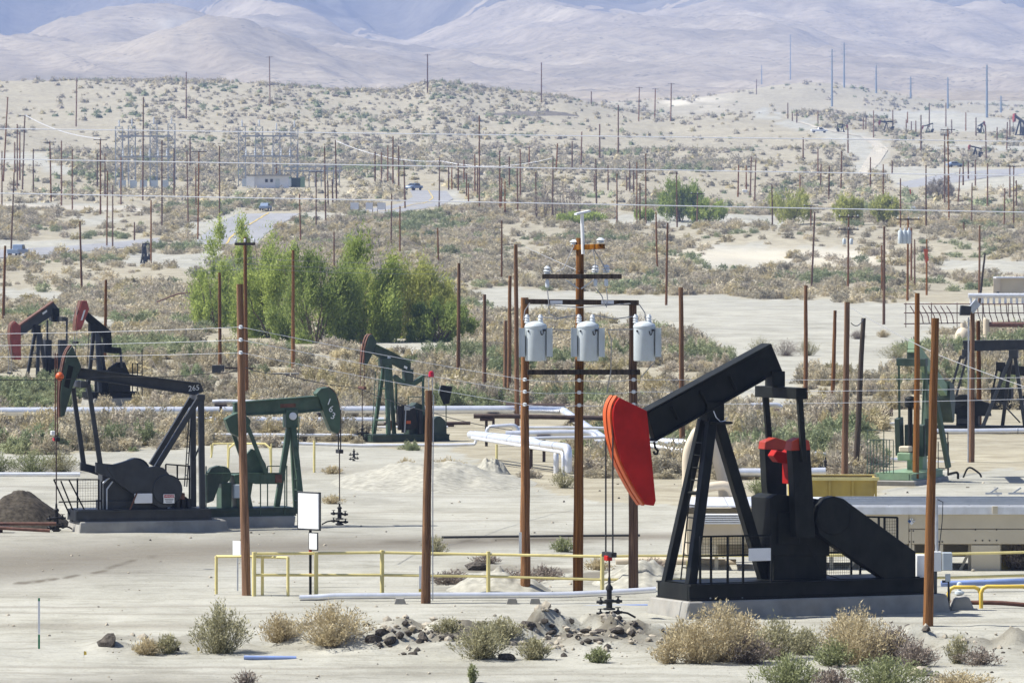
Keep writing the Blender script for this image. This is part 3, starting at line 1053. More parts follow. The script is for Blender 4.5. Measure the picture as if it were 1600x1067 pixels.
# ------------------------------------------------------------------ wooden poles: (top px, top py, base px, base py, crossarm, label)
POLES = [
 # foreground and pads
 (374, 444, 385, 930, 0, "tall brown pole before the left end of the yellow fence"),
 (670, 610, 665, 942, 0, "short stout pole topped by a red beacon lamp"),
 (1461, 497, 1450, 978, 0, "thick dark brown pole right in front of the black pump jack base"),
 (1324, 472, 1319, 790, 0, "orange-brown pole standing before the yellow skip"),
 (1434, 458, 1431, 757, 0, "brown pole before the pale green pump jack"),
 (1520, 484, 1518, 722, 0, "dark pole with a metal conduit and lamp box at right"),
 (1349, 497, 1337, 738, 2, "dark leaning pole right of the yellow skip"),
 (806, 382, 808, 668, 0, "tall brown pole left of the left transformer"),
 (797, 431, 795, 634, 0, "brown pole just behind the left transformer, second of three"),
 (790, 501, 789, 628, 0, "short brown pole behind the left transformer, leftmost of three"),
 (383, 371, 385, 627, 1, "tall pole with insulators in front of the thicket's left part"),
 (343, 426, 344, 582, 0, "brown pole carrying a grey box left of the thicket"),
 (458, 391, 458, 577, 0, "brown pole standing against the middle of the thicket"),
 (618, 398, 615, 520, 0, "thin pole standing against the right part of the thicket"),
 (717, 411, 716, 610, 0, "pale orange pole at the right edge of the thicket"),
 (757, 460, 757, 614, 0, "short brown pole right of the thicket on open scrub"),
 (1064, 449, 1066, 712, 0, "brown pole seen above the black walking beam"),
 (1259, 446, 1259, 639, 0, "brown pole right of the black walking beam's tail"),
 (1305, 485, 1301, 620, 0, "thin light pole left of the orange-brown one"),
 (1529, 501, 1530, 665, 0, "orange pole behind the dark lamp pole"),
 (166, 437, 163, 575, 0, "brown pole behind the second red-headed pump jack"),
 (125, 346, 128, 461, 0, "pole on the scrub above the two red-headed pump jacks"),
 (8, 384, 5, 507, 0, "pole at the far left edge above the first red-headed pump jack"),
 (236, 313, 236, 414, 0, "pole beside the small far pump jack at upper left"),
 (784, 345, 784, 444, 0, "thin pole above the left transformer on scrub"),
 (1025, 331, 1027, 425, 0, "thin pole left of the pair right of the transformers"),
 (1043, 348, 1041, 477, 0, "brown pole right of the white mast at the yard edge"),
 (1273, 332, 1268, 448, 0, "leaning pole at the far side of the bare yard"),
 (1326, 335, 1325, 453, 3, "pole with small cans and two crossarms beyond the bare yard"),
 (1382, 354, 1381, 507, 0, "tall orange pole in the bare yard at right"),
 (1378, 383, 1378, 466, 0, "short pole close left of the tall orange pole"),
 (1419, 338, 1418, 470, 1, "pole carrying the far bank of three grey transformers"),
 (1424, 356, 1424, 448, 0, "pole behind the far transformer bank"),
 (1429, 374, 1429, 452, 0, "second pole behind the far transformer bank"),
 (1448, 374, 1448, 461, 0, "pole with an orange cloth right of the far transformer bank"),
 (1531, 352, 1530, 472, 0, "pole crossing the leaning one at the pipe rack"),
 (1539, 395, 1530, 476, 2, "dark pole leaning at the pipe rack"),
]
FAR = {
 "left": ("thin wooden pole on the plain left of the substation towers", [(12, 152, 5, 284), (27, 194, 27, 295), (31, 207, 31, 282), (39, 179, 35, 297, 1), (22, 270, 17, 400), (23, 222, 23, 270), (3, 236, 3, 324), (52, 233, 52, 301), (78, 220, 80, 316, 1), (96, 220, 96, 322), (113, 234, 113, 329), (152, 240, 152, 297), (157, 216, 157, 335, 1), (164, 240, 164, 308), (168, 267, 167, 384), (176, 290, 176, 393)]),
 "sub": ("wooden pole among the grey substation towers", [(189, 245, 189, 320), (224, 152, 223, 313), (253, 219, 253, 356), (272, 232, 272, 313), (292, 236, 294, 349), (297, 215, 297, 262), (306, 261, 306, 324), (311, 234, 309, 374, 1), (343, 228, 343, 381), (432, 253, 432, 291), (465, 227, 465, 255), (210, 347, 210, 376)]),
 "mid": ("wooden pole near the winding asphalt road", [(468, 303, 470, 385), (494, 266, 494, 359, 1), (507, 229, 509, 349), (524, 219, 526, 318), (512, 282, 513, 326), (519, 280, 520, 318), (522, 362, 522, 425), (612, 303, 611, 388), (625, 322, 625, 397), (586, 237, 586, 283), (596, 238, 596, 285), (606, 227, 606, 287), (614, 213, 614, 290), (623, 228, 623, 297), (631, 250, 633, 326), (687, 246, 686, 331), (684, 356, 685, 415)]),
 "centre": ("wooden pole in the grove of poles right of the road bend", [(701, 259, 701, 297), (706, 259, 706, 296), (716, 255, 716, 298), (725, 250, 725, 292), (729, 271, 729, 310), (732, 286, 732, 322), (742, 241, 742, 302), (746, 261, 746, 308), (749, 181, 749, 329), (781, 236, 781, 329), (784, 278, 783, 331), (789, 283, 789, 335), (796, 245, 796, 297), (808, 261, 809, 330), (813, 233, 813, 308), (827, 230, 827, 265), (837, 269, 838, 343), (864, 246, 863, 347), (871, 224, 869, 267), (894, 221, 894, 265)]),
 "trees": ("wooden pole round the far green trees right of centre", [(909, 206, 908, 259), (937, 194, 937, 253), (966, 164, 966, 244), (931, 248, 932, 320), (950, 258, 950, 298), (929, 272, 929, 300), (964, 271, 964, 349), (984, 253, 984, 300), (990, 266, 990, 303), (979, 275, 979, 298), (995, 253, 995, 354), (1000, 286, 1000, 352), (1009, 240, 1009, 350), (1057, 269, 1058, 355), (1090, 300, 1089, 350, 1)]),
 "rightmid": ("wooden pole on the scrub slope below the dirt track", [(1154, 258, 1153, 308), (1166, 259, 1166, 303), (1174, 245, 1172, 308), (1181, 250, 1179, 315), (1206, 288, 1207, 355), (1250, 273, 1250, 302), (1255, 215, 1255, 252), (1278, 233, 1278, 278), (1283, 257, 1282, 296), (1296, 259, 1295, 312), (1315, 236, 1314, 294), (1267, 319, 1267, 356, 1), (1360, 246, 1360, 295)]),
 "right": ("wooden pole on the flat at upper right", [(1380, 257, 1380, 349), (1407, 279, 1407, 359), (1394, 251, 1394, 272), (1447, 258, 1447, 354), (1481, 200, 1483, 350, 1), (1476, 210, 1476, 321), (1500, 263, 1497, 322), (1505, 252, 1505, 290), (1513, 252, 1513, 280), (1524, 250, 1524, 291), (1540, 195, 1541, 255), (1543, 255, 1543, 323), (1519, 286, 1518, 349), (1578, 259, 1578, 309), (1584, 257, 1584, 353, 1), (1588, 282, 1588, 330), (1570, 294, 1569, 354), (1506, 347, 1506, 364)]),
 "farright": ("tiny far pole by the distant pump jacks at upper right", [(1365, 173, 1365, 215), (1349, 184, 1349, 203), (1353, 183, 1353, 202), (1395, 172, 1395, 200), (1418, 175, 1418, 192), (1416, 187, 1416, 204), (1424, 190, 1424, 204), (1431, 189, 1431, 208), (1452, 161, 1452, 200), (1478, 161, 1478, 198), (1487, 187, 1487, 209), (1509, 176, 1509, 205), (1525, 184, 1525, 212), (1558, 199, 1558, 222), (1574, 191, 1573, 235), (1578, 187, 1578, 215), (1439, 180, 1439, 236), (1278, 174, 1278, 196), (1231, 161, 1231, 186), (1238, 175, 1238, 190), (1245, 172, 1245, 192), (1325, 203, 1325, 240), (1182, 124, 1182, 148)]),
 "hill": ("lone pole on the bare hillside behind the plain", [(120, 122, 119, 198), (291, 113, 291, 186), (421, 88, 422, 166, 1), (668, 85, 668, 146, 1), (846, 98, 846, 161), (999, 136, 998, 190, 1), (1024, 138, 1023, 188, 1), (1049, 130, 1048, 190, 1), (924, 143, 924, 163)]),
}
UNIT_POLE = {}


def pole_mesh(key, n, mat):
    """slightly crooked tapered pole of unit height"""
    if key in UNIT_POLE:
        return UNIT_POLE[key]
    rng = random.Random(key)
    mb = MB()
    pts, rad = [], []
    m = 9
    for i in range(m):
        t = i / (m - 1)
        pts.append((rng.uniform(-.012, .012) * (0 < i), rng.uniform(-.012, .012) * (0 < i), t))
        rad.append(1.0 - 0.28 * t)
    vs, fs = [], []
    for p, r in zip(pts, rad):
        for k in range(n):
            a = 2 * math.pi * k / n
            rr = r * (1 + rng.uniform(-.05, .05))
            vs.append((p[0] * 6 + rr * math.cos(a), p[1] * 6 + rr * math.sin(a), p[2]))
    for i in range(m - 1):
        for k in range(n):
            k2 = (k + 1) % n
            fs.append((i * n + k, i * n + k2, (i + 1) * n + k2, (i + 1) * n + k))
    fs.append(tuple((m - 1) * n + k for k in range(n)))
    mb.add(vs, fs)
    o = mb.build("pole_shape", mat, smooth=True)
    me = o.data
    bpy.data.objects.remove(o)
    UNIT_POLE[key] = me
    return me


def crossarm_parts(root, h, dirs, s, width=2.4, drop=0.35, z2=None):
    """crossarm with insulators, in the pole's own frame"""
    arm = MB().bar((-width / 2, -0.16, h - drop), (width / 2, -0.16, h - drop), 0.12, 0.14).build("crossarm", M['dark_wood'], root)
    for k in (-1, 0, 1):
        ins = MB().lathe((k * width * 0.44, -0.16, h - drop + 0.07), [(0.02, 0), (0.06, 0.06), (0.045, 0.1), (0.07, 0.14), (0.03, 0.22)], 8)
        ins.build("insulator", M['ceramic'], root)


def add_pole(tx, ty, bx, by, arm, label, group=None, rad=None, foot=None):
    b = gp(bx, by) if foot is None else foot
    d = b.y
    t = at(tx, ty, d)
    h = (t - b).length
    s = FOC / d
    r = rad or (0.122 if d < 420 else max(0.14, min(0.26, 1.35 / s)))
    dark = arm == 2
    root = empty("utility_pole", b + Vector((0, 0, -0.1)), 0, label, "pole", group)
    tilt_y = math.atan2(t.x - b.x, t.z - b.z)
    root.rotation_euler = (random.uniform(-.01, .01), tilt_y, random.uniform(0, 0.2) if arm == 0 else 0)
    key = (random.randrange(6) if d < 420 else 10 + random.randrange(4), dark)
    me = pole_mesh(str(key), 12 if d < 420 else 6, M['dark_wood' if dark else 'wood'])
    o = bpy.data.objects.new("shaft", me)
    COL.objects.link(o)
    o.parent = root
    o.scale = (r, r, h + 0.1)
    o.rotation_euler = (0, 0, random.uniform(0, 6))
    if arm in (1, 3):
        crossarm_parts(root, h + 0.1, None, s, 2.6 if d > 420 else 1.1)
    if arm == 3:
        crossarm_parts(root, h + 0.1, None, s, 2.6, 1.9)
    return root, b, h


PROOT = {}
ORD = ["first", "second", "third", "fourth", "fifth", "sixth", "seventh", "eighth", "ninth", "tenth"] + [f"{k}th" for k in range(11, 30)]
for tx, ty, bx, by, arm, lab in POLES:
    PROOT[tx] = add_pole(tx, ty, bx, by, arm, lab, None)
for key, (lab, lst) in FAR.items():
    for k, p in enumerate(sorted(lst)):
        place = "leftmost one" if k == 0 else ("rightmost one" if k == len(lst) - 1 else ORD[k] + " from left")
        add_pole(p[0], p[1], p[2], p[3], p[4] if len(p) > 4 else 0, lab + ", " + place, lab)

# blue-grey steel transmission poles on the far hill
for tx, ty, bx, by, lab in [(1235, 54, 1235, 124, "tall blue-grey steel pole on the hill's crest"), (1300, 77, 1300, 167, "blue-grey steel pole low on the near side of the hill"), (1319, 67, 1319, 137, "blue-grey steel pole just right of the hill's crest"),
                            (1369, 102, 1369, 146, "hazy steel pole behind the hill's right shoulder"), (1423, 120, 1423, 154, "small hazy steel pole right of the hill"), (1481, 121, 1481, 170, "hazy steel pole above the far pump jacks"),
                            (1542, 102, 1542, 184, "tall blue-grey steel pole near the right edge"), (1190, 102, 1190, 132, "faint steel pole left of the hill"), (1564, 150, 1564, 176, "small steel pole at the far right edge")]:
    b = gp(bx, by)
    t = at(tx, ty, b.y)
    root = empty("transmission_pole", b, 0, lab, "pole", "steel transmission poles on the far hill")
    h = t.z - b.z
    MB().tube([(0, 0, -1), (0, 0, h)], 0.55, 8, r2=0.3).build("shaft", M['towerblue'], root)
    for k in range(3):
        MB().bar((-1.8, 0, h - 1.2 - 2.6 * k), (1.8, 0, h - 1.2 - 2.6 * k), 0.16).build("arm", M['towerblue'], root)


# ------------------------------------------------------------------ lettering
def letters(text, size, origin, right, up, mat, name, parent, thick=0.004):
    """flat painted letters as a thin mesh; origin is the text's centre"""
    cu = bpy.data.curves.new("letters", 'FONT')
    cu.body = text
    cu.size = size
    cu.align_x = 'CENTER'
    cu.align_y = 'CENTER'
    cu.extrude = thick
    cu.resolution_u = 2
    ob = bpy.data.objects.new("letters", cu)
    COL.objects.link(ob)
    dg = bpy.context.evaluated_depsgraph_get()
    me = bpy.data.meshes.new_from_object(ob.evaluated_get(dg))
    bpy.data.objects.remove(ob)
    right, up, origin = Vector(right), Vector(up), Vector(origin)
    nrm = right.cross(up)
    for v in me.vertices:
        v.co = origin + right * v.co.x + up * v.co.y + nrm * v.co.z
    me.materials.clear()
    me.materials.append(mat)
    o = bpy.data.objects.new(name, me)
    COL.objects.link(o)
    o.parent = parent
    return o


def smooth_line(pts, n=4):
    """Catmull-Rom through the points"""
    out = []
    m = len(pts)
    for i in range(m - 1):
        p0, p1, p2, p3 = pts[max(0, i - 1)], pts[i], pts[i + 1], pts[min(m - 1, i + 2)]
        for k in range(n):
            t = k / n
            out.append(tuple(.5 * (2 * b + (c - a) * t + (2 * a - 5 * b + 4 * c - d) * t * t + (3 * b - a - 3 * c + d) * t ** 3) for a, b, c, d in zip(p0, p1, p2, p3)))
    out.append(pts[-1])
    return out


# ------------------------------------------------------------------ pump jacks, built in their own frame: x to the horse head, z up
class Pump:
    def __init__(self, name, base_px, base_py, head_deg, label, group=None, cat="pump jack"):
        self.o = gp(base_px, base_py)
        self.phi = math.radians(head_deg)
        self.ns = -1.0 if math.cos(self.phi) > 0 else 1.0
        self.root = empty(name, self.o, self.phi, label, cat, group)
        self.s = FOC / self.o.y

    def l(self, px, py, wn=0.0):
        """photo pixel -> point of the pump's own frame in the plane wn metres nearer than its middle plane"""
        w = wn * self.ns
        n = Vector((-math.sin(self.phi), math.cos(self.phi), 0))
        r = Vector(((px - 800) / FOC, 1, -(py - HOR) / FOC))
        c = Vector((0, 0, EYE))
        t = (w - n.dot(c - self.o)) / n.dot(r)
        p = c + r * t - self.o
        return Vector((p.x * math.cos(self.phi) + p.y * math.sin(self.phi), w, p.z))

    def w(self, p):
        p = Vector(p)
        return self.o + Vector((p.x * math.cos(self.phi) - p.y * math.sin(self.phi), p.x * math.sin(self.phi) + p.y * math.cos(self.phi), p.z))

    def plate(self, name, mat, pts, wn, thick, parent=None, bevel=0.012):
        poly = [self.l(x, y, wn) for x, y in pts]
        return MB().prism(poly, (0, -thick * self.ns, 0)).build(name, M[mat], parent or self.root, bevel=bevel)

    def rect(self, name, mat, x0, y0, x1, y1, wn, thick, parent=None):
        return self.plate(name, mat, [(x0, y0), (x1, y0), (x1, y1), (x0, y1)], wn, thick, parent)

    def strut(self, name, mat, a, b, w, h=None, parent=None, w2=None, h2=None):
        return MB().bar(self.l(*a), self.l(*b), w, h, up=(0, 1, 0), w2=w2, h2=h2).build(name, M[mat], parent or self.root, bevel=0.01)

    def rod(self, name, mat, pts, r, parent=None, n=8):
        return MB().tube([self.l(*p) for p in pts], r, n).build(name, M[mat], parent or self.root, smooth=True)

    def drum(self, name, mat, cx, cy, rpx, wn, thick, parent=None, n=24):
        c = self.l(cx, cy, wn)
        r = rpx / self.s
        e = -thick * self.ns
        return MB().lathe(c, [(r * .96, 0), (r, e * .06), (r, e * .94), (r * .96, e)], n, 'y').build(name, M[mat], parent or self.root, smooth=True)

    def cross(self, name, mat, px, py, half, w, h, parent=None):
        c = self.l(px, py, 0)
        return MB().bar((c.x, -half, c.z), (c.x, half, c.z), w, h).build(name, M[mat], parent or self.root, bevel=0.01)

    def ladder(self, mat, a, b, half=0.2, step=0.3, r=0.018):
        A, B = self.l(*a), self.l(*b)
        lad = MB().tube([A + Vector((0, half, 0)), B + Vector((0, half, 0))], r, 6)
        lad.tube([A - Vector((0, half, 0)), B - Vector((0, half, 0))], r, 6)
        lo = lad.build("ladder", M[mat], self.root)
        n = max(2, int((A - B).length / step))
        me = None
        for k in range(1, n):
            p = A.lerp(B, k / n)
            if me is None:
                g = MB().tube([(0, half, 0), (0, -half, 0)], r * .9, 6).build("rung", M[mat], lo)
                me = g.data
            else:
                g = bpy.data.objects.new("rung", me)
                COL.objects.link(g)
                g.parent = lo
            g.location = p
        return lo

    def pad(self, u0, u1, half, h, label, name="concrete_pad"):
        """sloped-sided concrete block under the skid"""
        e = empty(name, self.o, self.phi, label, "concrete pad")
        m = MB()
        t, b = 0.0, 0.10
        vs = [(u0 + b, -half - b, -.25), (u1 - b, -half - b, -.25), (u1 - b, half + b, -.25), (u0 + b, half + b, -.25), (u0, -half, h), (u1, -half, h), (u1, half, h), (u0, half, h)]
        m.add(vs, [(3, 2, 1, 0), (4, 5, 6, 7), (0, 1, 5, 4), (1, 2, 6, 5), (2, 3, 7, 6), (3, 0, 4, 7)])
        m.build("block", M['concrete'], e, bevel=0.03)
        return e

    def skid(self, mat, u0, u1, half, z0, z1, ribs=5):
        m = MB()
        for sgn in (-1, 1):
            y = sgn * half
            m.box(((u0 + u1) / 2, y, (z0 + z1) / 2), (abs(u1 - u0), 0.06, z1 - z0 - 0.06))
            m.box(((u0 + u1) / 2, y, z1 - 0.02), (abs(u1 - u0), 0.2, 0.04))
            m.box(((u0 + u1) / 2, y, z0 + 0.02), (abs(u1 - u0), 0.2, 0.04))
        s = self.root
        o = m.build("skid_rails", M[mat], s)
        for k in range(ribs):
            u = u0 + (u1 - u0) * (k / (ribs - 1)) * 0.985 + (u1 - u0) * 0.008
            MB().box((u, 0, (z0 + z1) / 2), (0.1, half * 2 - 0.1, z1 - z0 - 0.02)).build("skid_cross_member", M[mat], s)
        MB().box(((u0 + u1) / 2, 0, z1 + 0.012), (abs(u1 - u0) * .97, half * 1.85, 0.02)).build("deck_plate", M[mat], s)
        return o

    def bridle(self, top, bot, half, mat='cable', r=0.02, bar_mat='blackrust'):
        t, b = self.l(*top, 0), self.l(*bot, 0)
        for sgn in (-1, 1):
            MB().tube([(b.x, sgn * half, t.z), (b.x, sgn * half, b.z)], r, 6).build("bridle_cable", M[mat], self.root)
        MB().box((b.x, 0, b.z), (0.14, half * 2 + 0.16, 0.12)).build("carrier_bar", M[bar_mat], self.root, bevel=0.01)
        return b

    def rim(self, mat, pts, wn, width, t=0.03, parent=None, face=.24):
        """strip over the curved front of the head"""
        m = MB()
        P = [self.l(x, y, face) + Vector((0, (wn - face) * self.ns, 0)) for x, y in smooth_line(pts)]
        vs, fs = [], []
        for i, p in enumerate(P):
            a = P[max(0, i - 1)]
            b = P[min(len(P) - 1, i + 1)]
            d = (b - a).normalized()
            nrm = Vector((-d.z, 0, d.x))
            if nrm.x < 0:
                nrm = -nrm
            for off, y in ((0.002, 0.0), (t, 0.0), (t, -width * self.ns), (0.002, -width * self.ns)):
                vs.append(p + nrm * off + Vector((0, y, 0)))
        for i in range(len(P) - 1):
            for k in range(4):
                k2 = (k + 1) % 4
                fs.append((i * 4 + k, i * 4 + k2, i * 4 + 4 + k2, i * 4 + 4 + k))
        fs += [(3, 2, 1, 0), tuple((len(P) - 1) * 4 + k for k in range(4))]
        return m.add(vs, fs).build("head_track", M[mat], parent or self.root)


def wellhead(pos, sc, label, lines=True, rot=0.0, mat='blackrust', rod_top=None, stack=1.0):
    """pumping tree: casing head, flanges, side valves with hand wheels, stuffing box"""
    r = empty("wellhead", pos, rot, label, "wellhead")
    s = sc
    MB().lathe((0, 0, -.15), [(.17 * s, 0), (.17 * s, .30 * s), (.24 * s, .30 * s), (.24 * s, .36 * s), (.15 * s, .38 * s), (.15 * s, .50 * s)], 14).build("casing_head", M[mat], r, smooth=True)
    z = .36 * s
    MB().lathe((0, 0, z - .02), [(.23 * s, 0), (.23 * s, .07 * s), (.12 * s, .09 * s), (.12 * s, .30 * s), (.19 * s, .32 * s), (.19 * s, .39 * s), (.09 * s, .42 * s)], 14).build("tubing_head", M[mat], r, smooth=True)
    z2 = z + .40 * s
    MB().lathe((0, 0, z2 - .02), [(.10 * s, 0), (.10 * s, .20 * s * stack), (.14 * s, .22 * s * stack), (.14 * s, .28 * s * stack), (.06 * s, .34 * s * stack), (.05 * s, .5 * s * stack)], 12).build("stuffing_box", M[mat], r, smooth=True)
    for k, (ang, zz) in enumerate(((0, .24), (math.pi, .18), (math.pi * .95, .62), (0.1, .66))):
        c, sn = math.cos(ang), math.sin(ang)
        v = MB().tube([(0, 0, zz * s), (.5 * s * c, .5 * s * sn, zz * s)], .055 * s, 8)
        v.lathe((.34 * s * c, .34 * s * sn, zz * s - .09 * s), [(.05 * s, 0), (.1 * s, .04 * s), (.1 * s, .13 * s), (.04 * s, .18 * s), (.025 * s, .26 * s)], 10)
        vo = v.build("valve", M[mat], r, smooth=True)
        w = MB()
        m = 10
        pts = [(.34 * s * c + .1 * s * math.cos(2 * math.pi * i / m), .34 * s * sn + .1 * s * math.sin(2 * math.pi * i / m), zz * s + .18 * s) for i in range(m + 1)]
        w.tube(pts, .014 * s, 5)
        w.bar((.24 * s * c, .34 * s * sn - .1 * s * 0, zz * s + .18 * s), (.44 * s * c, .34 * s * sn, zz * s + .18 * s), .02 * s)
        w.build("hand_wheel", M[mat], vo)
    if lines:
        MB().tube([(.5 * s, 0, .24 * s), (.7 * s, .1 * s, .2 * s), (1.0 * s, .15 * s, .02)], .04 * s, 8).build("flow_line", M[mat], r, smooth=True)
    return r


def guard_rail(p, name, label, posts, rails, mat, mesh=None, r=0.025, cat="guard rail"):
    """posts: (px, py_top, py_bottom, wn); rails: point lists; mesh: (x0,y0,x1,y1,wn,step)"""
    e = empty(name, p.o, p.phi, label, cat)
    for x, y0, y1, wn in posts:
        a, b = p.l(x, y0, wn), p.l(x, y1, wn)
        MB().bar((b.x, b.y, b.z), (b.x, b.y, a.z), r * 1.8).build("post", M[mat], e)
    for rl in rails:
        MB().tube([p.l(*q) for q in rl], r, 6).build("rail", M[mat], e)
    for ms in (mesh or []):
        x0, y0, x1, y1, wn, step = ms
        a, b = p.l(x0, y0, wn), p.l(x1, y1, wn)
        m = MB()
        n = max(2, int(abs(b.x - a.x) / step))
        k2 = max(2, int(abs(a.z - b.z) / step))
        for k in range(n + 1):
            u = a.x + (b.x - a.x) * k / n
            m.bar((u, a.y, a.z), (u, a.y, b.z), 0.006)
        for k in range(k2 + 1):
            z = a.z + (b.z - a.z) * k / k2
            m.bar((a.x, a.y, z), (b.x, a.y, z), 0.006)
        tag(m.build("wire_mesh", M[mat], e), kind="stuff")
    return e


# ======================= the big black pump jack with the red head
A = Pump("pump_jack", 1052, 962, 205, "large black pump jack with bright red horse head by the tan shed")
u_end = A.l(1440, 925, .85).x
A.pad(0.12, u_end - 0.6, 1.05, 0.40, "pale concrete block under the large black pump jack")
A.skid('black', 0.0, u_end - .1, .82, 0.405, 0.80, 6)
hd = A.plate("horse_head", 'red', [(1011, 642), (1016, 690), (1025, 782), (1022, 790)] + smooth_line([(1010, 788), (992, 760), (972, 720), (962, 685), (958, 650), (961, 632), (968, 621)]), .27, .54)
A.rim('orange', [(968, 620), (961, 632), (958, 650), (962, 685), (972, 720), (992, 760), (1010, 788)], .20, .16, .05, hd, .27)  # orange puts the stronger sunlight on the head's front into the colour
A.rim('black', [(968, 620), (961, 632), (958, 650), (962, 685), (972, 720), (992, 760), (1010, 788)], .035, .06, .02, hd, .27)  # black strip laid in to draw the dark gap between the tracks
A.rim('orange', [(968, 620), (961, 632), (958, 650), (962, 685), (972, 720), (992, 760), (1010, 788)], -.03, .16, .05, hd, .27)  # far track, with the same sunlight painted in as orange
bm_ = A.plate("walking_beam", 'black', [(1012, 645), (1206, 539), (1223, 580), (1197, 591), (1128, 630), (1024, 688)], .12, .24)
A.plate("top_flange", 'black', [(1010, 645), (1010, 642.5), (1205, 536.5), (1207, 540)], .24, .48, bm_)
A.plate("bottom_flange", 'black', [(1025, 687), (1128, 629.5), (1197, 590.5), (1198, 592.5), (1129, 632), (1025, 690)], .24, .48, bm_)
for k in range(3):
    x = 1050 + 45 * k
    A.plate("stiffener", 'black', [(x, 636 - 24.6 * k), (x + 1.5, 635 - 24.6 * k), (x + 12, 655 - 23.5 * k), (x + 10, 656 - 23.5 * k)], .22, .1, bm_)
A.rect("tail_bearing", 'black', 1207, 580, 1227, 604, .2, .4)
A.cross("equalizer", 'black', 1220, 613, 1.08, .30, .27)
A.strut("pitman_arm", 'black', (1249, 618, 1.0), (1256, 722, 1.0), .14, .11)
A.strut("pitman_arm", 'black', (1196, 618, -1.0), (1204, 715, -1.0), .14, .11)
cw = A.plate("counterweight", 'black', [(1237, 697), (1240, 688), (1250, 684), (1263, 688), (1266, 700), (1270, 760), (1274, 840), (1244, 840), (1240, 740)], .92, .30)
A.plate("counterweight_cap", 'capred', [(1236, 704), (1238, 689), (1250, 683.5), (1264.5, 688), (1267, 703)], .94, .34, cw)
cw2 = A.plate("counterweight", 'black', [(1195, 700), (1197, 690), (1212, 684), (1228, 690), (1230, 790), (1202, 790), (1198, 760)], -.62, .30)
A.plate("counterweight_cap", 'capred', [(1194.5, 702), (1196, 690), (1212, 683.5), (1229, 689), (1229.5, 703)], -.60, .34, cw2)
A.plate("crank_arm", 'red', [(1208, 712), (1214, 703), (1228, 707), (1238, 700), (1241, 730), (1238, 756), (1231, 756), (1231, 724), (1216, 722)], .2, .3)
gb = A.plate("gearbox", 'black', [(1203, 778), (1215, 772), (1285, 780), (1296, 800), (1296, 868), (1206, 868)], .5, 1.0)
A.rect("gearbox_cover", 'black', 1216, 800, 1250, 850, .56, .06, gb)
A.rect("gearbox_stand", 'black', 1209, 866, 1292, 915, .45, .9)
A.plate("belt_guard", 'black', [(1275, 812), (1279, 790), (1290, 778), (1304, 775), (1318, 779), (1330, 788), (1431, 862), (1431, 905), (1424, 917), (1398, 915), (1300, 850), (1280, 834)], .85, .32)
A.drum("sheave_cover", 'black', 1303, 806, 30, .87, .34)
A.drum("motor", 'black', 1406, 896, 15, .45, .8)
A.rect("motor_stand", 'black', 1385, 905, 1430, 918, .4, .8)
A.rect("saddle_bearing", 'black', 1105, 628, 1132, 658, .22, .44)
A.strut("samson_post_leg", 'black', (1098, 655, -.15), (1041, 911, -.66), .20, .20)
A.strut("samson_post_leg", 'black', (1112, 655, .15), (1079, 914, .66), .22, .22)
A.strut("samson_post_leg", 'black', (1120, 655, 0), (1196, 910, 0), .26, .24)
A.strut("cross_brace", 'black', (1072, 770, -.4), (1098, 770, .4), .08, .08)
A.cross("post_cap_plate", 'black', 1117, 660, .42, .55, .06)
A.ladder('black', (1094, 672, .0), (1069, 906, .0), .18, .29)
A.rod("lifting_hook", 'black', [(1022, 690, 0), (1024, 700, 0), (1028, 704, 0), (1027, 709, 0), (1023, 709, 0), (1021, 705, 0)], .03)
A.rod("hanging_cable", 'wire', [(1115, 642, .3), (1119, 652, .34), (1126, 659, .34), (1133, 657, .32), (1136, 652, .3)], .012)
for k in range(7):
    A.rod("anchor_bolt", 'steel', [(1110 + 50 * k, 941, .86), (1110 + 50 * k, 933, .86)], .02)
A.rod("grease_line", 'black', [(1122, 655, .3), (1130, 700, .2), (1150, 770, .15), (1196, 900, .15)], .012)
A.rod("brake_cable", 'black', [(1262, 850, .6), (1285, 895, .6), (1330, 910, .6)], .012)
b_ = A.bridle((951, 632), (952, 866), .19)
A.rect("load_cell", 'red', 949, 868, 957, 876, .1, .2)
MB().tube([(b_.x, 0, b_.z - .05), (b_.x, 0, .95)], .022, 6).build("polished_rod", M['darkrust'], A.root)
wA = wellhead(A.w((b_.x, 0, 0)) * 1.0, .62, "black wellhead tree under the red horse head", True, A.phi + 2.6, stack=1.7)
wA.location.z = gz(wA.location.x, wA.location.y)
guard_rail(A, "guard_fence", "black mesh guard beside the legs of the large black pump jack",
           [(1094, 838, 912, .86), (1111, 838, 914, .86), (1137, 838, 914, .86), (1161, 838, 914, .86), (1205, 836, 914, .86)],
           [[(1094, 838, .86), (1206, 836, .86)], [(1094, 868, .86), (1206, 866, .86)]], 'black', [(1094, 838, 1161, 866, .86, .07), (1161, 838, 1205, 866, .86, .07)])
guard_rail(A, "guard_fence", "black mesh guard behind the diagonal belt cover of the large pump jack",
           [(1289, 806, 910, -.84), (1330, 806, 910, -.84), (1344, 862, 910, -.84), (1373, 808, 910, -.84), (1382, 808, 910, -.84), (1402, 808, 910, -.84)],
           [[(1289, 806, -.84), (1402, 808, -.84)], [(1289, 863, -.84), (1402, 862, -.84)]], 'black', [(1289, 806, 1330, 905, -.84, .06), (1382, 810, 1402, 860, -.84, .07)])
sgn = empty("sign_plate", A.w(A.l(1187, 876, .93)), A.phi, "small blank white sign hung on the large black pump jack's guard", "sign")
p1, p2 = A.l(1170, 857, .93), A.l(1205, 876, .93)
c_ = A.l(1187, 876, .93)
MB().box((0, 0, (p1.z - p2.z) / 2), (abs(p1.x - p2.x), .02, p1.z - p2.z)).build("plate", M['signgrey'], sgn, bevel=.015)

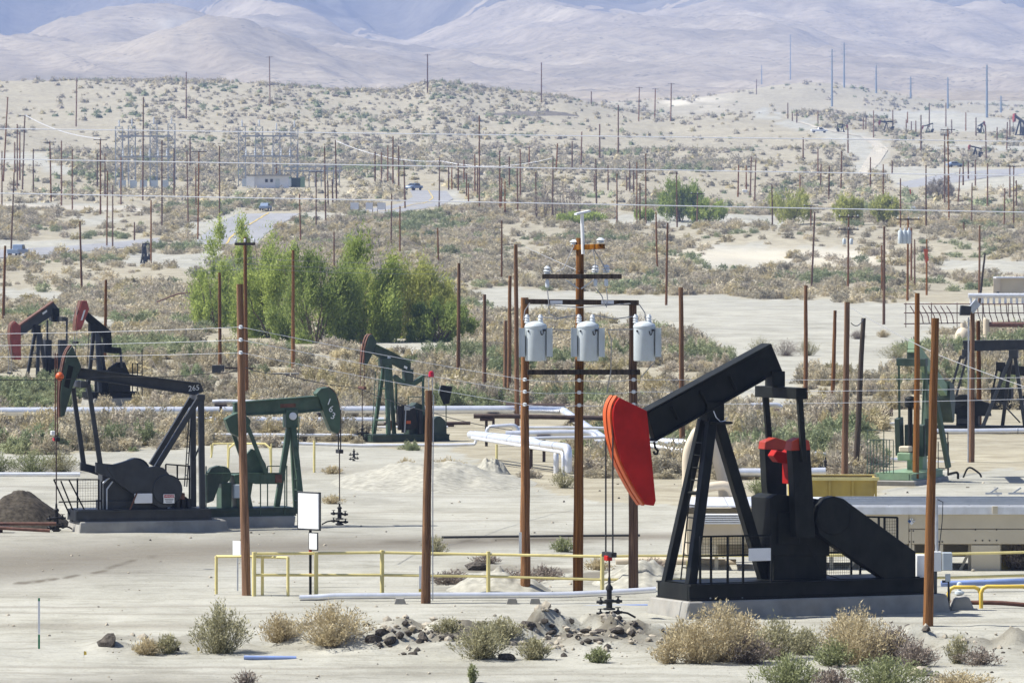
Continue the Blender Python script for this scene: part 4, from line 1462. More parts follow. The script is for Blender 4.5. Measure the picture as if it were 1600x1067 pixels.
# ======================= slate pump jack no. 265 (pivot at the rear end of its beam)
B = Pump("pump_jack", 118, 830, 196, "slate-grey pump jack numbered 265 with green horse head")
ue = B.l(330, 818, .7).x
B.pad(B.l(125, 830, .8).x, ue - .45, .85, .33, "concrete slab under the slate pump jack with the green head")
B.skid('slate', B.l(120, 818, .7).x, ue, .68, .335, .67, 5)
hd = B.plate("horse_head", 'dgreen', [(113, 540), (127.5, 573), (120, 589), (114, 604), (101, 649), (95, 652), (94.7, 615), (99, 577), (105, 552)], .24, .48)
B.rim('rust', [(113, 540), (105, 552), (99, 577), (94.7, 615), (95, 652)], .2, .14, .04, hd)
B.rim('rust', [(113, 540), (105, 552), (99, 577), (94.7, 615), (95, 652)], -.02, .14, .04, hd)
B.plate("head_slot", 'black', [(107, 570), (115, 573), (108, 607), (100, 604)], .25, .02, hd)
bm_ = B.plate("walking_beam", 'slate', [(122, 575), (160, 580), (314, 599.5), (319, 612), (306, 616), (223, 604), (150, 596), (122, 590)], .10, .20)
B.plate("top_flange", 'slate', [(122, 574), (314, 598.5), (314, 601), (122, 577)], .19, .38, bm_)
B.plate("bottom_flange", 'slate', [(122, 588.5), (223, 602.5), (306, 614.5), (306, 617.5), (223, 605.5), (122, 591.5)], .19, .38, bm_)
q = B.l(303, 606.5, .11)
letters("265", .24, (q.x, q.y + .006 * B.ns, q.z), (-1, 0, .10), (0, 0, 1), M['white'], "number", bm_)
B.cross("equalizer", 'slate', 126, 600, .55, .22, .20)
B.strut("pitman_arm", 'slate', (138, 601, .52), (157, 728, .52), .13, .10, w2=.15)
B.strut("pitman_arm", 'slate', (114, 606, -.52), (131, 728, -.52), .13, .10, w2=.15)
cr = B.plate("crank_arm", 'slate', [(150, 722), (162, 724), (200, 728), (214, 740), (212, 764), (180, 750), (150, 738)], .60, .16)
B.plate("crank_arm", 'slate', [(126, 722), (150, 728), (180, 735), (176, 750), (140, 738), (126, 735)], -.44, .16)
B.plate("counterweight", 'slate', [(166, 729), (192, 722), (210, 716), (222, 719), (232, 730), (246, 728), (256, 731), (270, 747), (277, 765), (276, 782), (268, 792), (252, 794), (214, 776), (180, 752)], .62, .26)
B.drum("counterweight_lobe", 'slate', 262, 765, 24, .66, .34)
B.drum("counterweight_lobe", 'slate', 213, 738, 23, -.34, .30)
gb = B.plate("gearbox", 'slate', [(160, 740), (176, 733), (238, 740), (244, 762), (244, 804), (160, 804)], .34, .68)
B.rect("gearbox_stand", 'slate', 158, 782, 262, 806, .4, .8)
B.drum("motor", 'blackrust', 284, 788, 14, .3, .6)
B.strut("diagonal_leg", 'slate', (311, 622, .45), (243, 732, .45), .16, .14)
B.strut("diagonal_leg", 'slate', (299, 622, -.4), (236, 726, -.45), .16, .14)
B.strut("rear_leg", 'slate', (314, 620, .45), (316, 806, .5), .17, .17)
B.strut("rear_leg", 'slate', (301, 620, -.4), (302, 804, -.5), .17, .17)
B.cross("post_bearing", 'slate', 308, 620, .55, .25, .17)
B.strut("cross_brace", 'slate', (302, 720, -.45), (315, 690, .45), .05, .05)
B.ladder('black', (297, 655, -.5), (290, 760, -.5), .16, .3)
b_ = B.bridle((93, 552), (88, 686), .16, 'rust')
B.rect("load_cell", 'redsign', 84, 684, 92, 689, .12, .2)
B.rect("load_cell_cover", 'white', 80, 673, 86, 680, .15, .12)
MB().tube([(b_.x, 0, b_.z), (b_.x, 0, .8)], .02, 6).build("polished_rod", M['darkrust'], B.root)
wB = wellhead(B.w((b_.x, 0, 0)), .62, "dark wellhead beside the black dirt pile", True, .4, stack=1.3)
wB.location.z = gz(wB.location.x, wB.location.y)
guard_rail(B, "guard_fence", "leaning black mesh guard at the head end of the slate pump jack",
           [(121, 747, 806, -.5), (154, 749, 806, .5), (159, 752, 803, .6)],
           [[(84, 749, -.3), (116, 820, -.3)], [(95, 751, 0), (124, 822, 0)], [(108, 750, .3), (140, 812, .3)], [(84, 749, -.3), (155, 749, .5)], [(92, 784, -.3), (159, 782, .5)]], 'black', [(121, 750, 154, 800, .3, .08)])
guard_rail(B, "guard_fence", "black guard rail round the motor of the slate pump jack", [(259, 725, 800, -.66), (277, 727, 800, -.66), (296, 728, 800, -.66)], [[(259, 725, -.66), (297, 728, -.66)], [(259, 748, -.66), (297, 748, -.66)]], 'black')
sg = empty("sign_plate", B.w(B.l(224, 786, .72)), B.phi, "blank white sign hung on the slate pump jack's counterweight", "sign")
p1, p2 = B.l(210, 771, .72), B.l(238, 786, .72)
MB().box((0, 0, (p1.z - p2.z) / 2), (abs(p1.x - p2.x), .02, p1.z - p2.z)).build("plate", M['signgrey'], sg, bevel=.012)
sg = empty("danger_sign", B.w(B.l(264, 786, .72)), B.phi, "small red and white danger sign on the slate pump jack", "sign")
p1, p2 = B.l(256, 772, .72), B.l(273, 786, .72)
w_, h_ = abs(p1.x - p2.x), p1.z - p2.z
MB().box((0, 0, h_ / 2), (w_, .02, h_)).build("plate", M['white'], sg)
MB().box((0, .013 * B.ns, h_ * .78), (w_ * .94, .006, h_ * .34)).build("red_band", M['redsign'], sg)
letters("DANGER", h_ * .34, (0, .018 * B.ns, h_ * .78), (-1, 0, 0), (0, 0, 1), M['white'], "lettering", sg, .001)
for k in range(3):
    MB().box((0, .012 * B.ns, h_ * (.45 - .15 * k)), (w_ * (.8 - .12 * k), .004, h_ * .05)).build("text_line", M['ink'], sg)

B.rod("oil_pipe", 'steel', [(160, 802, .5), (160, 756, .5), (166, 750, .5), (174, 744, .5)], .03)
B.rod("oil_pipe", 'steel', [(167, 802, .52), (167, 764, .52), (176, 752, .52)], .025)
B.rod("brake_lever", 'rust', [(203, 796, .75), (210, 779, .75), (214, 770, .75)], .025)
for x in (276, 284, 293):
    B.rect("engine_fitting", 'blackrust', x, 776 + (x % 5), x + 6, 802, .5, .3)
B.rect("engine_fitting", 'rust', 279, 770, 289, 780, .55, .25)
for k in range(5):
    B.rod("anchor_bolt", 'steel', [(140 + 42 * k, 822, .74), (140 + 42 * k, 816, .74)], .02)

# ======================= green pump jack no. 163 (head to the right)
C = Pump("pump_jack", 395, 822, 18, "small green pump jack numbered 163 with its head to the right")
C.pad(C.l(316, 826, .7).x, C.l(462, 826, .7).x, .72, .34, "concrete slab under the green pump jack numbered 163")
C.skid('dgreen', C.l(322, 812, .6).x, C.l(462, 812, .6).x, .58, .345, .58, 5)
hd = C.plate("horse_head", 'green', [(514, 604.5), (525, 615.6), (532, 641), (532, 670), (528, 678), (517.5, 673), (507, 647.5), (500, 625), (494, 615), (501, 607)], .2, .4)
C.rim('rust', [(514, 604.5), (525, 615.6), (532, 641), (532, 670), (528, 678)], .15, .3, .03, hd)
q = C.l(518, 640, .21)
for k, ch in enumerate("163"):
    q = C.l(514 + 3.2 * k, 628 + 11 * k, .21)
    letters(ch, .30, (q.x, q.y + .006 * C.ns, q.z), (.93, 0, -.36), (.36, 0, .93), M['white'], "number", hd)
bm_ = C.plate("walking_beam", 'green', [(366, 630), (384, 628), (497, 619), (504, 641), (471, 644), (385, 648), (366, 646)], .1, .2)
C.plate("top_flange", 'green', [(366, 629), (384, 627), (497, 618), (497, 620.5), (384, 629.5), (366, 631)], .17, .34, bm_)
C.plate("bottom_flange", 'green', [(366, 645), (385, 647), (471, 643), (503, 640), (503, 642.5), (471, 645.5), (385, 649.5), (366, 647)], .17, .34, bm_)
C.plate("rust_patch", 'rust', [(438, 631), (462, 630), (462, 636), (438, 637)], .105, .01, bm_)
C.rect("saddle_bearing", 'green', 447, 640, 466, 668, .2, .4)
C.drum("bearing_cap", 'signgrey', 458, 650, 6, .24, .05)
C.strut("samson_post_leg", 'green', (452, 666, 0), (430, 806, 0), .17, .16)
C.strut("samson_post_leg", 'green', (458, 666, .12), (473, 806, .42), .16, .15)
C.strut("samson_post_leg", 'green', (456, 666, -.12), (463, 802, -.42), .16, .15)
C.cross("cross_brace", 'green', 464, 720, .26, .06, .06)
C.ladder('green', (465, 650, .3), (462, 798, .42), .16, .3)
C.plate("equalizer_saddle", 'green', [(352, 655), (360, 650), (372, 644), (386, 650), (392, 657), (388, 676), (372, 682), (360, 676)], .5, .3)
C.cross("equalizer", 'green', 372, 664, .7, .2, .2)
C.strut("pitman_arm", 'green', (386, 664, .66), (416, 740, .66), .12, .09)
C.strut("pitman_arm", 'green', (360, 664, -.66), (386, 740, -.66), .12, .09)
C.plate("counterweight", 'green', [(386, 742), (384, 712), (394, 701), (404, 706), (415, 724), (420, 742)], .42, .2)
C.plate("crank_arm", 'green', [(378, 738), (438, 740), (440, 756), (400, 756), (378, 752)], .62, .16)
C.rect("crank_tip", 'rust', 430, 741, 441, 754, .64, .2)
C.plate("gearbox", 'green', [(366, 742), (390, 738), (396, 750), (392, 775), (398, 806), (372, 806)], .35, .7)
C.drum("motor", 'green', 348, 742, 14, .25, .5)
C.rect("motor_stand", 'green', 346, 754, 362, 806, .3, .6)
C.plate("belt_guard", 'dgreen', [(323, 742), (330, 731), (342, 727), (350, 732), (342, 760), (334, 782), (324, 786)], .5, .25)
C.rect("control_box", 'tank', 366, 757, 377, 778, .66, .2)
b_ = C.bridle((529, 640), (530.5, 705), .12)
MB().tube([(b_.x, 0, b_.z), (b_.x, 0, .75)], .018, 6).build("polished_rod", M['darkrust'], C.root)
wC = wellhead(C.w((b_.x, 0, 0)), .55, "black wellhead at the head of green pump jack 163", True, 3.0)
wC.location.z = gz(wC.location.x, wC.location.y)
guard_rail(C, "guard_fence", "thin green guard rails round pump jack 163",
           [(322, 728, 812, .62), (407, 738, 812, .62), (445, 738, 812, .62), (418, 728, 806, -.6), (448, 728, 806, -.6)],
           [[(322, 739, .62), (446, 739, .62)], [(322, 808, .62), (446, 808, .62)], [(418, 728, -.6), (449, 728, -.6)]], 'green', r=.018)

# ======================= green pump jack in the middle distance
D = Pump("pump_jack", 640, 689, 207, "green pump jack before the silver pipeline, head raised to the left")
D.skid('dgreen', D.l(580, 684, .5).x, D.l(700, 688, .5).x, .6, .02, .3, 5)
hd = D.plate("horse_head", 'dgreen', [(582, 523), (589, 534), (583, 551), (574, 569.7), (569, 569.7), (572, 542), (577, 526)], .22, .48)
D.rim('rust', [(582, 522.5), (577, 526), (572, 542), (569, 569)], .18, .12, .03, hd)
D.rim('rust', [(582, 522.5), (577, 526), (572, 542), (569, 569)], -.06, .12, .03, hd)
bm_ = D.plate("walking_beam", 'dgreen', [(587, 538), (620, 554), (642.5, 567), (641.5, 579), (629, 577), (606, 565), (584, 553)], .11, .22)
D.plate("top_flange", 'green', [(587, 537), (620, 553), (642.5, 566), (642.5, 568), (620, 555), (587, 539.5)], .17, .34, bm_)
for x, y in ((606, 556), (632, 571)):
    D.plate("maker_plate", 'white', [(x, y), (x + 5, y + 2.5), (x + 4, y + 6), (x - 1, y + 3.5)], .118, .012, bm_)
D.rect("saddle_bearing", 'dgreen', 597, 560, 613, 573, .2, .4)
D.strut("samson_post_leg", 'green', (600, 571, -.12), (584, 678, -.5), .15, .15)
D.strut("samson_post_leg", 'green', (604, 571, .12), (607, 680, .5), .17, .16)
D.strut("samson_post_leg", 'green', (609, 571, 0), (616, 678, 0), .15, .15)
for y in (607, 656):
    D.strut("cross_brace", 'green', (594 - (y - 607) * .13, y, -.3), (605.5, y, .34), .07, .07)
D.ladder('green', (590, 580, -.3), (584, 676, -.5), .18, .36)
D.plate("equalizer", 'green', [(616, 588), (619, 585), (633, 596), (647, 596), (661, 586), (664, 586), (663, 594), (648, 603), (632, 603), (618, 595)], .1, .2)
D.rect("tail_bearing", 'dgreen', 633, 577, 646, 597, .16, .32)
D.strut("pitman_arm", 'green', (619, 591, -.1), (619, 645, -.5), .09, .08)
D.strut("pitman_arm", 'green', (661, 591, .1), (661, 648, .55), .09, .08)
D.plate("counterweight", 'blackrust', [(622, 640), (640, 634), (650, 640), (652, 668), (636, 672), (622, 662)], .45, .2)
D.drum("crank_disc", 'blackrust', 644, 654, 17, -.3, .2)
D.plate("gearbox", 'dgreen', [(640, 640), (652, 629), (664, 634), (668, 680), (640, 680)], .3, .6)
D.rect("orange_cover", 'orange', 608, 657, 612, 673, -.2, .2)
D.rect("orange_cover", 'orange', 634, 657, 642, 662, .5, .1)
D.plate("belt_guard", 'dgreen', [(676, 686), (676, 660), (681, 652), (688, 650), (696, 657), (698, 670), (698, 686)], .5, .35)
D.rod("guard_frame", 'green', [(638, 680, -.6), (638, 620, -.6), (661, 620, -.6), (661, 676, -.6)], .025)
b_ = D.bridle((571, 530), (566, 606), .2, 'rust', .014, 'rust')
MB().tube([(b_.x, 0, b_.z), (b_.x, 0, .5)], .02, 6).build("polished_rod", M['darkrust'], D.root)
wD = wellhead(D.w((b_.x, 0, 0)), .6, "dark wellhead under the mid-distance green pump jack's head", True, 0.3)
wD.location.z = gz(wD.location.x, wD.location.y)
fl = gp(697, 688)
r_ = empty("floodlight", fl, 0, "black boxy floodlight on a thin post behind the beacon pole", "floodlight")
t_ = at(697, 632, fl.y)
MB().tube([(0, 0, 0), (0, 0, t_.z - fl.z)], .025, 6).build("post", M['dgreen'], r_)
zt = t_.z - fl.z
MB().prism([(-.30, -.2, zt + .45), (-.22, -.2, zt + .85), (.28, -.2, zt + .78), (.14, -.2, zt + .05), (-.1, -.2, zt)], (0, .4, 0)).build("lamp_housing", M['black'], r_, bevel=.02)
MB().prism([(-.32, -.12, zt + .48), (-.24, -.12, zt + .8), (-.27, -.12, zt + .82), (-.35, -.12, zt + .5)], (0, .3, 0)).build("lens", M['signgrey'], r_)

for x, y0, y1 in ((624, 634, 672), (630, 632, 676), (655, 640, 678), (668, 650, 682)):
    D.rect("engine_fitting", 'blackrust', x, y0, x + 5, y1, .6, .2)
D.rod("fuel_line", 'steel', [(632, 676, .62), (634, 640, .62), (648, 636, .62)], .03)
D.rect("engine_cover", 'steel', 632, 633, 641, 641, .62, .3)

# ======================= the two red-headed pump jacks at far left
E1 = Pump("pump_jack", 62, 598, 207, "far pump jack at the left edge with faded red head and rusty beam")
E1.skid('black', E1.l(38, 598, .5).x, E1.l(112, 602, .5).x, .6, .0, .3, 4)
hd = E1.plate("horse_head", 'oldred', [(24, 502), (32.5, 510), (33, 562), (24, 562), (19, 545), (16.5, 525), (18, 508)], .26, .5)
E1.rim('rust', [(24, 502), (18, 508), (16.5, 525), (19, 545), (24, 562)], .22, .42, .03, hd)
bm_ = E1.plate("walking_beam", 'slate', [(31.5, 508.5), (83.6, 472), (91.5, 482), (92, 487), (34, 524)], .12, .24)
E1.plate("top_flange", 'rust', [(31.5, 507), (83.6, 470.5), (84.5, 473), (32, 510)], .2, .4, bm_)
E1.plate("maker_plate", 'signgrey', [(66, 489), (73, 484), (74, 487), (67, 492)], .13, .012, bm_)
E1.rect("saddle_bearing", 'black', 53, 508, 64, 521, .2, .4)
E1.strut("samson_post_leg", 'slate', (55, 519, -.1), (41, 597, -.5), .17, .16)
E1.strut("samson_post_leg", 'slate', (60, 519, .12), (58.5, 598, .5), .18, .17)
E1.strut("samson_post_leg", 'slate', (62, 519, 0), (73, 596, 0), .2, .18)
E1.cross("cross_brace", 'slate', 53, 552, .36, .08, .08)
E1.rect("tail_bearing", 'black', 83, 482, 93, 503, .18, .36)
E1.cross("equalizer", 'slate', 89.5, 498, 1.05, .24, .25)
E1.strut("pitman_arm", 'slate', (74, 500, -1.0), (74, 560, -1.0), .1, .1)
E1.strut("pitman_arm", 'slate', (104.5, 496, 1.0), (104, 540, 1.0), .1, .1)
E1.rect("counterweight", 'slate', 71, 531, 81, 579, -.75, .35)
E1.rect("counterweight", 'slate', 94, 531, 106, 580, .95, .35)
E1.rect("gearbox", 'black', 76, 560, 100, 594, .4, .8)
b_ = E1.bridle((20, 508), (15.5, 583), .2, 'wiredull', .02)
MB().tube([(b_.x, 0, b_.z), (b_.x, 0, .3)], .02, 6).build("polished_rod", M['darkrust'], E1.root)

E2 = Pump("pump_jack", 182, 634, 207, "far pump jack with dark beam and dull red head behind the slate one")
E2.pad(E2.l(146, 630, .7).x, E2.l(216, 632, .7).x, .8, .42, "concrete block under the far dark pump jack with dull red head")
E2.skid('black', E2.l(143, 619, .6).x, E2.l(218, 620, .6).x, .62, .43, .72, 4)
hd = E2.plate("horse_head", 'oldred', [(128, 470), (136, 470), (139.5, 483), (127, 515), (119, 516.5), (121, 495)], .24, .48)
E2.rim('rust', [(128, 470), (121, 495), (119, 516)], .2, .4, .03, hd)
E2.plate("head_stripe", 'signgrey', [(131, 485), (134, 484), (129, 500), (126, 501)], .25, .012, hd)
E2.plate("walking_beam", 'black', [(138, 488), (174, 517.5), (175, 541), (163, 529), (136, 500)], .13, .26)
E2.strut("samson_post_leg", 'slate', (147, 514, -.1), (137, 612, -.5), .17, .16)
E2.strut("samson_post_leg", 'slate', (151, 514, .1), (156, 614, .5), .18, .17)
E2.strut("samson_post_leg", 'slate', (153, 514, 0), (168, 612, 0), .17, .16)
E2.rect("saddle_bearing", 'black', 142, 506, 156, 518, .2, .4)
E2.cross("cross_brace", 'slate', 145, 561, .4, .08, .08)
E2.rect("tail_bearing", 'black', 164, 530, 175, 550, .18, .36)
E2.cross("equalizer", 'black', 172.5, 547, 1.1, .26, .3)
E2.strut("pitman_arm", 'slate', (188, 545, 1.05), (190, 575, 1.05), .1, .1)
E2.strut("pitman_arm", 'slate', (157, 547, -1.05), (158, 580, -1.05), .1, .1)
E2.plate("counterweight", 'black', [(170, 600), (172, 575), (186, 566), (195, 566), (204, 588), (204, 612), (172, 612)], .9, .3)
E2.rect("gearbox", 'black', 158, 578, 192, 614, .45, .9)
E2.ladder('black', (141, 520, -.4), (136, 610, -.6), .16, .36)
b_ = E2.bridle((122, 480), (118, 535), .18, 'wiredull', .018)
MB().tube([(b_.x, 0, b_.z), (b_.x, 0, .3)], .02, 6).build("polished_rod", M['darkrust'], E2.root)
guard_rail(E2, "guard_fence", "thin rail cage at the tail of the far dark pump jack", [(207, 567, 619, .5), (222, 546, 619, .5), (215, 568, 619, -.5)], [[(207, 568, .5), (222, 568, .5)], [(207, 590, .5), (222, 590, .5)]], 'black')

# ======================= pale green pump jack seen from its tail, at right
F = Pump("pump_jack", 1432, 752, 70, "pale green pump jack seen from behind among the right-hand poles")
F.pad(F.l(1386, 748, -.2).x - .1, F.l(1386, 748, -.2).x + 4.4, .85, .16, "pale concrete strip under the pale green pump jack")
F.skid('lgreen', F.l(1388, 744, -.2).x, F.l(1388, 744, -.2).x + 4.2, .62, .165, .42, 4)
tail = F.l(1424, 540, 0)
head = tail + Vector((4.4, 0, -1.75))
bmb = MB().bar(tail, head, .26, .52, up=(0, 0, 1), h2=.42).build("walking_beam", M['lgreen'], F.root, bevel=.015)
mid = tail.lerp(head, .52)
MB().bar((mid.x, 0, mid.z - .35), (mid.x, 0, mid.z - .1), .4, .4).build("saddle_bearing", M['green'], F.root)
for sx, sy in ((.9, .5), (.9, -.5), (-.9, 0)):
    MB().bar((mid.x, sy * .25, mid.z - .3), (mid.x + sx, sy, .42), .16, .16).build("samson_post_leg", M['green'], F.root)
hp = [(head.x, head.z + .35), (head.x + .55, head.z + .2), (head.x + .75, head.z - .4), (head.x + .6, head.z - 1.15), (head.x + .45, head.z - 1.2), (head.x, head.z - .3)]
MB().rounded_xz(hp, -.22, .22).build("horse_head", M['dgreen'], F.root)
ez = F.l(1412, 567, 0).z
MB().bar((tail.x + .1, -.55, ez), (tail.x + .1, .55, ez), .35, .28).build("equalizer", M['dgreen'], F.root, bevel=.01)
MB().box((tail.x + .1, 0, ez + .25), (.3, .3, .5)).build("tail_bearing", M['dgreen'], F.root)
for sy in (-.5, .5):
    MB().bar((tail.x + .1, sy, ez), (tail.x + .35, sy * 1.1, 2.1), .08, .08).build("pitman_arm", M['green'], F.root)
    MB().rounded_xz([(tail.x + .1, 2.3), (tail.x + .6, 2.35), (tail.x + .75, 1.0), (tail.x + .25, .95)], sy * 1.15 - .1, sy * 1.15 + .1).build("counterweight", M['dgreen'], F.root, bevel=.015)
MB().box((tail.x + .75, 0, 1.5), (.75, .75, 1.15)).build("gearbox", M['dgreen'], F.root, bevel=.03)
MB().box((tail.x + .75, 0, .68), (.6, .6, .5)).build("gearbox_stand", M['lgreen'], F.root, bevel=.02)
MB().box((tail.x + .05, -.12, 1.1), (.2, .22, 1.3)).build("tail_column", M['lgreen'], F.root, bevel=.02)
MB().tube([(tail.x - .15, .0, .9), (tail.x - .15, .0, 2.7)], .09, 10).build("exhaust_stack", M['black'], F.root, smooth=True)
MB().lathe((tail.x - .15, 0, 2.7), [(.1, 0), (.2, .06), (.2, .34), (.12, .42)], 12).build("stack_cap", M['black'], F.root, smooth=True)
MB().box((tail.x - .35, .1, .95), (.6, .5, .28)).build("engine_block", M['lgreen'], F.root, bevel=.03)
MB().box((tail.x - .4, .1, 1.22), (.45, .4, .22)).build("engine_cover", M['tanpipe'], F.root, bevel=.04)
F.ladder('black', (1474, 690, -.6), (1474, 745, -.6), .2, .3)
guard_rail(F, "guard_fence", "thin green rail cage beside the pale green pump jack",
           [(1355, 672, 745, .3), (1381, 672, 740, .3), (1396, 688, 740, .3)] + [(1360 + 5 * k, 687, 738, .3) for k in range(7)],
           [[(1355, 672, .3), (1381, 672, .3)], [(1355, 687, .3), (1396, 687, .3)], [(1355, 725, .3), (1396, 725, .3)]], 'green', r=.014)
guard_rail(F, "guard_fence", "black ladder cage right of the pale green pump jack",
           [(1440, 676, 745, -.9), (1460, 676, 745, -.9), (1481, 676, 745, -.9)], [[(1438, 676, -.9), (1481, 676, -.9)], [(1438, 685, -.9), (1481, 685, -.9)], [(1438, 715, -.9), (1481, 715, -.9)]], 'black', r=.02)

# ======================= black pump jack leaving the frame at right
G = Pump("pump_jack", 1560, 676, -12, "black pump jack running off the right edge of the picture")
G.plate("walking_beam", 'slate', [(1504, 533), (1680, 531), (1680, 545), (1520, 548.5), (1506, 550)], .13, .26)
G.plate("top_flange", 'slate', [(1504, 532), (1680, 530), (1680, 532), (1504, 534)], .2, .4)
hpx = [(1672, 520), (1690, 526), (1698, 560), (1692, 590), (1684, 592), (1672, 555)]
G.plate("horse_head", 'oldred', hpx, .22, .44)
G.rect("tail_bearing", 'slate', 1503, 546, 1513, 558, .2, .4)
G.cross("equalizer", 'slate', 1505, 558, .45, .2, .16)
G.strut("pitman_arm", 'slate', (1511, 558, .42), (1493, 622, .42), .1, .1)
G.strut("pitman_arm", 'slate', (1501, 557, -.42), (1483, 620, -.42), .1, .1)
G.plate("crank_arm", 'black', [(1440, 662), (1447, 655), (1480, 625), (1500, 617), (1514, 617), (1516, 630), (1490, 640), (1448, 672)], .5, .16)
G.plate("counterweight", 'black', [(1478, 625), (1495, 617), (1508, 616), (1520, 622), (1545, 630), (1548, 650), (1500, 650), (1478, 640)], .34, .3)
G.rect("gearbox", 'black', 1494, 636, 1528, 674, .3, .8)
G.rect("gearbox_cover", 'slate', 1496, 654, 1512, 662, .33, .06)
G.rect("saddle_bearing", 'slate', 1576, 546, 1590, 560, .2, .4)
G.strut("samson_post_leg", 'slate', (1580, 556, .12), (1535, 668, .55), .16, .15)
G.strut("samson_post_leg", 'slate', (1580, 556, -.12), (1566, 668, -.55), .16, .15)
G.strut("samson_post_leg", 'slate', (1586, 556, 0), (1602, 670, 0), .16, .15)
G.strut("cross_brace", 'slate', (1558, 622, .3), (1594, 660, 0), .06, .06)
G.skid('black', G.l(1448, 676, .5).x, G.l(1690, 676, .5).x, .62, .02, .3, 5)
G2 = Pump("pump_jack", 1600, 640, -14, "black pump jack behind, cut off by the right edge")
G2.plate("walking_beam", 'black', [(1556, 565), (1570, 569), (1700, 584), (1700, 598), (1572, 584), (1556, 578)], .12, .24)
G2.rect("tail_bearing", 'black', 1556, 566, 1569, 578, .2, .4)
G2.strut("pitman_arm", 'black', (1558, 575, .4), (1552, 606, .4), .1, .1)
G2.strut("pitman_arm", 'black', (1566, 576, -.4), (1560, 606, -.4), .1, .1)
G2.strut("samson_post_leg", 'black', (1622, 580, .1), (1590, 640, .5), .16, .15)
G2.strut("samson_post_leg", 'black', (1622, 580, -.1), (1640, 640, -.5), .16, .15)
G2.rect("gearbox", 'black', 1548, 606, 1580, 640, .4, .8)
G2.plate("horse_head", 'oldred', [(1698, 575), (1716, 585), (1716, 620), (1706, 640), (1698, 610)], .22, .44)


# ======================= far, small pump jacks
def small_pump(px, py, height_px, heading, tilt, label, mats=('black', 'oldred')):
    g = gp(px, py)
    r = empty("pump_jack", g, math.radians(heading), label, "pump jack")
    k = height_px / (FOC / g.y) / 5.0
    c, s = math.cos(tilt), math.sin(tilt)
    z0 = 3.9 * k
    def bp(u, w=0):
        return ((u * c) * k, w, z0 + u * s * k)
    MB().bar(bp(-2.6), bp(2.4), .4 * k, .55 * k).build("walking_beam", M[mats[0]], r)
    hx, _, hz_ = bp(2.4)
    MB().rounded_xz([(hx - .2 * k, hz_ + .6 * k), (hx + .5 * k, hz_ + .45 * k), (hx + .75 * k, hz_ - .4 * k), (hx + .5 * k, hz_ - 1.5 * k), (hx + .1 * k, hz_ - 1.4 * k), (hx - .2 * k, hz_ - .3 * k)], -.3 * k, .3 * k).build("horse_head", M[mats[1]], r)
    for sx, sy in ((1.0, .7), (1.0, -.7), (-.9, 0)):
        MB().bar((0, sy * .2 * k, z0 - .2 * k), (sx * k, sy * k, 0), .3 * k).build("samson_post_leg", M[mats[0]], r)
    tx, _, tz = bp(-2.5)
    for sy in (-.7, .7):
        MB().bar((tx, sy * k, tz), (tx + .1 * k, sy * k, 1.6 * k), .2 * k).build("pitman_arm", M[mats[0]], r)
        MB().rounded_xz([(tx - .7 * k, 2.0 * k), (tx + .5 * k, 2.1 * k), (tx + .9 * k, .9 * k), (tx - .2 * k, .8 * k)], sy * k - .18 * k, sy * k + .18 * k).build("counterweight", M[mats[0]], r)
    MB().bar((tx, -.8 * k, tz), (tx, .8 * k, tz), .3 * k).build("equalizer", M[mats[0]], r)
    MB().box((tx + .4 * k, 0, .8 * k), (1.2 * k, .9 * k, 1.6 * k)).build("gearbox", M[mats[0]], r)
    MB().box((-1.2 * k, 0, .12 * k), (5.4 * k, 1.4 * k, .3 * k)).build("skid_base", M[mats[0]], r)
    MB().tube([(hx + .72 * k, 0, hz_ - .4 * k), (hx + .72 * k, 0, 0)], .06 * k, 5).build("polished_rod", M[mats[0]], r)
    return r


small_pump(1385, 206, 20, 180, .02, "tiny far pump jack standing level on the pale flat at upper right")
small_pump(1316, 207, 15, 10, -.15, "tiny far pump jack right of the white truck")
small_pump(1450, 208, 16, 175, -.3, "tiny far pump jack with lowered head right of the level one")
small_pump(1534, 208, 18, 60, .3, "tiny far pump jack seen end-on near the upper right edge")
small_pump(1594, 212, 32, 120, .4, "far pump jack with raised head at the upper right edge")
small_pump(1524, 246, 20, 200, .2, "small pump jack with orange parts below the far row")
small_pump(226, 412, 36, 100, -.15, "small end-on pump jack beside a pole at upper left", ('slate', 'blackrust'))


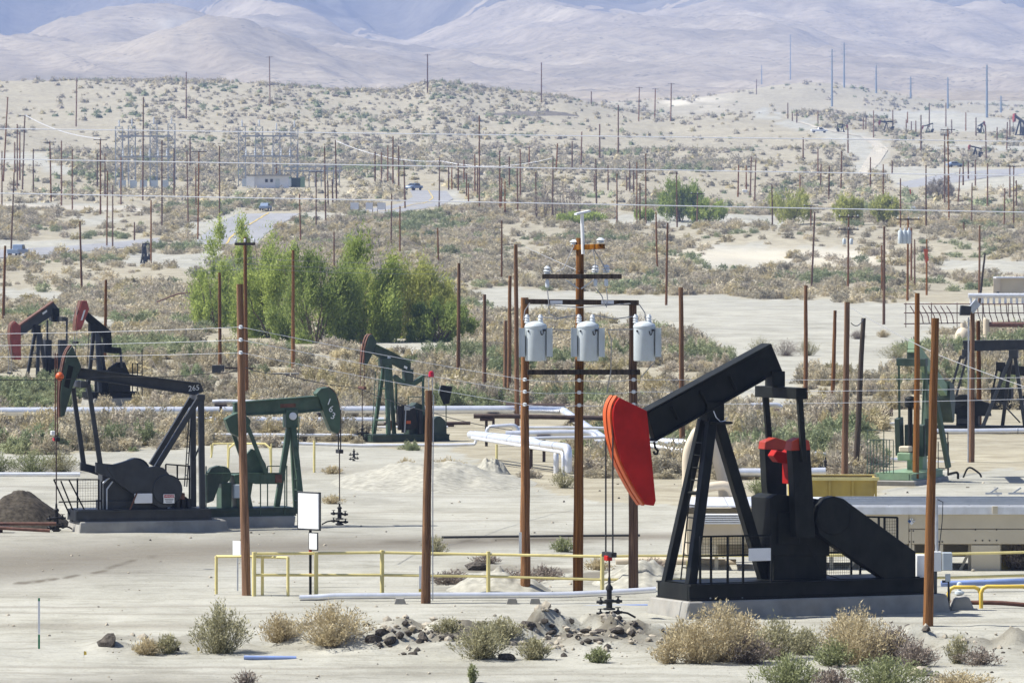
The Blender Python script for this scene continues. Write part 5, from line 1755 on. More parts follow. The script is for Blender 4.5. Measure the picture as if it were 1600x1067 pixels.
# ------------------------------------------------------------------ transformer rack
def rack():
    b = gp(905, 924)
    d = b.y
    r = empty("transformer_rack", b, 0, "frame of three brown poles with beams holding grey transformers", "pole rack")
    s = FOC / d

    def L(px, py, dy=0.0):
        return at(px, py, d) - b + Vector((0, dy, 0))
    for tx, ty, bx in ((820, 465, 821), (906, 372, 903), (989, 470, 990)):
        t, f = L(tx, ty), L(bx, 926)
        me = pole_mesh(str(("rack", tx)), 14, M['wood'])
        o = bpy.data.objects.new("pole", me)
        COL.objects.link(o)
        o.parent = r
        h = t.z + .15
        o.location = (f.x, 0, -.15)
        o.scale = (.132, .132, h)
        o.rotation_euler = (0, math.atan2(t.x - f.x, h), 0)
    MB().bar(L(820, 471, -.2), L(998, 473, -.2), .12, .13).build("upper_beam", M['dark_wood'], r, bevel=.01)
    for x in (869, 949):
        MB().box(L(x, 472, -.27), (.32, .01, .09)).build("tag_plate", M['signgrey'], r)
    MB().bar(L(824, 581, -.2), L(1000, 581, -.2), .12, .13).build("lower_beam", M['dark_wood'], r, bevel=.01)
    ca = MB().bar(L(847, 432, -.22), L(971, 432, -.22), .1, .12).build("crossarm", M['dark_wood'], r, bevel=.008)
    for a, c in (((884, 437), (904, 451)), ((928, 437), (908, 451))):
        MB().bar(L(*a, -.28), L(*c, -.2), .03).build("brace", M['steel'], r)
    for x, y in ((855, 428), (930, 426), (947, 426)):
        MB().lathe(L(x, y + 1, -.22), [(.02, 0), (.09, .03), (.06, .06), (.11, .09), (.05, .13), (.09, .16), (.03, .22)], 10).build("insulator", M['ceramic'], r, smooth=True)
        MB().lathe(L(x + 0, y + 22, -.22), [(.02, 0), (.05, .03), (.05, .16), (.03, .22)], 8).build("fuse_holder", M['ceramic'], r, smooth=True)
    MB().bar(L(896, 387, .0), L(943, 385, -.45), .13, .13).build("top_arm", M['wood'], r, bevel=.008)
    for x, y, dy in ((897, 383, .05), (938, 380, -.45)):
        MB().lathe(L(x, y, dy), [(.02, 0), (.1, .02), (.06, .06), (.12, .08), (.04, .14)], 10).build("insulator", M['ceramic'], r, smooth=True)
    MB().tube([L(911, 397, -.2), L(909, 333, -.2)], .045, 8).build("mast", M['white'], r, smooth=True)
    MB().bar(L(899, 335, -.3), L(921, 330, -.1), .14, .05).build("mast_panel", M['signgrey'], r)
    # loose leads
    for pts in ([(855, 452), (857, 470), (858, 490), (872, 497), (886, 494)], [(897, 383), (880, 420), (868, 425)], [(926, 388), (930, 410), (929, 425)], [(928, 390), (940, 410), (947, 425)],
                [(947, 450), (949, 468), (947, 480)], [(930, 450), (940, 462), (945, 478)], [(828, 473), (820, 485), (818, 500)], [(998, 475), (1007, 488), (1009, 502)],
                [(852, 476), (905, 480), (985, 474)], [(842, 494), (870, 498), (902, 492)], [(928, 492), (960, 498), (990, 494)], [(1026, 512), (1027, 545), (1022, 565), (1000, 590)],
                [(950, 517), (955, 530), (954, 580), (948, 612)], [(862, 514), (898, 516)], [(950, 515), (990, 514)]):
        MB().tube([L(x, y, -.35) for x, y in pts], .014, 5).build("lead_wire", M['wiredull'], r)
    # cans
    for cx, x0, x1, lab in ((837, 808, 859, "left"), (918, 895, 944, "middle"), (1006, 988, 1027, "right")):
        top, bot = at(cx, 509, d), at(cx, 563, d)
        hgt = top.z - bot.z
        R = .275
        t = empty("transformer", Vector((bot.x, d - .55, bot.z)), 0, f"{lab} of the three pale grey transformers on the pole rack", "transformer", "grey transformers on the pole rack")
        tk = MB().lathe((0, 0, 0), [(R * .96, 0), (R, .03), (R, hgt - .05), (R * 1.04, hgt - .04), (R * 1.04, hgt)], 26).build("tank", M['tank'], t, smooth=True)
        MB().lathe((0, 0, hgt + .002), [(R * 1.04, 0), (R * .95, .05), (R * .6, .1), (R * .15, .125)], 26).build("lid", M['tank'], t, smooth=True)
        sides = (-1, 1) if cx < 1000 else (1,)
        for sx in sides:
            rad = MB()
            for k in range(5):
                rad.box((sx * (R + .07), -.14 + .07 * k, hgt * .53), (.14, .02, hgt * .82))
            rad.box((sx * (R + .145), 0, hgt * .53), (.02, .34, hgt * .84))
            tag(rad.build("cooling_fins", M['tank'], t), kind="stuff")
        for k, (x, yy) in enumerate(((-.22, .1), (.12, .0))):
            MB().lathe((x, yy, hgt + .06), [(.05, 0), (.08, .04), (.05, .07), (.075, .1), (.045, .13), (.07, .16), (.03, .24)], 10).build("bushing", M['ceramic'], t, smooth=True)
        for x, zz in ((-.19, .12), (.2, .1), (.235, .1)):
            MB().lathe((x, -R * .85, hgt - zz), [(.025, 0), (.025, .1)], 8, 'y').build("terminal", M['ink'], t)
        MB().tube([(.16 + .035 * math.cos(a / 8 * math.pi), -R * .93, hgt - .12 - .1 * math.sin(a / 8 * math.pi)) for a in range(9)], .012, 5).build("ground_strap", M['cable'], t)
        MB().box((0, R + .1, hgt * .6), (.14, .3, .5)).build("hanger", M['steel'], t)


rack()


# ------------------------------------------------------------------ overhead wires
def wire(name, pts, r, mat, label, cat="power line", sag=0.0, group=None):
    """pts: (px, py, distance)"""
    P = []
    for (a, c) in zip(pts[:-1], pts[1:]):
        A_, C_ = at(*a), at(*c)
        n = 14
        for k in range(n):
            t = k / n
            p = A_.lerp(C_, t)
            p.z -= sag * 4 * t * (1 - t)
            P.append(p)
    P.append(at(*pts[-1]))
    o = P[0].copy()
    return tag(MB().tube([p - o for p in P], r, 6).build(name, M[mat], None, True, loc=o), label, cat, group)


wire("power_line", [(-120, 200, 150), (1720, 223, 150)], .015, 'wire', "uppermost of three white wires crossing the whole picture")
wire("power_line", [(-120, 247, 150), (1720, 277, 150)], .015, 'wire', "middle of three white wires crossing the whole picture")
wire("power_line", [(-120, 300, 150), (1720, 334, 150)], .015, 'wire', "lowest of three white wires crossing the whole picture")
dp, dr = PROOT[374][1].y - .2, gp(905, 924).y - .25
for k, (y0, y1, y2, y3, w_) in enumerate(((522, 511, 593, 588, "top"), (540, 531, 612, 604, "middle"), (557, 551, 632, 621, "lowest"))):
    wire("power_line", [(-90, y0, 147), (377, y1, dp), (820, y2, dr), (905, y2 + 1, dr), (990, y2, dr), (1690, y3, 148)], .0065, 'wire', f"{w_} of the three wires strung along the fence poles", sag=.04)
# insulators on the foreground poles
for px, ys in ((376, (511, 531, 551)), (820, (593, 612, 632)), (905, (594, 613, 633)), (990, (593, 612, 632))):
    for y in ys:
        p = at(px, y, (dp if px < 500 else dr) + .02)
        tag(MB().lathe((0, 0, -.05), [(.02, 0), (.055, .02), (.04, .05), (.055, .08), (.02, .1)], 8).build("insulator", M['ceramic'], None, True, loc=p), f"white insulator knob on the pole, {['top', 'middle', 'lowest'][ys.index(y)]} wire, " + {376: "left pole", 820: "left rack pole", 905: "middle rack pole", 990: "right rack pole"}[px], "insulator", "wire knobs on the front poles")
wire("power_line", [(1330, 481, 164), (1470, 556, 160), (1690, 632, 150)], .010, 'wiredull', "thick pale cable slanting down to the right edge", sag=.05)
wire("power_line", [(1349, 498, 206), (1330, 505, 165)], .015, 'cable', "short black jumper between two poles at right", sag=.15)
wire("cable", [(-60, 592, 155), (180, 588, 158), (330, 583, 158), (383, 574, 160), (440, 584, 165), (560, 606, 172), (670, 643, 180), (800, 672, 190)], .012, 'cable', "thin black cable dropping behind the slate pump jack", "cable", sag=.06)
tag(MB().lathe((0, 0, -.115), [(.03, 0), (.08, .03), (.115, .09), (.115, .14), (.08, .2), (.03, .23)], 16).build("marker_ball", M['orange'], None, True, loc=at(93.4, 588, 157)), "orange marker ball on the cable before the green horse head", "marker ball")
for k, (y0, y1) in enumerate(((403, 412), (412, 421), (419, 428))):
    wire("power_line", [(300, y0 + 3, 330), (383, y0, 330), (690, y1, 360)], .010, 'wiredull', f"faint grey wire across the thicket, {['top', 'middle', 'bottom'][k]} of three", sag=.1)
wire("power_line", [(820, 386, 260), (905, 424, dr)], .010, 'wiredull', "thin wire running up left from the rack's middle pole")
wire("power_line", [(39, 180, 1300), (157, 217, 1150)], .06, 'wire', "far bundle of pale wires slanting at upper left", sag=1.0)
wire("power_line", [(524, 220, 1350), (690, 252, 1300), (864, 247, 1270)], .06, 'wire', "far pale wire sagging across the grove of poles", sag=1.5)

# red beacon on its pole
bp_, bb, bh = PROOT[670]
bt = at(670, 610, bb.y)
r_ = empty("beacon_lamp", bt, 0, "red beacon on two thin rods atop the short pole", "beacon")
z_ = (610 - 589) / (FOC / bb.y)
for x in (.0, .09):
    MB().tube([(x, -.05, -.1), (x, -.05, z_)], .012, 6).build("rod", M['steel'], r_)
MB().lathe((.06, -.05, z_), [(.06, 0), (.075, .02), (.06, .13), (.03, .15)], 12).build("lens", M['lens'], r_, smooth=True)
MB().tube([(.12, -.08, -.1), (.1, -.1, -2.4), (.1, -.1, -5.2)], .016, 6).build("conduit", M['steel'], r_)

# grey junction box with crossbar on the pole left of the thicket, and the hut under the next pole
g = gp(344, 590)
r_ = empty("junction_box", at(341, 582, g.y - .4), 0, "dark grey box with a timber bar on the pole left of the thicket", "junction box")
MB().box((0, 0, .22), (.75, .35, .45)).build("box", M['slate'], r_, bevel=.02)
MB().bar((.4, 0, .28), (2.2, 0, .24), .12, .12).build("timber_bar", M['dark_wood'], r_)
g = gp(452, 602)
r_ = empty("valve_hut", g, 0, "small rusty hut with pale roof slab below the thicket", "hut")
s = FOC / g.y
MB().box((.1, 0, .28), (.55, .6, .7)).build("brick_base", M['rust'], r_)
MB().box((-.35, -.1, .25), (.32, .4, .62)).build("grey_cabinet", M['tank'], r_)
MB().box((-.2, 0, .68), (1.5, .9, .1)).build("roof_slab", M['concrete'], r_)

# ------------------------------------------------------------------ yellow fence along the pad
def fence(name, posts, rails, label, mat='yellow', rp=.055, rr=.035, dep=None):
    g0 = gp(*posts[0][:2]) if dep is None else at(posts[0][0], posts[0][1], dep)
    r = empty(name, g0, 0, label, "fence")
    for x, yb, yt in posts:
        g = gp(x, yb) if dep is None else at(x, yb, dep)
        t = at(x, yt, g.y)
        MB().tube([(g.x - g0.x, g.y - g0.y, g.z - g0.z - .2), (t.x - g0.x, g.y - g0.y, t.z - g0.z)], rp, 10).build("post", M[mat], r, smooth=True)
    for rl in rails:
        P = []
        for x, y, yb in rl:
            g = gp(x, yb) if dep is None else at(x, yb, dep)
            P.append(at(x, y, g.y) - g0)
        MB().tube(P, rr, 8).build("rail", M[mat], r, smooth=True)
    return r


fence("yellow_fence", [(397, 931, 862), (494, 930, 862), (597, 928, 859), (763, 928, 861), (941, 928, 865)],
      [[(397, 865, 931), (597, 863, 928), (763, 866, 928), (941, 869, 928)], [(397, 898, 931), (597, 898, 928), (763, 900, 928), (941, 905, 928)]],
      "long yellow two-rail pipe fence in front of the transformer poles")
fence("yellow_fence", [(338, 928, 868), (410, 930, 868), (450, 931, 870)], [[(338, 869, 928), (380, 869, 929), (450, 871, 931)]], "short yellow hoop rail at the left end of the fence", rp=.04)
dF = gp(1040, 925).y
fence("yellow_fence", [(1075, 905, 876)], [[(941, 869, 928), (1000, 868, 0), (1090, 868, 0), (1300, 867, 0), (1445, 866, 0), (1620, 862, 0)], [(941, 905, 928), (1050, 905, 0), (1300, 903, 0), (1480, 902, 0), (1620, 898, 0)]],
      "yellow two-rail fence behind the large black pump jack", dep=dF + 2.6)
for k, (x0, x1, yt, yb, lab) in enumerate(((1482, 1532, 917, 938, "left of two"), (1533, 1608, 916, 950, "right of two"))):
    g = gp(x0 + 4, yb)
    r_ = empty("yellow_hoop", g, 0, f"low bright yellow hoop barrier at right, {lab}", "barrier", "low yellow hoops at right")
    P = []
    for px, py in [(x0, yb), (x0, yt + 10), (x0 + 3, yt + 3), (x0 + 9, yt), (x1 - 9, yt), (x1 - 3, yt + 3), (x1, yt + 10), (x1, yb)]:
        P.append(at(px, py, g.y) - g)
    MB().tube(P, .05, 10).build("hoop", M['brightyellow'], r_, smooth=True)
fence("yellow_fence", [(356, 742, 693), (424, 742, 693)], [[(356, 742, 742), (358, 700, 742), (366, 693, 742), (414, 693, 742), (422, 700, 742), (424, 742, 742)]], "yellow hoop behind green pump jack 163", rp=.03, rr=.04)
fence("yellow_fence", [(330, 715, 694), (376, 715, 694)], [[(330, 715, 715), (333, 693, 715), (376, 693, 715)]], "yellow hoop with grey plate right of the slate pump jack", rp=.03, rr=.04)
for x, yt, yb, lab in ((491, 688, 738, "yellow marker post left of the pump jack numbered 163's head"), (776, 694, 740, "yellow marker post left of the silver pipe bend")):
    g = gp(x, yb)
    h = at(x, yt, g.y).z - g.z
    tag(MB().tube([(0, 0, -.1), (0, 0, h * .5), (0, 0, h)], .045, 8).build("marker_post", M['yellow'], None, True, loc=g), lab, "post")
dW = gp(1290, 690).y
fence("pipe_gate", [(1232, 697, 680), (1275, 697, 680), (1309, 697, 682)], [[(1232, 697, 697), (1234, 681, 697), (1305, 680, 697), (1312, 697, 697)], [(1232, 690, 697), (1310, 690, 697)], [(1275, 681, 697), (1284, 697, 697)]], "pale pipe gate lying beyond the counterweights", 'tanpipe', .03, .03)


# ------------------------------------------------------------------ pipelines
def bend(P, r, n=5):
    """round the corners of a polyline"""
    out = [P[0]]
    for a, b, c in zip(P[:-2], P[1:-1], P[2:]):
        d1, d2 = (a - b), (c - b)
        k = min(r, d1.length * .45, d2.length * .45)
        s, e = b + d1.normalized() * k, b + d2.normalized() * k
        for i in range(n + 1):
            t = i / n
            out.append(s * (1 - t) ** 2 + b * 2 * t * (1 - t) + e * t ** 2)
    out.append(P[-1])
    return out


def pipe(name, pts, dia, mat, label, seams=0, stands=None, stand_mat='darkrust', cat="pipe", rb=.35, n=12, group=None):
    """pts: (px, py, distance) of the pipe's middle; seams every so many metres; stands: (px, py_ground)"""
    P = [at(*p) for p in pts]
    o = P[0].copy()
    r = empty(name, o, 0, label, cat, group)
    Q = bend([p - o for p in P], rb)
    MB().tube(Q, dia / 2, n).build("run", M[mat], r, smooth=True)
    if seams:
        for a, b in zip(P[:-1], P[1:]):
            L_ = (b - a).length
            m = int(L_ / seams)
            dv = (b - a).normalized()
            for k in range(1, m + 1):
                c = a + dv * (k * L_ / (m + 1)) - o
                MB().tube([c - dv * .03, c + dv * .03], dia / 2 + .008, n).build("band", M['steel'], r, smooth=True)
    for px, pipe_y, dist in (stands or []):
        t = at(px, pipe_y, dist)
        z0 = gz(t.x, t.y) - .15
        m = MB()
        m.bar((t.x - o.x, t.y - o.y, z0 - o.z), (t.x - o.x, t.y - o.y, t.z - dia / 2 - .06 - o.z), .12)
        m.box((t.x - o.x, t.y - o.y, t.z - dia / 2 - .05 - o.z), (.55, .5, .1))
        m.build("pipe_stand", M[stand_mat], r)
    return r


dq = gp(300, 668).y
pipe("pipeline", [(-80, 643, dq), (800, 640, dq), (880, 642, dq + 4), (945, 688, dq - 34), (1100, 694, dq - 36)], .38, 'silver', "large silver pipeline running left to right behind the pump jacks", 6, [(173, 643, dq), (655, 641, dq), (505, 641, dq), (400, 642, dq), (771, 640, dq)])
d2 = gp(300, 676).y
pipe("pipeline", [(264, 657, d2), (330, 656, d2), (500, 657, d2), (600, 657, d2)], .30, 'silver', "second silver pipe below the large one, left of centre", 5, [(300, 657, d2), (440, 657, d2)])
pipe("pipeline", [(332, 628, d2 + 6), (345, 627, d2 + 6), (430, 629, d2 + 6)], .20, 'silverdull', "short silver pipe end above the large pipeline", 0, [(345, 628, d2 + 6)])
d3 = gp(300, 690).y
pipe("pipeline", [(-80, 685, d3), (180, 681, d3), (360, 679, d3), (560, 680, d3)], .14, 'silverdull', "thin silver pipe on the ground behind the slate pump jack", 0, [(100, 684, d3), (250, 681, d3)])
d4 = gp(560, 699).y
pipe("pipeline", [(440, 692, d4), (560, 696, d4), (700, 695, d4), (742, 694, d4), (744, 688, d4)], .13, 'silverdull', "thin silver pipe on the sand before the mid green pump jack", 0)
d5 = gp(820, 742).y
pipe("pipeline", [(735, 679, d5 + 14), (830, 692, d5 + 6), (888, 699, d5), (888, 738, d5)], .30, 'silver', "near silver pipe of a pair that bends down right of centre", 3, [(830, 692, d5 + 6)], rb=.5)
pipe("pipeline", [(742, 677, d5 + 16), (830, 686, d5 + 9), (869, 703, d5 + 2), (869, 742, d5 + 2)], .20, 'silver', "far thinner silver pipe of the pair that bends down", 3, rb=.4)
pipe("pipeline", [(760, 683, d5 + 17), (762, 667, d5 + 17), (806, 664, d5 + 17), (812, 680, d5 + 17)], .17, 'silver', "small silver loop pipe on top of the bending pair", 0, rb=.4)
pipe("pipeline", [(790, 678, d5 + 14), (880, 676, d5 + 14), (932, 676, d5 + 14), (937, 712, d5 + 13)], .26, 'silver', "silver pipe with an elbow left of the red horse head", 4, [(850, 676, d5 + 14)], rb=.5)
pipe("pipeline", [(930, 690, d5 + 10), (975, 690, d5 + 10), (1145, 718, d5 + 6), (1157, 718, d5 + 6), (1158, 735, d5 + 6)], .2, 'silverdull', "thin bluish silver pipe passing behind the pump legs", 0)
pipe("pipeline", [(1145, 738, d5 - 2), (1195, 738, d5 - 2), (1290, 737, d5 - 2)], .32, 'silver', "silver pipe between the pump legs and the counterweight", 4)
dr1 = gp(1300, 655).y
pipe("pipeline", [(790, 634, dr1), (1000, 638, dr1), (1130, 641, dr1), (1260, 645, dr1), (1395, 645, dr1)], .32, 'darkrust', "long dark rusty pipe beyond the large black pump jack", 0, [(870, 634, dr1), (940, 636, dr1), (1180, 642, dr1), (1330, 645, dr1)], 'rust')
pipe("pipeline", [(1020, 635, dr1 - 4), (1120, 634, dr1 - 4), (1221, 632, dr1 - 4), (1222, 655, dr1 - 4)], .22, 'silver', "white-silver pipe with a downward elbow above the rusty pipe", 4)
pipe("pipeline", [(1020, 650, dr1 - 8), (1140, 650, dr1 - 8), (1212, 650, dr1 - 8)], .26, 'silver', "short bright silver pipe under the rusty one", 3)
dr2 = gp(1300, 668).y
pipe("pipeline", [(1080, 662, dr2), (1260, 662, dr2), (1400, 661, dr2)], .10, 'silverdull', "thin silver line below the rusty pipe", 0)
pipe("pipeline", [(960, 680, dr2 - 14), (1140, 683, dr2 - 14), (1360, 682, dr2 - 14)], .12, 'pvc', "thin blue pipe lying behind the large pump jack", 0)
dr3 = gp(1300, 722).y
pipe("pipeline", [(1270, 708, dr3), (1340, 713, dr3), (1420, 720, dr3), (1520, 727, dr3), (1660, 737, dr3 - 4)], .17, 'silver', "silver pipe sloping right past the pale green pump jack", 4)
pipe("pipeline", [(1435, 674, dr2 - 8), (1520, 674, dr2 - 8), (1660, 672, dr2 - 8)], .26, 'silver', "silver pipe before the black pump jack at right", 3, [(1500, 674, dr2 - 8), (1580, 674, dr2 - 8)])
pipe("pipeline", [(1520, 717, dr3 + 14), (1590, 715, dr3 + 14), (1680, 713, dr3 + 14)], .3, 'tanpipe', "cream pipe at the right edge below the black pump jack", 0)
pipe("pipeline", [(740, 650, d5 + 30), (790, 650, d5 + 30), (980, 654, d5 + 30)], .2, 'darkrust', "dark rusty timberlike beam pipe behind the transformer poles", 0, [(760, 650, d5 + 30), (900, 652, d5 + 30)])
d6 = gp(300, 672).y
pipe("pipeline", [(-80, 671, d6), (200, 669, d6), (480, 668, d6), (700, 667, d6)], .10, 'silverdull', "thin silver pipe low under the large pipeline at left", 0, [(60, 670, d6), (330, 669, d6), (560, 668, d6)])
pipe("pipeline", [(440, 664, d6 + 5), (600, 662, d6 + 5), (735, 661, d6 + 5)], .16, 'darkrust', "dark rusty pipe under the large pipeline near the mid green pump jack", 0, [(500, 663, d6 + 5), (700, 661, d6 + 5)])
pipe("pipeline", [(738, 684, d5 + 12), (830, 699, d5 + 4), (880, 707, d5 - 1), (880, 744, d5 - 1)], .13, 'silverdull', "thin bluish pipe beside the bending silver pair", 0)
pipe("pipeline", [(790, 686, d5 + 9), (860, 684, d5 + 9), (960, 683, d5 + 9)], .14, 'silver', "thin straight silver pipe behind the bending pair", 4)
pipe("pipeline", [(800, 668, d5 + 18), (900, 668, d5 + 18), (1000, 670, d5 + 18)], .12, 'silverdull', "thin straight silver pipe above the elbowed one", 0)
# white pipe along the fence, its blue end and blocks
dw = gp(700, 938).y
pipe("pipeline", [(468, 934, dw), (497, 933, dw), (520, 931, dw), (700, 930, dw), (880, 929, dw), (945, 926, dw), (1025, 921, dw)], .155, 'silver', "long white-silver pipe lying before the yellow fence", 5)
for px in (625, 800, 836):
    g = gp(px, 943)
    tag(MB().prism([(-.16, -.12, -.05), (.16, -.12, -.05), (.1, -.12, .14), (-.1, -.12, .14)], (0, .24, 0)).build("pipe_block", M['concrete'], None, loc=g, bevel=.01), {625: "concrete block under the white pipe, left of three", 800: "concrete block under the white pipe, middle of three", 836: "concrete block under the white pipe, right of three"}[px], "block", "blocks under the white pipe")
pipe("pipe", [(912, 948, dw - 2), (945, 947, dw - 2), (1012, 946, dw - 2)], .085, 'pvc', "short blue pipe at the wellhead of the large pump jack", 0)
pipe("pipe", [(903, 950, dw - 2.4), (1000, 952, dw - 2.4)], .07, 'rust', "rusty pipe on the ground left of the large pump jack's block", 0)
pipe("pipe", [(381, 1027, gp(420, 1030).y), (463, 1028, gp(420, 1030).y)], .1, 'pvc', "blue pipe half buried in the foreground sand", 0)
db = gp(40, 832).y
pipe("pipe", [(-40, 818, db), (88, 818, db)], .10, 'rust', "upper rusty pipe in front of the black dirt pile", 0, [(1, 819, db)])
pipe("pipe", [(-40, 822, db - 2), (20, 826, db - 2), (78, 829, db - 2)], .10, 'rust', "lower rusty pipe in front of the black dirt pile", 0)
pipe("pipeline", [(-60, 741, gp(60, 752).y), (125, 741, gp(60, 752).y)], .16, 'silverdull', "dark-shadowed silver pipe behind the black dirt pile", 0)
pipe("pipe", [(60, 692, 258), (145, 691, 258), (190, 690, 258), (200, 697, 258), (218, 698, 258), (218, 708, 258)], .09, 'darkrust', "dark bent pipework behind the slate pump jack's head", 0)
pipe("pipe", [(1485, 941, gp(1520, 950).y), (1560, 941, gp(1520, 950).y), (1640, 948, gp(1520, 950).y)], .11, 'rust', "rusty pipe on the sand at the lower right edge", 0)
pipe("pipe", [(1470, 912, gp(1500, 925).y), (1640, 906, gp(1500, 925).y)], .15, 'pvc', "blue pipe under the yellow rails at right", 0)
pipe("pipe", [(1480, 741, 212), (1497, 737, 212), (1497, 748, 212)], .09, 'black', "black bent pipe right of the pale green pump jack", 0)
pipe("pipe", [(1505, 746, 214), (1513, 727, 214), (1533, 741, 214), (1534, 754, 214)], .07, 'black', "black angled strut pipe right of the pale green pump jack", 0)
pipe("pipe", [(1000, 836, gp(900, 842).y), (870, 837, gp(900, 842).y), (690, 839, gp(900, 842).y)], .07, 'cable', "black hose crossing the track behind the fence", 0)
pipe("pipe", [(245, 472, 560), (278, 459, 560), (303, 457, 560)], .14, 'rust', "bent rusty pipe lying on the scrub left of the thicket", 0)
# small dark valves
for px, py, sc, lab in ((1290, 745, .6, "black valve cluster right of the counterweights"), (553, 720, .4, "rusty capped stub left of the sand mound"), (1178, 690, .3, "small dark valve behind the large pump jack")):
    wellhead(gp(px, py), sc, lab, False, .2, 'blackrust')

# ------------------------------------------------------------------ tan shed with pipes
def shed():
    g0 = gp(1300, 893)
    d = g0.y + 1.0
    z0 = at(1300, 893, d).z
    o = Vector((0, d, 0))
    r = empty("tan_shed", Vector((at(1300, 893, d).x, d, z0)), 0, "long tan steel shed with low metal roof behind the large pump jack", "shed")
    rx = r.location.x

    def X(px):
        return at(px, 800, d).x - rx

    def Z(py):
        return at(800, py, d).z - z0
    D_ = 3.2
    # front wall panels with openings: (x0,x1,y0,y1)
    panels = [(1075, 1420, 803, 850), (1420, 1640, 803, 826), (1420, 1424, 826.5, 898), (1424, 1640, 826.5, 850), (1424, 1429, 850, 898), (1467, 1474, 850, 898), (1517, 1563, 851, 898), (1610, 1640, 850, 898), (1075, 1120, 850, 870)]
    for x0, x1, y0, y1 in panels:
        MB().box(((X(x0) + X(x1)) / 2, random.uniform(-.012, .012), (Z(y0) + Z(y1)) / 2), (X(x1) - X(x0) - .012, .05, Z(y0) - Z(y1) - .012)).build("wall_panel", M['tan'], r, bevel=.008)
    MB().box(((X(1075) + X(1640)) / 2, D_, (Z(803) + Z(880)) / 2), (X(1640) - X(1075), .05, Z(803) - Z(880))).build("back_wall", M['tan'], r)
    MB().box((X(1640), D_ / 2, (Z(803) + Z(895)) / 2), (.05, D_ - .1, Z(803) - Z(895))).build("end_wall", M['tan'], r)
    MB().box((X(1075), D_ / 2, (Z(803) + Z(870)) / 2), (.05, D_ - .1, Z(803) - Z(870))).build("end_wall", M['tan'], r)
    for x in (1120, 1180, 1300, 1467, 1517, 1563, 1610):
        MB().bar((X(x), .3, Z(898)), (X(x), .3, Z(805)), .1).build("stud", M['tan'], r)
    MB().bar((X(1500), .35, Z(896)), (X(1516), .35, Z(862)), .07).build("diagonal_brace", M['tan'], r)
    MB().bar((X(1178), .35, Z(893)), (X(1215), .35, Z(850)), .07).build("diagonal_brace", M['brightyellow'], r)
    MB().bar((X(1320), .35, Z(905)), (X(1350), .35, Z(850)), .09).build("diagonal_brace", M['tan'], r)
    # roof: fascia, sloped metal sheets and walkway grating
    MB().box(((X(1290) + X(1640)) / 2, -.08, Z(797)), (X(1640) - X(1290), .1, Z(791) - Z(803) + .01)).build("fascia", M['silverdull'], r, bevel=.01)
    n = 9
    for k in range(n):
        xa = X(1075) + (X(1640) - X(1075)) * k / n
        xb = X(1075) + (X(1640) - X(1075)) * (k + 1) / n
        MB().prism([(xa + .01, -.12, Z(792)), (xb - .01, -.12, Z(792)), (xb - .01, D_, Z(787)), (xa + .01, D_, Z(787))], (0, 0, .04)).build("roof_sheet", M['silverdull'], r)
    m = MB()
    for k in range(64):
        x = X(1300) + (X(1640) - X(1300)) * k / 63
        m.bar((x, .1, Z(791)), (x + .09, D_ * .8, Z(786)), .03, .07)
    for k in range(4):
        y = .1 + k * .75
        m.bar((X(1300), y, Z(788.5) + .02 * k), (X(1640), y, Z(788.5) + .02 * k), .03, .12)
    tag(m.build("roof_grating", M['lattice'], r), kind="stuff")
    for x in (1542, 1578):
        MB().bar((X(x), .5, Z(772)), (X(x + 26), .5, Z(772)), .05).build("roof_bracket", M['steel'], r)
        MB().bar((X(x + 8), .5, Z(771)), (X(x + 20), .5, Z(763)), .04).build("roof_strut", M['steel'], r)
    MB().box((X(1554), -.15, Z(796)), (.14, .06, .2)).build("roof_clip", M['tan'], r)
    # bolts
    for x, y in ((1421, 829), (1427, 829), (1421, 846), (1427, 846), (1467, 846), (1472, 846), (1524, 827), (1557, 827), (1524, 844), (1535, 844), (1546, 844), (1557, 844)):
        MB().lathe((X(x), -.03, Z(y)), [(.022, 0), (.022, -.02)], 6, 'y').build("bolt", M['ink'], r)
    # louvre block and pipes at the left end
    for k in range(5):
        MB().box(((X(1096) + X(1156)) / 2, -.25 - .02 * k, Z(803 + 3.2 * k)), (X(1156) - X(1096), .5, .035)).build("louvre_slat", M['white'], r)
    MB().box(((X(1096) + X(1156)) / 2, -.2, Z(826)), (X(1158) - X(1094), .4, Z(818) - Z(836))).build("louvre_box", M['tanpipe'], r, bevel=.01)
    MB().box((X(1590), .9, Z(880)), (X(1640) - X(1540), .6, .4)).build("inner_equipment", M['ochre'], r)
    # hazard diamond: four quarters
    c = Vector((X(1424), -.045, Z(814)))
    q = .105
    dd = empty("hazard_diamond", r.location + c, 0, "small blue and white hazard diamond on the tan shed wall", "sign")
    for (ax, az), mt in (((-1, 0), 'blue'), ((1, 0), 'white'), ((0, 1), 'white'), ((0, -1), 'signgrey')):
        cx, cz = ax * q * .5, az * q * .5
        hh = q * .48
        MB().prism([(cx - hh, 0, cz), (cx, 0, cz - hh), (cx + hh, 0, cz), (cx, 0, cz + hh)], (0, -.012, 0)).build("quarter", M[mt], dd)
    for tx, (ax, az), mt in (("4", (-1, 0), 'ink'), ("0", (1, 0), 'ink'), ("1", (0, 1), 'ink')):
        letters(tx, .11, (ax * q * .5, -.016, az * q * .5), (1, 0, 0), (0, 0, 1), M[mt], "digit", dd, .001)
    return r


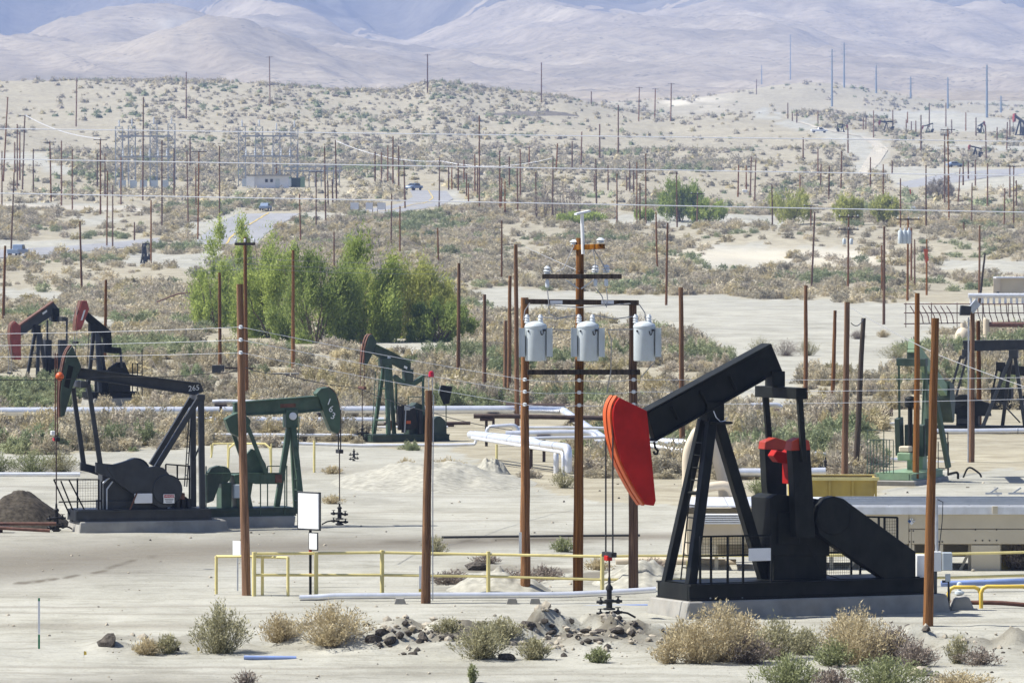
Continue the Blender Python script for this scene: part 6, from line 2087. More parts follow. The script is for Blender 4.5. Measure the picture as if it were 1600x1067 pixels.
shed()
dS = gp(1075, 880).y
pipe("vent_pipe", [(1074, 882, dS + .6), (1074, 705, dS + .6), (1090, 672, dS + .6), (1108, 672, dS + .6), (1128, 740, dS + .6), (1132, 786, dS + .6)], .30, 'tanpipe', "tall cream pipe arching up behind the pump jack's legs", 0, rb=.9, n=16)
pipe("vent_pipe", [(1086, 800, dS - .3), (1088, 768, dS - .3), (1110, 760, dS - .3), (1140, 757, dS - .3), (1150, 786, dS - .3), (1150, 797, dS - .3)], .26, 'tanpipe', "shorter cream pipe with two elbows on the tan shed", 0, rb=.6, n=16)
for px, py, lab in ((1086, 792, "left"), (1150, 790, "right")):
    c = at(px, py, dS - .3)
    tag(MB().lathe((0, 0, 0), [(.26, 0), (.26, .07)], 16).build("pipe_flange", M['rust'], None, True, loc=c), f"rusty flange under the shorter cream pipe, {lab} one", "flange", "rusty flanges on the tan shed")
pipe("cream_pipe", [(962, 878, dS - .5), (1000, 876, dS - .5), (1075, 878, dS - .5), (1150, 880, dS - .5)], .24, 'tanpipe', "horizontal cream pipe left of the large pump jack's legs", 0, [(986, 878, dS - .5)], 'tan')
# yellow skip
g = gp(1305, 803)
r_ = empty("yellow_skip", g, 0, "ochre yellow open steel skip behind the tan shed", "skip")
s = FOC / g.y
xa, xb = (1236 - 1305) / s, (1372 - 1305) / s
zt = at(1305, 748, g.y).z - g.z
MB().prism([(xa, 0, .1), (xb - .25, 0, .1), (xb, 0, zt), (xa, 0, zt)], (0, .06, 0)).build("side_wall", M['ochre'], r_)
MB().prism([(xa, 2.2, .1), (xb - .25, 2.2, .1), (xb, 2.2, zt), (xa, 2.2, zt)], (0, .06, 0)).build("side_wall", M['ochre'], r_)
MB().prism([(xb - .25, .06, .1), (xb - .25, 2.2, .1), (xb, 2.2, zt), (xb, .06, zt)], (-.05, 0, 0)).build("end_wall", M['ochre'], r_)
MB().box((xa + .03, 1.13, zt / 2), (.06, 2.1, zt - .1)).build("end_wall", M['ochre'], r_)
MB().box(((xa + xb) / 2 - .1, 1.13, .12), (xb - xa - .4, 2.1, .06)).build("floor", M['ochre'], r_)
for y in (-.02, 2.26):
    MB().bar((xa - .03, y, zt), (xb + .03, y, zt), .12, .1).build("top_rail", M['yellow'], r_)
for k in range(4):
    x = xa + .5 + k * .75
    MB().bar((x, -.03, .12), (x, -.03, zt - .06), .07, .07).build("rib", M['ochre'], r_)

# electric boxes right of the large pump jack
dE = gp(1450, 960).y
r_ = empty("electrical_cabinet", at(1437, 921, dE + 1.2), .25, "tall white electrical cabinet left of the thick front pole", "cabinet")
hh = 55 / 64
MB().box((0, 0, hh / 2), (.26, .34, hh)).build("cabinet_body", M['white'], r_, bevel=.015)
MB().box((-.02, -.175, hh / 2), (.2, .01, hh * .92)).build("door", M['signgrey'], r_)
MB().tube([(.0, 0, -.4), (0, 0, 0)], .05, 8).build("leg", M['steel'], r_)
r_ = empty("meter_box", at(1472, 892, dE + 1.0), 0, "grey meter box on a conduit right of the thick front pole", "electrical box")
MB().box((-.12, 0, .24), (.2, .22, .48)).build("box", M['white'], r_, bevel=.01)
MB().box((.12, -.02, .24), (.24, .25, .44)).build("box_cover", M['tank'], r_, bevel=.015)
MB().tube([(-.13, 0, .48), (-.14, 0, 1.75)], .04, 8).build("conduit", M['steel'], r_)
MB().tube([(-.12, 0, 1.75), (.02, 0, 1.68), (.0, -.02, 1.2), (-.08, -.04, .5)], .012, 6).build("cable", M['cable'], r_)
MB().tube([(-.16, 0, 0), (-.16, 0, -.95)], .04, 8).build("stand", M['slate'], r_)
MB().tube([(.16, 0, -.95), (.16, 0, -.25), (.0, 0, -.25)], .035, 8).build("stand", M['slate'], r_)
MB().box((.14, 0, -.16), (.12, .14, .18)).build("switch", M['tank'], r_)
# standpipe and block
g = gp(1510, 952)
tag(MB().prism([(-.45, -.3, -.05), (.2, -.3, -.05), (.05, -.3, .32), (-.05, -.3, .34), (-.3, -.3, .3)], (0, .6, 0)).build("concrete_chunk", M['concrete'], None, loc=g, bevel=.03), "pale concrete chunk by the yellow hoops", "concrete chunk")
g = gp(1499, 930)
tag(MB().lathe((0, 0, -.1), [(.05, 0), (.05, .1), (.12, .14), (.12, .2), (.05, .22), (.05, .3), (.075, .33), (.06, .42), (.02, .45)], 12).build("standpipe", M['tank'], None, True, loc=g), "grey capped standpipe behind the yellow hoops", "standpipe")

# ------------------------------------------------------------------ signs and stakes
g = gp(485, 929)
r_ = empty("sign_board", g, -.75, "blank white sign board with a smaller one on a striped post", "sign")
s = FOC / g.y


def lx(px):
    return (px - 485) / s


def lz(py):
    return at(485, py, g.y).z - g.z


MB().tube([(0, 0, -.2), (0, 0, lz(800))], .035, 10).build("post", M['black'], r_, smooth=True)
for y in (861, 897):
    MB().tube([(0, 0, lz(y + 1)), (0, 0, lz(y - 2))], .038, 10).build("red_stripe", M['redsign'], r_)
MB().box((0, -.045, lz(798)), ((504 - 466) / s / .74, .03, (828 - 768) / s)).build("frame", M['slate'], r_, bevel=.006)
MB().box((0, -.062, lz(798)), ((502 - 468) / s / .74, .01, (825.5 - 770.5) / s)).build("panel", M['white'], r_)
MB().box(((492 - 485) / s / .74, -.045, lz(845)), ((499.5 - 484.5) / s / .74, .02, (859 - 831) / s)).build("small_frame", M['slate'], r_)
MB().box(((492 - 485) / s / .74, -.058, lz(845)), ((498.5 - 486) / s / .74, .008, (857.5 - 832.5) / s)).build("small_panel", M['white'], r_)
g = gp(372, 926)
r_ = empty("sign_plate", at(370, 868, g.y), -.7, "small white plate behind the tall left pole at the fence", "sign")
MB().box((0, 0, .19), (.27, .02, .38)).build("plate", M['white'], r_)
MB().tube([(0, .03, -.9), (0, .03, .3)], .02, 6).build("stake", M['steel'], r_)
g = gp(656, 930)
r_ = empty("sign_plate", at(657, 922, g.y - .3), 0, "narrow white tag with yellow foot left of the beacon pole", "sign")
MB().box((0, 0, .32), (.07, .02, .6)).build("tag", M['white'], r_)
MB().box((0, -.002, .0), (.09, .024, .07)).build("yellow_foot", M['brightyellow'], r_)
g = gp(813, 865)
r_ = empty("sign_plate", at(813, 864, dr - .15), 0, "narrow white tag on the left transformer pole", "sign")
MB().box((0, 0, .26), (.07, .02, .55)).build("tag", M['white'], r_)
g = gp(61, 1013)
r_ = empty("marker_stake", g, 0, "thin white and green marker stake on the sand at lower left", "stake")
h_ = at(60, 933, g.y).z - g.z
MB().box((0, 0, h_ * .30), (.045, .012, h_ * .02)).build("band", M['white'], r_)
MB().box((0, 0, h_ * .13), (.045, .012, h_ * .30)).build("lower_part", M['stakegreen'], r_)
MB().box((0, 0, h_ * .62), (.045, .012, h_ * .62)).build("shaft", M['signgrey'], r_)
MB().box((0, 0, h_ * .96), (.045, .014, h_ * .06)).build("tip", M['stakegreen'], r_)
for px, py, lab in ((308, 1022, "tiny yellow pin flag beside the foreground bush"), (131, 1028, "tiny yellow pin flag on the bare sand")):
    g = gp(px, py)
    r_ = empty("pin_flag", g, 0, lab, "flag")
    MB().tube([(0, 0, -.05), (0, 0, .16)], .004, 5).build("wire", M['steel'], r_)
    MB().prism([(0, 0, .07), (.06, 0, .08), (.055, 0, .15), (0, 0, .16)], (0, .004, 0)).build("cloth", M['brightyellow'], r_)
# conduit, lamp box and guy at the dark right-hand pole
pr, pb, ph = PROOT[1520]
r_ = empty("lamp_box", at(1508, 484, pb.y - .2), 0, "dark lamp box on the dark pole at right", "lamp")
MB().prism([(-.22, -.15, -.22), (.2, -.15, -.22), (.24, -.15, .14), (-.18, -.15, .18)], (0, .35, 0)).build("housing", M['slate'], r_, bevel=.02)
MB().bar((.2, 0, -.05), (.5, .1, .3), .12, .3).build("bracket", M['steel'], r_)
MB().tube([(.14, .05, -.3), (.13, .05, -4), (.12, .05, -6.2)], .03, 8).build("conduit", M['steel'], r_)
# orange cloths
for px, py, hpx, lab in ((1446, 400, 22, "limp orange cloth tied to a pole at right"), (1422, 300, 8, "tiny orange marker on a far pole")):
    b0 = gp(px + 2, 461 if hpx > 10 else 320)
    c = at(px, py, b0.y - .3)
    k = hpx / (FOC / b0.y)
    tag(MB().prism([(-.12 * k, 0, .5 * k), (.2 * k, 0, .45 * k), (.16 * k, 0, .1 * k), (.24 * k, 0, -.3 * k), (.02 * k, 0, -.55 * k), (-.05 * k, 0, -.1 * k)], (0, .12 * k, 0)).build("orange_cloth", M['orange'], None, loc=c), lab, "cloth")


# ------------------------------------------------------------------ steam manifold, far transformers, substation, buildings
def manifold():
    g = gp(1500, 512)
    d = g.y
    r = empty("pipe_rack", g, 0, "rusty steam pipe rack with silver header at right", "pipe rack")

    def L(px, py, dy=0.0):
        return at(px, py, d) - g + Vector((0, dy, 0))
    MB().tube([L(1513, 462), L(1660, 462)], .22, 10).build("header", M['silverdull'], r, smooth=True)
    drop = None
    for k in range(16):
        x = 1517 + 9 * k
        MB().tube([L(x, 464), L(x, 476)], .11, 8).build("drop_pipe", M['silverdull'], r, smooth=True)
        MB().tube([L(x + 1, 476, -.1), L(x + 2, 490, -.2), L(x + 5, 500, -.4), L(x + 8, 512, -.5)], .045, 6).build("curved_pipe", M['rust'], r)
    for k in range(7):
        x = 1422 + 9.5 * k
        MB().tube([L(x, 478), L(x + 5, 486, -.1), L(x + 9, 494, -.2), L(x + 11, 506, -.3)], .045, 6).build("curved_pipe", M['rust'], r)
    for y in (475, 489, 506):
        MB().tube([L(1412, y, -.3), L(1660, y + (0 if y < 500 else -4), -.3)], .05, 6).build("rail", M['rust'], r)
    for x in (1415, 1455, 1495, 1535, 1575):
        MB().bar(L(x, 473, -.3), L(x, 512, -.3), .07).build("upright", M['rust'], r)
    return r


manifold()
g = gp(1560, 530)
pipe("cream_pipe", [(1541, 532, g.y), (1541, 500, g.y), (1542, 498, g.y)], .5, 'tanpipe', "upright cream pipe stub below the rusty pipe rack", 0)
pipe("pipe", [(1546, 507, g.y), (1660, 508, g.y)], .4, 'rust', "thick rusty pipe below the rusty pipe rack", 0)
g = gp(1505, 540)
tag(MB().lathe((0, 0, 0), [(.5, 0), (.62, .35), (.6, .9), (.4, 1.25), (.2, 1.35), (.2, 1.7)], 18).build("cream_tank", M['tanpipe'], None, True, loc=g), "round cream tank among pipes below the rusty pipe rack", "tank")
g = gp(1575, 462)
r_ = empty("tan_building", g, 0, "small tan building with a pale end at the right edge", "building")
s = FOC / g.y
MB().box((1.6, 2, 1.0), (5.2, 4, 2.0)).build("wall", M['tan'], r_)
MB().box((-1.35, -.1, 1.0), (.8, .3, 2.0)).build("pale_end_panel", M['tanpipe'], r_)
MB().box((1.5, 2, 2.1), (5.8, 4.6, .18)).build("roof", M['silverdull'], r_)
MB().box((-1.2, -.3, .3), (.3, .1, .3)).build("vent", M['ink'], r_)
# far bank of three transformers
pr, pb, ph = PROOT[1419]
for k, nm in enumerate(("left", "middle", "right")):
    c = at(1407 + 6.5 * k, 381, pb.y - .5)
    t = empty("transformer", c, 0, f"{nm} can of the far transformer bank at right", "transformer", "far transformer bank")
    MB().lathe((0, 0, 0), [(.26, 0), (.28, .05), (.28, 1.35), (.2, 1.5)], 12).build("tank", M['tank'], t, smooth=True)
    MB().lathe((0, 0, 1.5), [(.07, 0), (.09, .1), (.04, .3)], 8).build("bushing", M['ceramic'], t, smooth=True)
pr, pb, ph = PROOT[1326]
for k, nm in enumerate(("left", "right")):
    c = at(1319 + 11 * k, 382, pb.y - .3)
    t = empty("transformer", c, 0, f"{nm} small can on the far pole beyond the bare yard", "transformer", "small cans on the far pole")
    MB().lathe((0, 0, 0), [(.2, 0), (.22, .05), (.22, .6), (.1, .75)], 10).build("tank", M['tank'], t, smooth=True)


def lattice_tower(px, py, w, dpt, h, r, base):
    """box frame of thin columns and struts"""
    def node(i, j, z):
        return Vector((px + (i - .5) * w, (j - .5) * dpt, z))
    for i in (0, 1):
        for j in (0, 1):
            MB().bar(node(i, j, 0), node(i, j, h), .15).build("column", M['lattice'], r)
    m = MB()
    n = 7
    for k in range(n):
        z0, z1 = h * k / n, h * (k + 1) / n
        for j in (0, 1):
            m.bar(node(0, j, z0), node(1, j, z1), .06)
            m.bar(node(1, j, z0), node(0, j, z1), .06)
            m.bar(node(0, j, z1), node(1, j, z1), .06)
        for i in (0, 1):
            m.bar(node(i, 0, z0), node(i, 1, z1), .1)
    tag(m.build("bracing", M['lattice'], r), kind="stuff")
    MB().lathe(node(.5, .5, h), [(.12, 0), (.2, .3), (.1, .6), (.2, .9), (.08, 1.6)], 8).build("insulator", M['ceramic'], r, smooth=True)


for lab, px, py, cols_ in (("left grey steel substation frame at upper left", 228, 294, (186, 206, 240, 268)), ("right grey steel substation frame above the white building", 420, 292, (378, 405, 432, 460))):
    g = gp(px, py)
    s = FOC / g.y
    r_ = empty("substation_frame", g, 0, lab, "substation")
    hgt = at(px, 200, g.y).z - g.z
    for cx in cols_:
        lattice_tower((cx - px) / s, 0, 1.6, 1.6, hgt + random.uniform(-.5, 1.5), r_, g)
    for f in (.52, .86):
        MB().bar(((cols_[0] - px) / s, 0, hgt * f), ((cols_[-1] - px) / s, 0, hgt * f), .3, .35).build("bus_beam", M['lattice'], r_)
    for k in range(6):
        x = (cols_[0] + (cols_[-1] - cols_[0]) * (k + .5) / 6 - px) / s
        MB().lathe((x, -1.2, hgt * .52), [(.1, 0), (.22, .3), (.1, .6), (.22, .9), (.1, 1.2), (.05, 1.9)], 8).build("insulator", M['ceramic'], r_, smooth=True)
    for k in range(5):
        x = (cols_[0] + (cols_[-1] - cols_[0]) * k / 5 - px) / s + 1
        MB().box((x, -3 + k % 2, .9), (1.6, 1.4, 1.8)).build("equipment_cabinet", M['tank'], r_)
g = gp(500, 292)
r_ = empty("bus_structure", g, 0, "low grey busbar structure right of the white building", "substation")
s = FOC / g.y
for k in range(10):
    x = (445 + 9.5 * k - 500) / s
    MB().bar((x, 0, 0), (x, 0, 4.8), .2).build("column", M['lattice'], r_)
for z in (3.6, 4.6):
    MB().bar(((443 - 500) / s, 0, z), ((535 - 500) / s, 0, z), .3).build("bus_beam", M['lattice'], r_)
g = gp(415, 294)
r_ = empty("white_building", g, 0, "low white building with a pale roof beside the substation", "building")
s = FOC / g.y
MB().box((1.2, 2.5, 1.35), (7.4, 5, 2.7)).build("wall", M['signgrey'], r_)
MB().box((-3.3, .2, 1.3), (1.8, 1.6, 2.6)).build("porch", M['white'], r_)
MB().box((.6, 2.2, 2.8), (9.6, 6.2, .3)).build("roof", M['concrete'], r_)
MB().box((2.6, -.05, 1.0), (.9, .1, 2.0)).build("door", M['tank'], r_)
for k in range(2):
    MB().box((.2 + k * 1.1, -.05, 1.6), (.6, .08, .7)).build("window", M['glass'], r_)
g = gp(462, 293)
r_ = empty("green_cabinet", g, 0, "pair of pale green equipment cabinets right of the white building", "cabinet")
MB().box((-1.6, 0, 1.2), (1.0, 1.2, 2.4)).build("cabinet", M['lgreen'], r_)
MB().box((1.6, 0, 1.2), (1.0, 1.2, 2.4)).build("cabinet", M['lgreen'], r_)
MB().box((0, .6, 1.1), (2.2, 1.0, 2.2)).build("switchgear", M['dgreen'], r_)
# road signs
for px, w, lab in ((554, 13, "left of three pale boards by the road"), (577, 11, "middle of three pale boards by the road"), (596, 13, "right of three pale boards by the road")):
    g = gp(px, 334)
    s = FOC / g.y
    r_ = empty("roadside_board", g, 0, lab, "sign", "pale boards by the road")
    MB().box((0, 0, 1.45), (w / s, .08, 1.3)).build("board", M['signgrey'], r_)
    for sx in (-1, 1):
        MB().bar((sx * w / s * .48, .06, -.2), (sx * w / s * .48, .06, 1.7), .12).build("post", M['rust'], r_)
for px, py, lab in ((1164, 303, "small white box at the foot of three far poles"), (698 + 34, 323, "small white box among the grove of poles"), (1426, 330, "small white tank right of the yellow-green tree")):
    g = gp(px, py)
    tag(MB().box((0, 0, .45), (1.1, .8, 1.0)).build("equipment_box", M['white'], None, loc=g, bevel=.06), lab, "box")


# ------------------------------------------------------------------ vehicles
def car(px, py, heading, label, mat, pickup=False, sc=1.0):
    g = gp(px, py)
    r = empty("car" if not pickup else "pickup_truck", g + Vector((0, 0, .06)), math.radians(heading), label, "car" if not pickup else "truck")
    L_ = 4.6 if not pickup else 5.6
    h = L_ / 2
    body = [(-h, .45), (-h, .95), (-h + .1, 1.0), (h - 1.2, 1.02), (h - .1, .85), (h, .7), (h, .4)] if not pickup else [(-h, .5), (-h, 1.15), (.2, 1.15), (h - 1.2, 1.15), (h - .1, 1.05), (h, .8), (h, .5)]
    MB().rounded_xz(body, -.88, .88).build("body", M[mat], r, bevel=.06)
    cab = [(-1.7, .98), (-1.2, 1.5), (.3, 1.52), (1.15, 1.0)] if not pickup else [(-.4, 1.12), (-.3, 1.85), (.9, 1.87), (1.6, 1.13)]
    MB().rounded_xz(cab, -.76, .76).build("cabin", M[mat], r, bevel=.05)
    for sy in (-1, 1):
        MB().rounded_xz([(cab[0][0] + .3, 1.08), (cab[1][0] + .12, cab[1][1] - .1), (cab[2][0] - .1, cab[2][1] - .1), (cab[3][0] - .3, 1.08 if not pickup else 1.2)], sy * .77, sy * .785).build("side_window", M['glass'], r)
    MB().prism([(cab[2][0] + .1, -.66, cab[2][1] - .08), (cab[2][0] + .1, .66, cab[2][1] - .08), (cab[3][0] - .08, .7, cab[3][1] + .08), (cab[3][0] - .08, -.7, cab[3][1] + .08)], (.03, 0, .02)).build("windscreen", M['glass'], r)
    for sx in (-h + .95, h - .95):
        for sy in (-1, 1):
            w = MB().lathe((sx, sy * .8 - .1, .34), [(.30, 0), (.34, .03), (.34, .19), (.30, .22)], 14, 'y').build("wheel", M['tyre'], r, smooth=True)
    for sy in (-.6, .6):
        MB().box((h, sy, .75), (.06, .3, .16)).build("headlight", M['signgrey'], r)
    return r


car(415, 330, 82, "blue car on the asphalt road left of the road boards", 'carblue')
car(646, 298, 235, "pale blue car at the road's bend", 'carblue')
car(28, 402, 78, "blue and white pickup at the left edge on the road", 'carblue', True)
car(1280, 208, 8, "white pickup truck on the far dirt track", 'carwhite', True)
car(1492, 262, 20, "blue car on the far road at upper right", 'carblue')


# ------------------------------------------------------------------ trees
def make_tree(px, py, wpx, hpx, label, name="tree", n_leaf=5000, col=((0.075, 0.13, 0.03), (0.13, 0.20, 0.045)), trunk=0.16, blade=.16, lobes=None, bareness=0.0, seed=1, low=.0, group=None):
    g = gp(px, py)
    s = FOC / g.y
    W, Hh = wpx / s, hpx / s
    rng = np.random.default_rng(seed)
    r = empty(name, g, 0, label, "tree", group)
    tm = MB()
    tips = []
    nl = 7
    for k in range(nl):
        a = 2 * math.pi * k / nl + rng.random()
        rad = W * .36 * (.3 + .7 * rng.random())
        top = Vector((rad * math.cos(a), rad * math.sin(a), Hh * (.55 + .38 * rng.random())))
        base = Vector((.12 * W * math.cos(a) * .4, .12 * W * math.sin(a) * .4, -.1))
        midp = base.lerp(top, .5) + Vector((rng.normal(0, .06) * W, rng.normal(0, .06) * W, -.04 * Hh))
        tm.tube([base, base.lerp(midp, .5) + Vector((0, 0, .05 * Hh)), midp, midp.lerp(top, .6), top], [trunk * .6, trunk * .5, trunk * .36, trunk * .22, .02], 6)
        tips += [midp, midp.lerp(top, .5), top]
    tm.build("trunk", M['bark'], r, smooth=True)
    # leaf clumps filling an uneven crown
    nc = 46
    cen = []
    while len(cen) < nc:
        p = rng.random(3) * 2 - 1
        q = p[0] ** 2 + p[1] ** 2 + (p[2] if p[2] > 0 else p[2] * .9) ** 2
        if q < 1 and q > .06:
            cen.append(p)
    cen = np.array(cen)
    cen[:, 2] = low + (1 - low) * (.5 + .5 * cen[:, 2])
    cw = .09 + .15 * rng.random(nc)
    which = rng.integers(nc, size=n_leaf)
    off = rng.normal(0, .5, (n_leaf, 3)) * cw[which][:, None]
    P = cen[which] + off
    # feathery upright shoots at the crown top
    up = rng.random(n_leaf) < .18
    P[up, 2] += np.abs(rng.normal(0, .07, up.sum()))
    P = P * np.array([W * .5, W * .5, Hh])
    P[:, 2] = np.maximum(P[:, 2], .05)
    dirv = np.stack([P[:, 0] * .25, P[:, 1] * .25, np.full(n_leaf, W * .22)], -1) + rng.normal(0, .22 * W, (n_leaf, 3)) * .5
    dirv /= np.linalg.norm(dirv, axis=1, keepdims=True)
    side = np.cross(dirv, rng.normal(0, 1, (n_leaf, 3)))
    side /= np.linalg.norm(side, axis=1, keepdims=True) + 1e-9
    ln = blade * (.6 + .9 * rng.random(n_leaf))[:, None]
    wd = ln * .34
    T = np.stack([P - side * wd * .5 - dirv * ln * .5, P + side * wd * .5 - dirv * ln * .5, P + dirv * ln * .6], 1)
    c0, c1 = np.array(col[0]), np.array(col[1])
    t = np.clip(.5 + .6 * (rng.random(nc)[which] - .5) + rng.normal(0, .2, n_leaf), 0, 1)[:, None]
    C_ = c0 * (1 - t) + c1 * t
    me = tri_mesh("crown", T, M['leaf'], C_)
    o = bpy.data.objects.new("crown", me)
    COL.objects.link(o)
    o.parent = r
    return r


GRN = ((0.20, 0.26, 0.05), (0.50, 0.57, 0.17))
YGR = ((0.28, 0.30, 0.07), (0.53, 0.54, 0.18))
DGR = ((0.13, 0.18, 0.045), (0.36, 0.43, 0.13))
for px, py, w, h, lab, n, col, sd in (
        (372, 505, 110, 152, "tallest bright green willow at the thicket's left end", 15000, GRN, 1),
        (338, 512, 62, 95, "low leafy green willow skirt at the thicket's left edge", 5000, GRN, 2),
        (425, 528, 100, 140, "green willow left of the thicket's middle pole", 13000, GRN, 3),
        (492, 536, 108, 132, "dark green willow in the middle of the thicket", 14000, DGR, 4),
        (560, 534, 115, 148, "green willow right of the thicket's middle", 15000, GRN, 5),
        (622, 528, 108, 128, "yellow-green willow in the right part of the thicket", 13000, YGR, 6),
        (668, 528, 82, 108, "yellowish willow at the thicket's right end", 9000, YGR, 7),
        (686, 534, 85, 62, "low dark green shrub at the thicket's right foot", 6500, DGR, 8)):
    make_tree(px, py, w * 1.32, h * 1.02, lab, "willow_tree", int(n * 1.75), col, .14, .25, seed=sd, low=-.3, group="willows of the thicket")
for px, py, w, h, lab, n, col, sd in (
        (1062, 346, 80, 72, "dark leafy tree right of centre behind the plain", 5000, DGR, 11),
        (1105, 350, 60, 42, "low green tree right of the dark leafy one", 2600, GRN, 12),
        (1085, 342, 40, 52, "grey-green tree between the two right of centre", 2000, DGR, 16),
        (1235, 352, 75, 62, "pale green spreading tree with thin trunk, left of three", 3400, YGR, 13),
        (1325, 352, 52, 52, "pale green tree in the middle of three at right", 2800, YGR, 14),
        (1384, 350, 46, 48, "round yellow-green tree, rightmost of three", 2800, YGR, 15),
        (905, 350, 80, 22, "low green shrub belt left of the white mast", 2200, GRN, 17),
        (1007, 348, 34, 26, "small green shrub left of the dark leafy tree", 1200, GRN, 18),
        (1470, 312, 44, 40, "bare grey shrub right of the yellow-green tree", 1500, ((.30, .27, .23), (.40, .36, .31)), 19),
        (1080, 268 + 60, 30, 40, "thin bare grey tree behind the dark leafy one", 900, ((.2, .16, .13), (.26, .21, .18)), 20)):
    make_tree(px, py, w, h * .85, lab, "tree", int(n * 1.3), col, .2, .5, seed=sd, low=.16)
for k, px in enumerate((838, 852, 866, 880, 893, 905)):
    make_tree(px, 344, 16, 62 - 4 * (k % 3), "thin leafless brown tree in the bare grove", "bare_tree", 260, ((.30, .26, .21), (.40, .34, .28)), .07, .4, seed=30 + k, low=.1, group="bare trees of the grove")


# ------------------------------------------------------------------ foreground brush
def dry_bush(px, py, wpx, hpx, label, kind_, seed, n=1500):
    g = gp(px, py)
    s = FOC / g.y
    W, Hh = wpx / s * 1.22, hpx / s * 0.98
    rng = np.random.default_rng(seed)
    tris, cols_ = [], []
    pal = {'tan': ((0.38, 0.31, 0.185), (0.60, 0.51, 0.32)), 'olive': ((0.28, 0.26, 0.15), (0.46, 0.43, 0.26)), 'green': ((0.19, 0.21, 0.10), (0.34, 0.36, 0.18)), 'grey': ((0.22, 0.18, 0.15), (0.34, 0.28, 0.23))}[kind_]
    c0, c1 = np.array(pal[0]), np.array(pal[1])
    nst = 230 if n > 1000 else 110
    for k in range(nst):
        a = rng.random() * 2 * np.pi
        lean = rng.random() ** .7
        R_ = .5 * W * lean * (.75 + .4 * rng.random())
        zt = Hh * (1.05 - .55 * lean ** 1.6) * (.6 + .45 * rng.random())
        b0 = np.array([.12 * W * rng.normal() * .5, .12 * W * rng.normal() * .5, -.03])
        p2 = np.array([R_ * np.cos(a), R_ * np.sin(a), zt])
        p1 = b0 * .4 + p2 * .6 + np.array([0, 0, -.12 * Hh * lean]) + rng.normal(0, .03 * W, 3)
        wv = np.cross(p2 - b0, rng.normal(0, 1, 3))
        wv = wv / (np.linalg.norm(wv) + 1e-9) * .009
        tris += [np.array([b0 - wv, b0 + wv, p1]), np.array([p1 - wv * .8, p1 + wv * .8, p2])]
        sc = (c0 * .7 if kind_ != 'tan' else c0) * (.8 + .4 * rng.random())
        cols_ += [sc, sc]
        m = n // nst
        for j in range(m):
            t = .35 + .65 * rng.random()
            q = (b0 * (1 - t) + p1 * t) if rng.random() < .35 else (p1 * (1 - t) + p2 * t)
            q = q + rng.normal(0, .045 * W ** .5, 3) * .7
            dv = (p2 - p1) / (np.linalg.norm(p2 - p1) + 1e-9) + rng.normal(0, .55, 3)
            dv /= np.linalg.norm(dv)
            sd = np.cross(dv, rng.normal(0, 1, 3))
            sd /= np.linalg.norm(sd) + 1e-9
            ln = .045 + .055 * rng.random()
            wd = .009 + .011 * rng.random()
            q[2] = max(q[2], .0)
            tris.append(np.array([q - sd * wd, q + sd * wd, q + dv * ln]))
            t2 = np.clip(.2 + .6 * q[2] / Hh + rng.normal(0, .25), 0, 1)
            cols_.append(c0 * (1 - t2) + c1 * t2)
    me = tri_mesh("desert_bush", np.array(tris), M['scrub'], np.array(cols_))
    o = bpy.data.objects.new("desert_bush", me)
    COL.objects.link(o)
    o.location = g
    return tag(o, label, "bush")


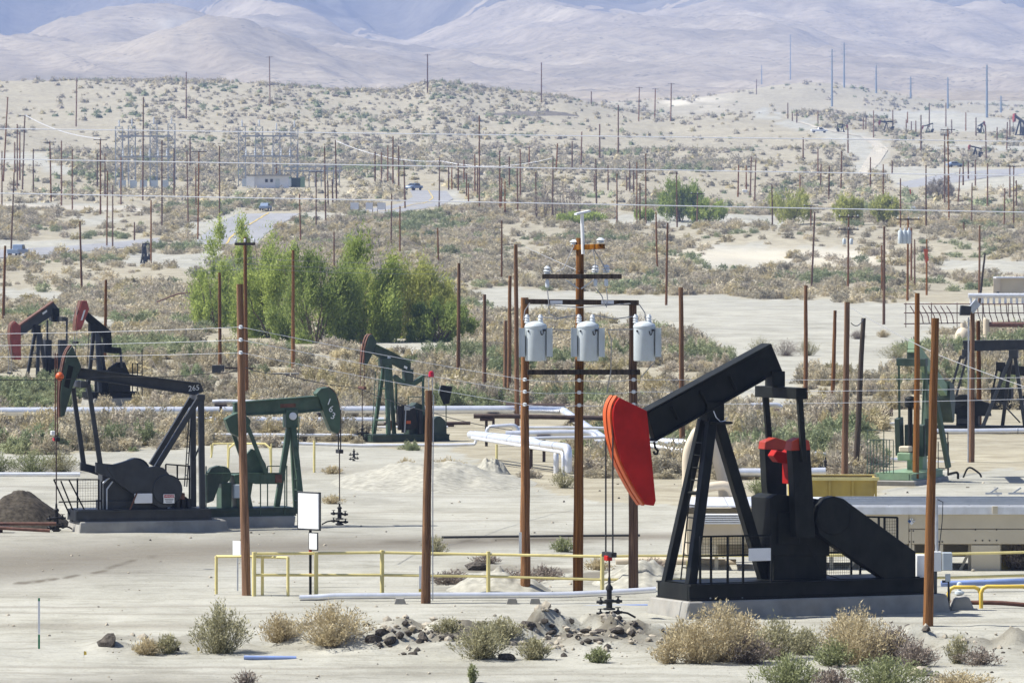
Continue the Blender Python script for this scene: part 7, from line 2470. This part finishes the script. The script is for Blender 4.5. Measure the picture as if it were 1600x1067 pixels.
FG = [(345, 1020, 85, 78, "upright grey-green bush at lower left", 'olive', 3200), (437, 1004, 60, 46, "small tan dry bush right of the grey-green one", 'tan', 1400), (515, 1004, 125, 66, "wide tan dry bush before the white pipe's left end", 'tan', 3400),
      (262, 1020, 40, 30, "small green tuft right of the dark boulder", 'olive', 900), (230, 1022, 46, 26, "low tan tuft next to the dark boulder", 'tan', 900), (752, 1028, 85, 56, "olive bush in the middle of the rubble", 'olive', 2600), (782, 995, 70, 30, "low olive bush on top of the rubble", 'olive', 1500),
      (835, 1030, 52, 36, "small olive bush right of the rubble's middle", 'olive', 1200), (700, 990, 50, 26, "faint dry tuft on the rubble's left", 'olive', 800), (935, 1035, 38, 24, "small green tuft at the foot of the rubble", 'green', 700),
      (1120, 1032, 135, 92, "large tan bush before the concrete block's left end", 'tan', 4200), (1090, 1036, 80, 66, "straw bush at the left of the large tan one", 'tan', 2000), (1212, 1030, 95, 66, "grey-green bush right of the large tan one", 'olive', 2600), (1170, 1036, 90, 46, "grey twiggy bush between the two larger ones", 'grey', 2000),
      (1345, 1036, 120, 86, "tall twiggy tan bush at lower right", 'tan', 3600), (1390, 1034, 90, 62, "grey twiggy bush right of the tall tan one", 'grey', 2200), (1300, 1040, 70, 40, "low green bush left of the tall tan one", 'green', 1500), (1235, 1075, 110, 52, "green bush at the bottom edge, left one", 'green', 2800),
      (1385, 1078, 125, 56, "dense green bush at the bottom edge, right one", 'green', 3200), (1300, 1078, 70, 34, "grey dry bush between the two bottom green ones", 'grey', 1200), (1497, 1036, 40, 48, "thin sprig right of the foreground bushes", 'olive', 700), (1530, 1038, 70, 24, "low grey tuft at the lower right", 'grey', 900), (1500, 1075, 110, 26, "low tan tufts at the lower right edge", 'tan', 1200),
      (880, 862, 42, 22, "small green tuft behind the yellow fence's right part", 'green', 900), (1045, 1036, 60, 40, "thin straw tuft left of the straw bush", 'tan', 900), (800, 912, 110, 22, "flat grey tumbleweed behind the fence", 'grey', 1500), (680, 867, 40, 30, "small green tuft behind the beacon pole", 'olive', 700),
      (50, 738, 90, 36, "green bush behind the black dirt pile", 'green', 2600), (95, 738, 60, 34, "olive bush at the slate pump jack's head", 'olive', 1800), (-5, 738, 60, 34, "green bush at the left edge behind the dirt pile", 'green', 1500),
      (880, 762, 40, 30, "olive tuft at the silver pipes' feet", 'olive', 1000), (700, 730, 50, 16, "dry straw tuft on the sand mound", 'tan', 800), (635, 727, 26, 12, "tiny dry tuft on the sand mound's left", 'tan', 400), (520, 740, 30, 12, "dry bush right of green pump jack 163's legs", 'tan', 800), (520, 787, 34, 14, "dry bush beyond the sign board", 'tan', 700),
      (1190, 772, 50, 26, "green bush between the pump legs and the counterweight", 'green', 1200), (405, 620, 32, 26, "ochre-green bush behind green pump jack 163", 'olive', 900), (738, 1067, 16, 30, "tiny green sprout at the bottom edge", 'green', 400), (385, 1068, 40, 22, "faint dry sprig at the bottom left edge", 'grey', 300), (1064, 1014, 60, 46, "thin tan bush at the left of the right-hand bush row", 'tan', 1500), (1258, 1022, 62, 44, "small olive bush in the gap of the right-hand bush row", 'olive', 1500), (1432, 1042, 64, 42, "grey dry bush at the right end of the bush row", 'grey', 1300), (1162, 1008, 66, 56, "tan bush right behind the large tan one", 'tan', 1800), (1322, 1010, 74, 58, "straw bush behind the tall twiggy tan one", 'tan', 1800),
      (705, 912, 70, 20, "flat grey brush behind the fence right of the beacon pole", 'grey', 1300), (850, 905, 60, 20, "flat grey brush behind the fence left of the middle rack pole", 'grey', 1200), (1020, 898, 70, 26, "grey brush on the bank left of the pump jack's legs", 'grey', 1400), (760, 880, 40, 14, "tiny grey tuft on the bank behind the fence", 'grey', 700), (935, 890, 44, 16, "small tan tuft on the bank behind the fence's last post", 'tan', 800),
      (1590, 890, 50, 46, "dry bush inside the tan shed's right opening", 'grey', 1500)]
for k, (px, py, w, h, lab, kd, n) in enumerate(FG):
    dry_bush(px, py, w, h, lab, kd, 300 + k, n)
# bush clumps on the bare yard at right
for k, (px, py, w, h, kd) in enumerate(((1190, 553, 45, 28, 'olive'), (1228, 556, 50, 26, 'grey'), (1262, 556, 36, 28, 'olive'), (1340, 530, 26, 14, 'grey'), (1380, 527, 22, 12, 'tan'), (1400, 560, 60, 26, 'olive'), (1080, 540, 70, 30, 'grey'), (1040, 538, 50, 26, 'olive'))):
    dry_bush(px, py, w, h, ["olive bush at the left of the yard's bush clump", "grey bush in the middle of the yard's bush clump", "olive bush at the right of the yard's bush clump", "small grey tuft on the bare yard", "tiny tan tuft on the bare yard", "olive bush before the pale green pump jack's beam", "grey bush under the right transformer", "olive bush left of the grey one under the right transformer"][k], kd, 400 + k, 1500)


# ------------------------------------------------------------------ rocks, rubble and the dirt pile
def rock_mesh(seed, rough=.35, sub=2):
    import bmesh as _b
    bm = _b.new()
    _b.ops.create_icosphere(bm, subdivisions=sub, radius=1.0)
    rng = random.Random(seed)
    pl = [(Vector((rng.gauss(0, 1), rng.gauss(0, 1), rng.gauss(0, 1))).normalized(), rng.uniform(.55, .9)) for _ in range(9)]
    for v in bm.verts:
        d = v.co.normalized()
        m = min([q / max(.05, d.dot(p)) for p, q in pl if d.dot(p) > .05] + [1.2])
        v.co = d * m * (1 + rng.uniform(-.06, .06))
    me = bpy.data.meshes.new("rock")
    bm.to_mesh(me)
    bm.free()
    return me


M['rock'] = paint("dark_clod", (0.055, 0.048, 0.042), .95, wear=.5, dust=.35, scale=3, spec=.1)
M['paleclod'] = paint("pale_clod", (0.36, 0.32, 0.255), .95, wear=.3, dust=.5, scale=3, spec=.1)
RK = [rock_mesh(k) for k in range(5)]
RKP = []
for k in range(5):
    me = rock_mesh(20 + k)
    me.materials.append(M['paleclod'])
    RKP.append(me)
for me in RK:
    me.materials.append(M['rock'])
ROCKS = [(168, 1006, 18, 12, "lone dark boulder on the sand at lower left"), (597, 990, 12, 7, "dark rock atop the left part of the rubble"), (583, 1002, 16, 9, "dark clod at the left of the rubble"), (610, 1003, 14, 8, "dark clod beside the left rubble rock"), (625, 996, 10, 7, "small dark rock left of the rubble's middle"),
         (662, 1000, 12, 10, "dark upright clod in the rubble's middle"), (700, 1000, 12, 6, "dark flat clod in the rubble's middle"), (722, 998, 12, 5, "dark flat clod right of the rubble's middle"), (824, 980, 15, 9, "grey clod on the rubble crest"), (862, 985, 12, 5, "dark clod right of the rubble crest"),
         (915, 988, 16, 5, "dark clod left of the big wellhead heap"), (940, 987, 18, 6, "dark clod in the wellhead heap"), (965, 988, 16, 6, "dark clod at the right of the wellhead heap"), (790, 1030, 14, 8, "dark rock at the rubble's foot"), (645, 1022, 8, 4, "small dark rock at the rubble's foot"),
         (1445, 1055, 22, 12, "pale jagged rock at lower right"), (1470, 1058, 12, 7, "smaller pale rock at lower right"), (745, 890, 22, 9, "dark lump behind the yellow fence"), (780, 912, 10, 6, "small dark lump behind the fence"), (272, 1016, 8, 5, "small dark stone by the pin flag")]
for k, (px, py, w, h, lab) in enumerate(ROCKS):
    g = gp(px, py)
    s = FOC / g.y
    o = bpy.data.objects.new("rock", (RKP if "pale" in lab else RK)[k % 5])
    COL.objects.link(o)
    o.location = g + Vector((0, 0, h / s * .25))
    o.scale = (w / s, w / s * .8, h / s * 1.1)
    o.rotation_euler = (0, 0, random.uniform(0, 6))
    tag(o, lab, "rock")


def clods(name, n, place, mat, size, label):
    """many small stones as one mesh"""
    tl = []
    cl = []
    base = []
    for k in range(4):
        me = rock_mesh(50 + k, sub=1)
        v = np.array([x.co[:] for x in me.vertices])
        f = np.array([p.vertices[:] for p in me.polygons])
        base.append(v[f])
    for i in range(n):
        x, y, k = place()
        t = base[i % 4] * (size * k * np.array([1, .9, .65]))
        a = RNG.random() * 6.28
        R_ = np.array([[math.cos(a), -math.sin(a), 0], [math.sin(a), math.cos(a), 0], [0, 0, 1]])
        t = t @ R_.T + np.array([x, y, gz(x, y) + size * k * .2])
        tl.append(t)
    me = tri_mesh(name, np.concatenate(tl), mat)
    o = bpy.data.objects.new(name, me)
    COL.objects.link(o)
    return tag(o, label, "rubble", kind="stuff")


def place_berm():
    px = RNG.choice([RNG.uniform(480, 1080), RNG.uniform(560, 720), RNG.uniform(840, 1000), RNG.uniform(150, 320), RNG.uniform(1400, 1640)], p=[.4, .2, .25, .05, .1])
    d = RNG.normal(128.3, 1.3)
    return (px - 800) * d / FOC, d, .35 + RNG.random() ** 3 * 1.7


def place_all():
    d = RNG.uniform(118, 210)
    px = RNG.uniform(-200, 1800)
    return (px - 800) * d / FOC, d, .3 + RNG.random() ** 4 * 1.4


clods("rubble", 200, place_berm, M['rock'], .07, "dark clods strewn along the heaped verge")
clods("rubble", 420, place_berm, M['paleclod'], .075, "pale clods strewn along the heaped verge")
clods("gravel", 700, place_all, M['paleclod'], .045, "loose pale stones scattered over the bare pads")
clods("gravel", 220, place_all, M['rock'], .04, "loose dark stones scattered over the bare pads")


def heap(name, px0, px1, py_base, py_top, mat, label, depth=1.6, seed=0, lumps=.42):
    """a heap of soil as a closed lumpy mound"""
    g = gp((px0 + px1) / 2, py_base)
    s = FOC / g.y
    W = (px1 - px0) / s
    Hh = (py_base - py_top) / s
    n, m = 56, 26
    vs, fs = [], []
    v, u = np.meshgrid(np.linspace(-1, 1, m), np.linspace(-1, 1, n), indexing='ij')
    rr = np.minimum(1, np.sqrt(u * u + v * v))
    z = Hh * (1 - rr ** 1.4) * (1 - lumps + 2.2 * lumps * fbm(u * 3.2 + seed, v * 3.2, 4, seed))
    z += (.10 * (fbm(u * 9, v * 9, 3, seed + 3) - .5) + .05 * fbm(u * 14, v * 14, 2, seed + 9)) * (1 - rr) - .06
    xx, yy = u * W / 2, v * depth + depth * .5
    z += H(g.x + xx, g.y + yy) - g.z
    vs = list(zip(xx.ravel(), yy.ravel(), z.ravel()))
    for j in range(m - 1):
        for i in range(n - 1):
            a = j * n + i
            fs.append((a, a + 1, a + n + 1, a + n))
    o = MB().add(vs, fs).build(name, mat, None, True, loc=g)
    return tag(o, label, "dirt heap")


M['blackdirt'] = paint("oily_black_dirt", (0.05, 0.042, 0.032), .95, wear=.55, scale=7, spec=.1, dust=.12)
M['bankdirt'] = paint("dark_bank_soil", (0.13, 0.115, 0.095), .95, wear=.4, scale=1, spec=.1)
heap("dirt_heap", -60, 112, 824, 766, M['blackdirt'], "dark heap of oily soil at the left edge", 2.2, 3, .15)
M['palesoil'] = paint("pale_sand_heap", (0.33, 0.315, 0.265), .95, wear=.3, scale=4, spec=.1)
heap("sand_heap", 500, 850, 762, 734, M['palesoil'], "broad pale sand bank right of the beacon pole", 8.0, 5, .65)
heap("sand_heap", 735, 800, 742, 716, M['palesoil'], "small pale sand mound at the silver pipe bend", 1.5, 8)
heap("sand_heap", 690, 870, 925, 892, M['palesoil'], "low pale bank behind the yellow fence", 2.2, 12)
heap("sand_heap", 920, 1080, 915, 880, M['palesoil'], "pale bank behind the right transformer pole", 2.6, 14)
heap("dark_bank", 755, 905, 181, 176, M['bankdirt'], "long dark bank on the far pale slope", 14, 15)
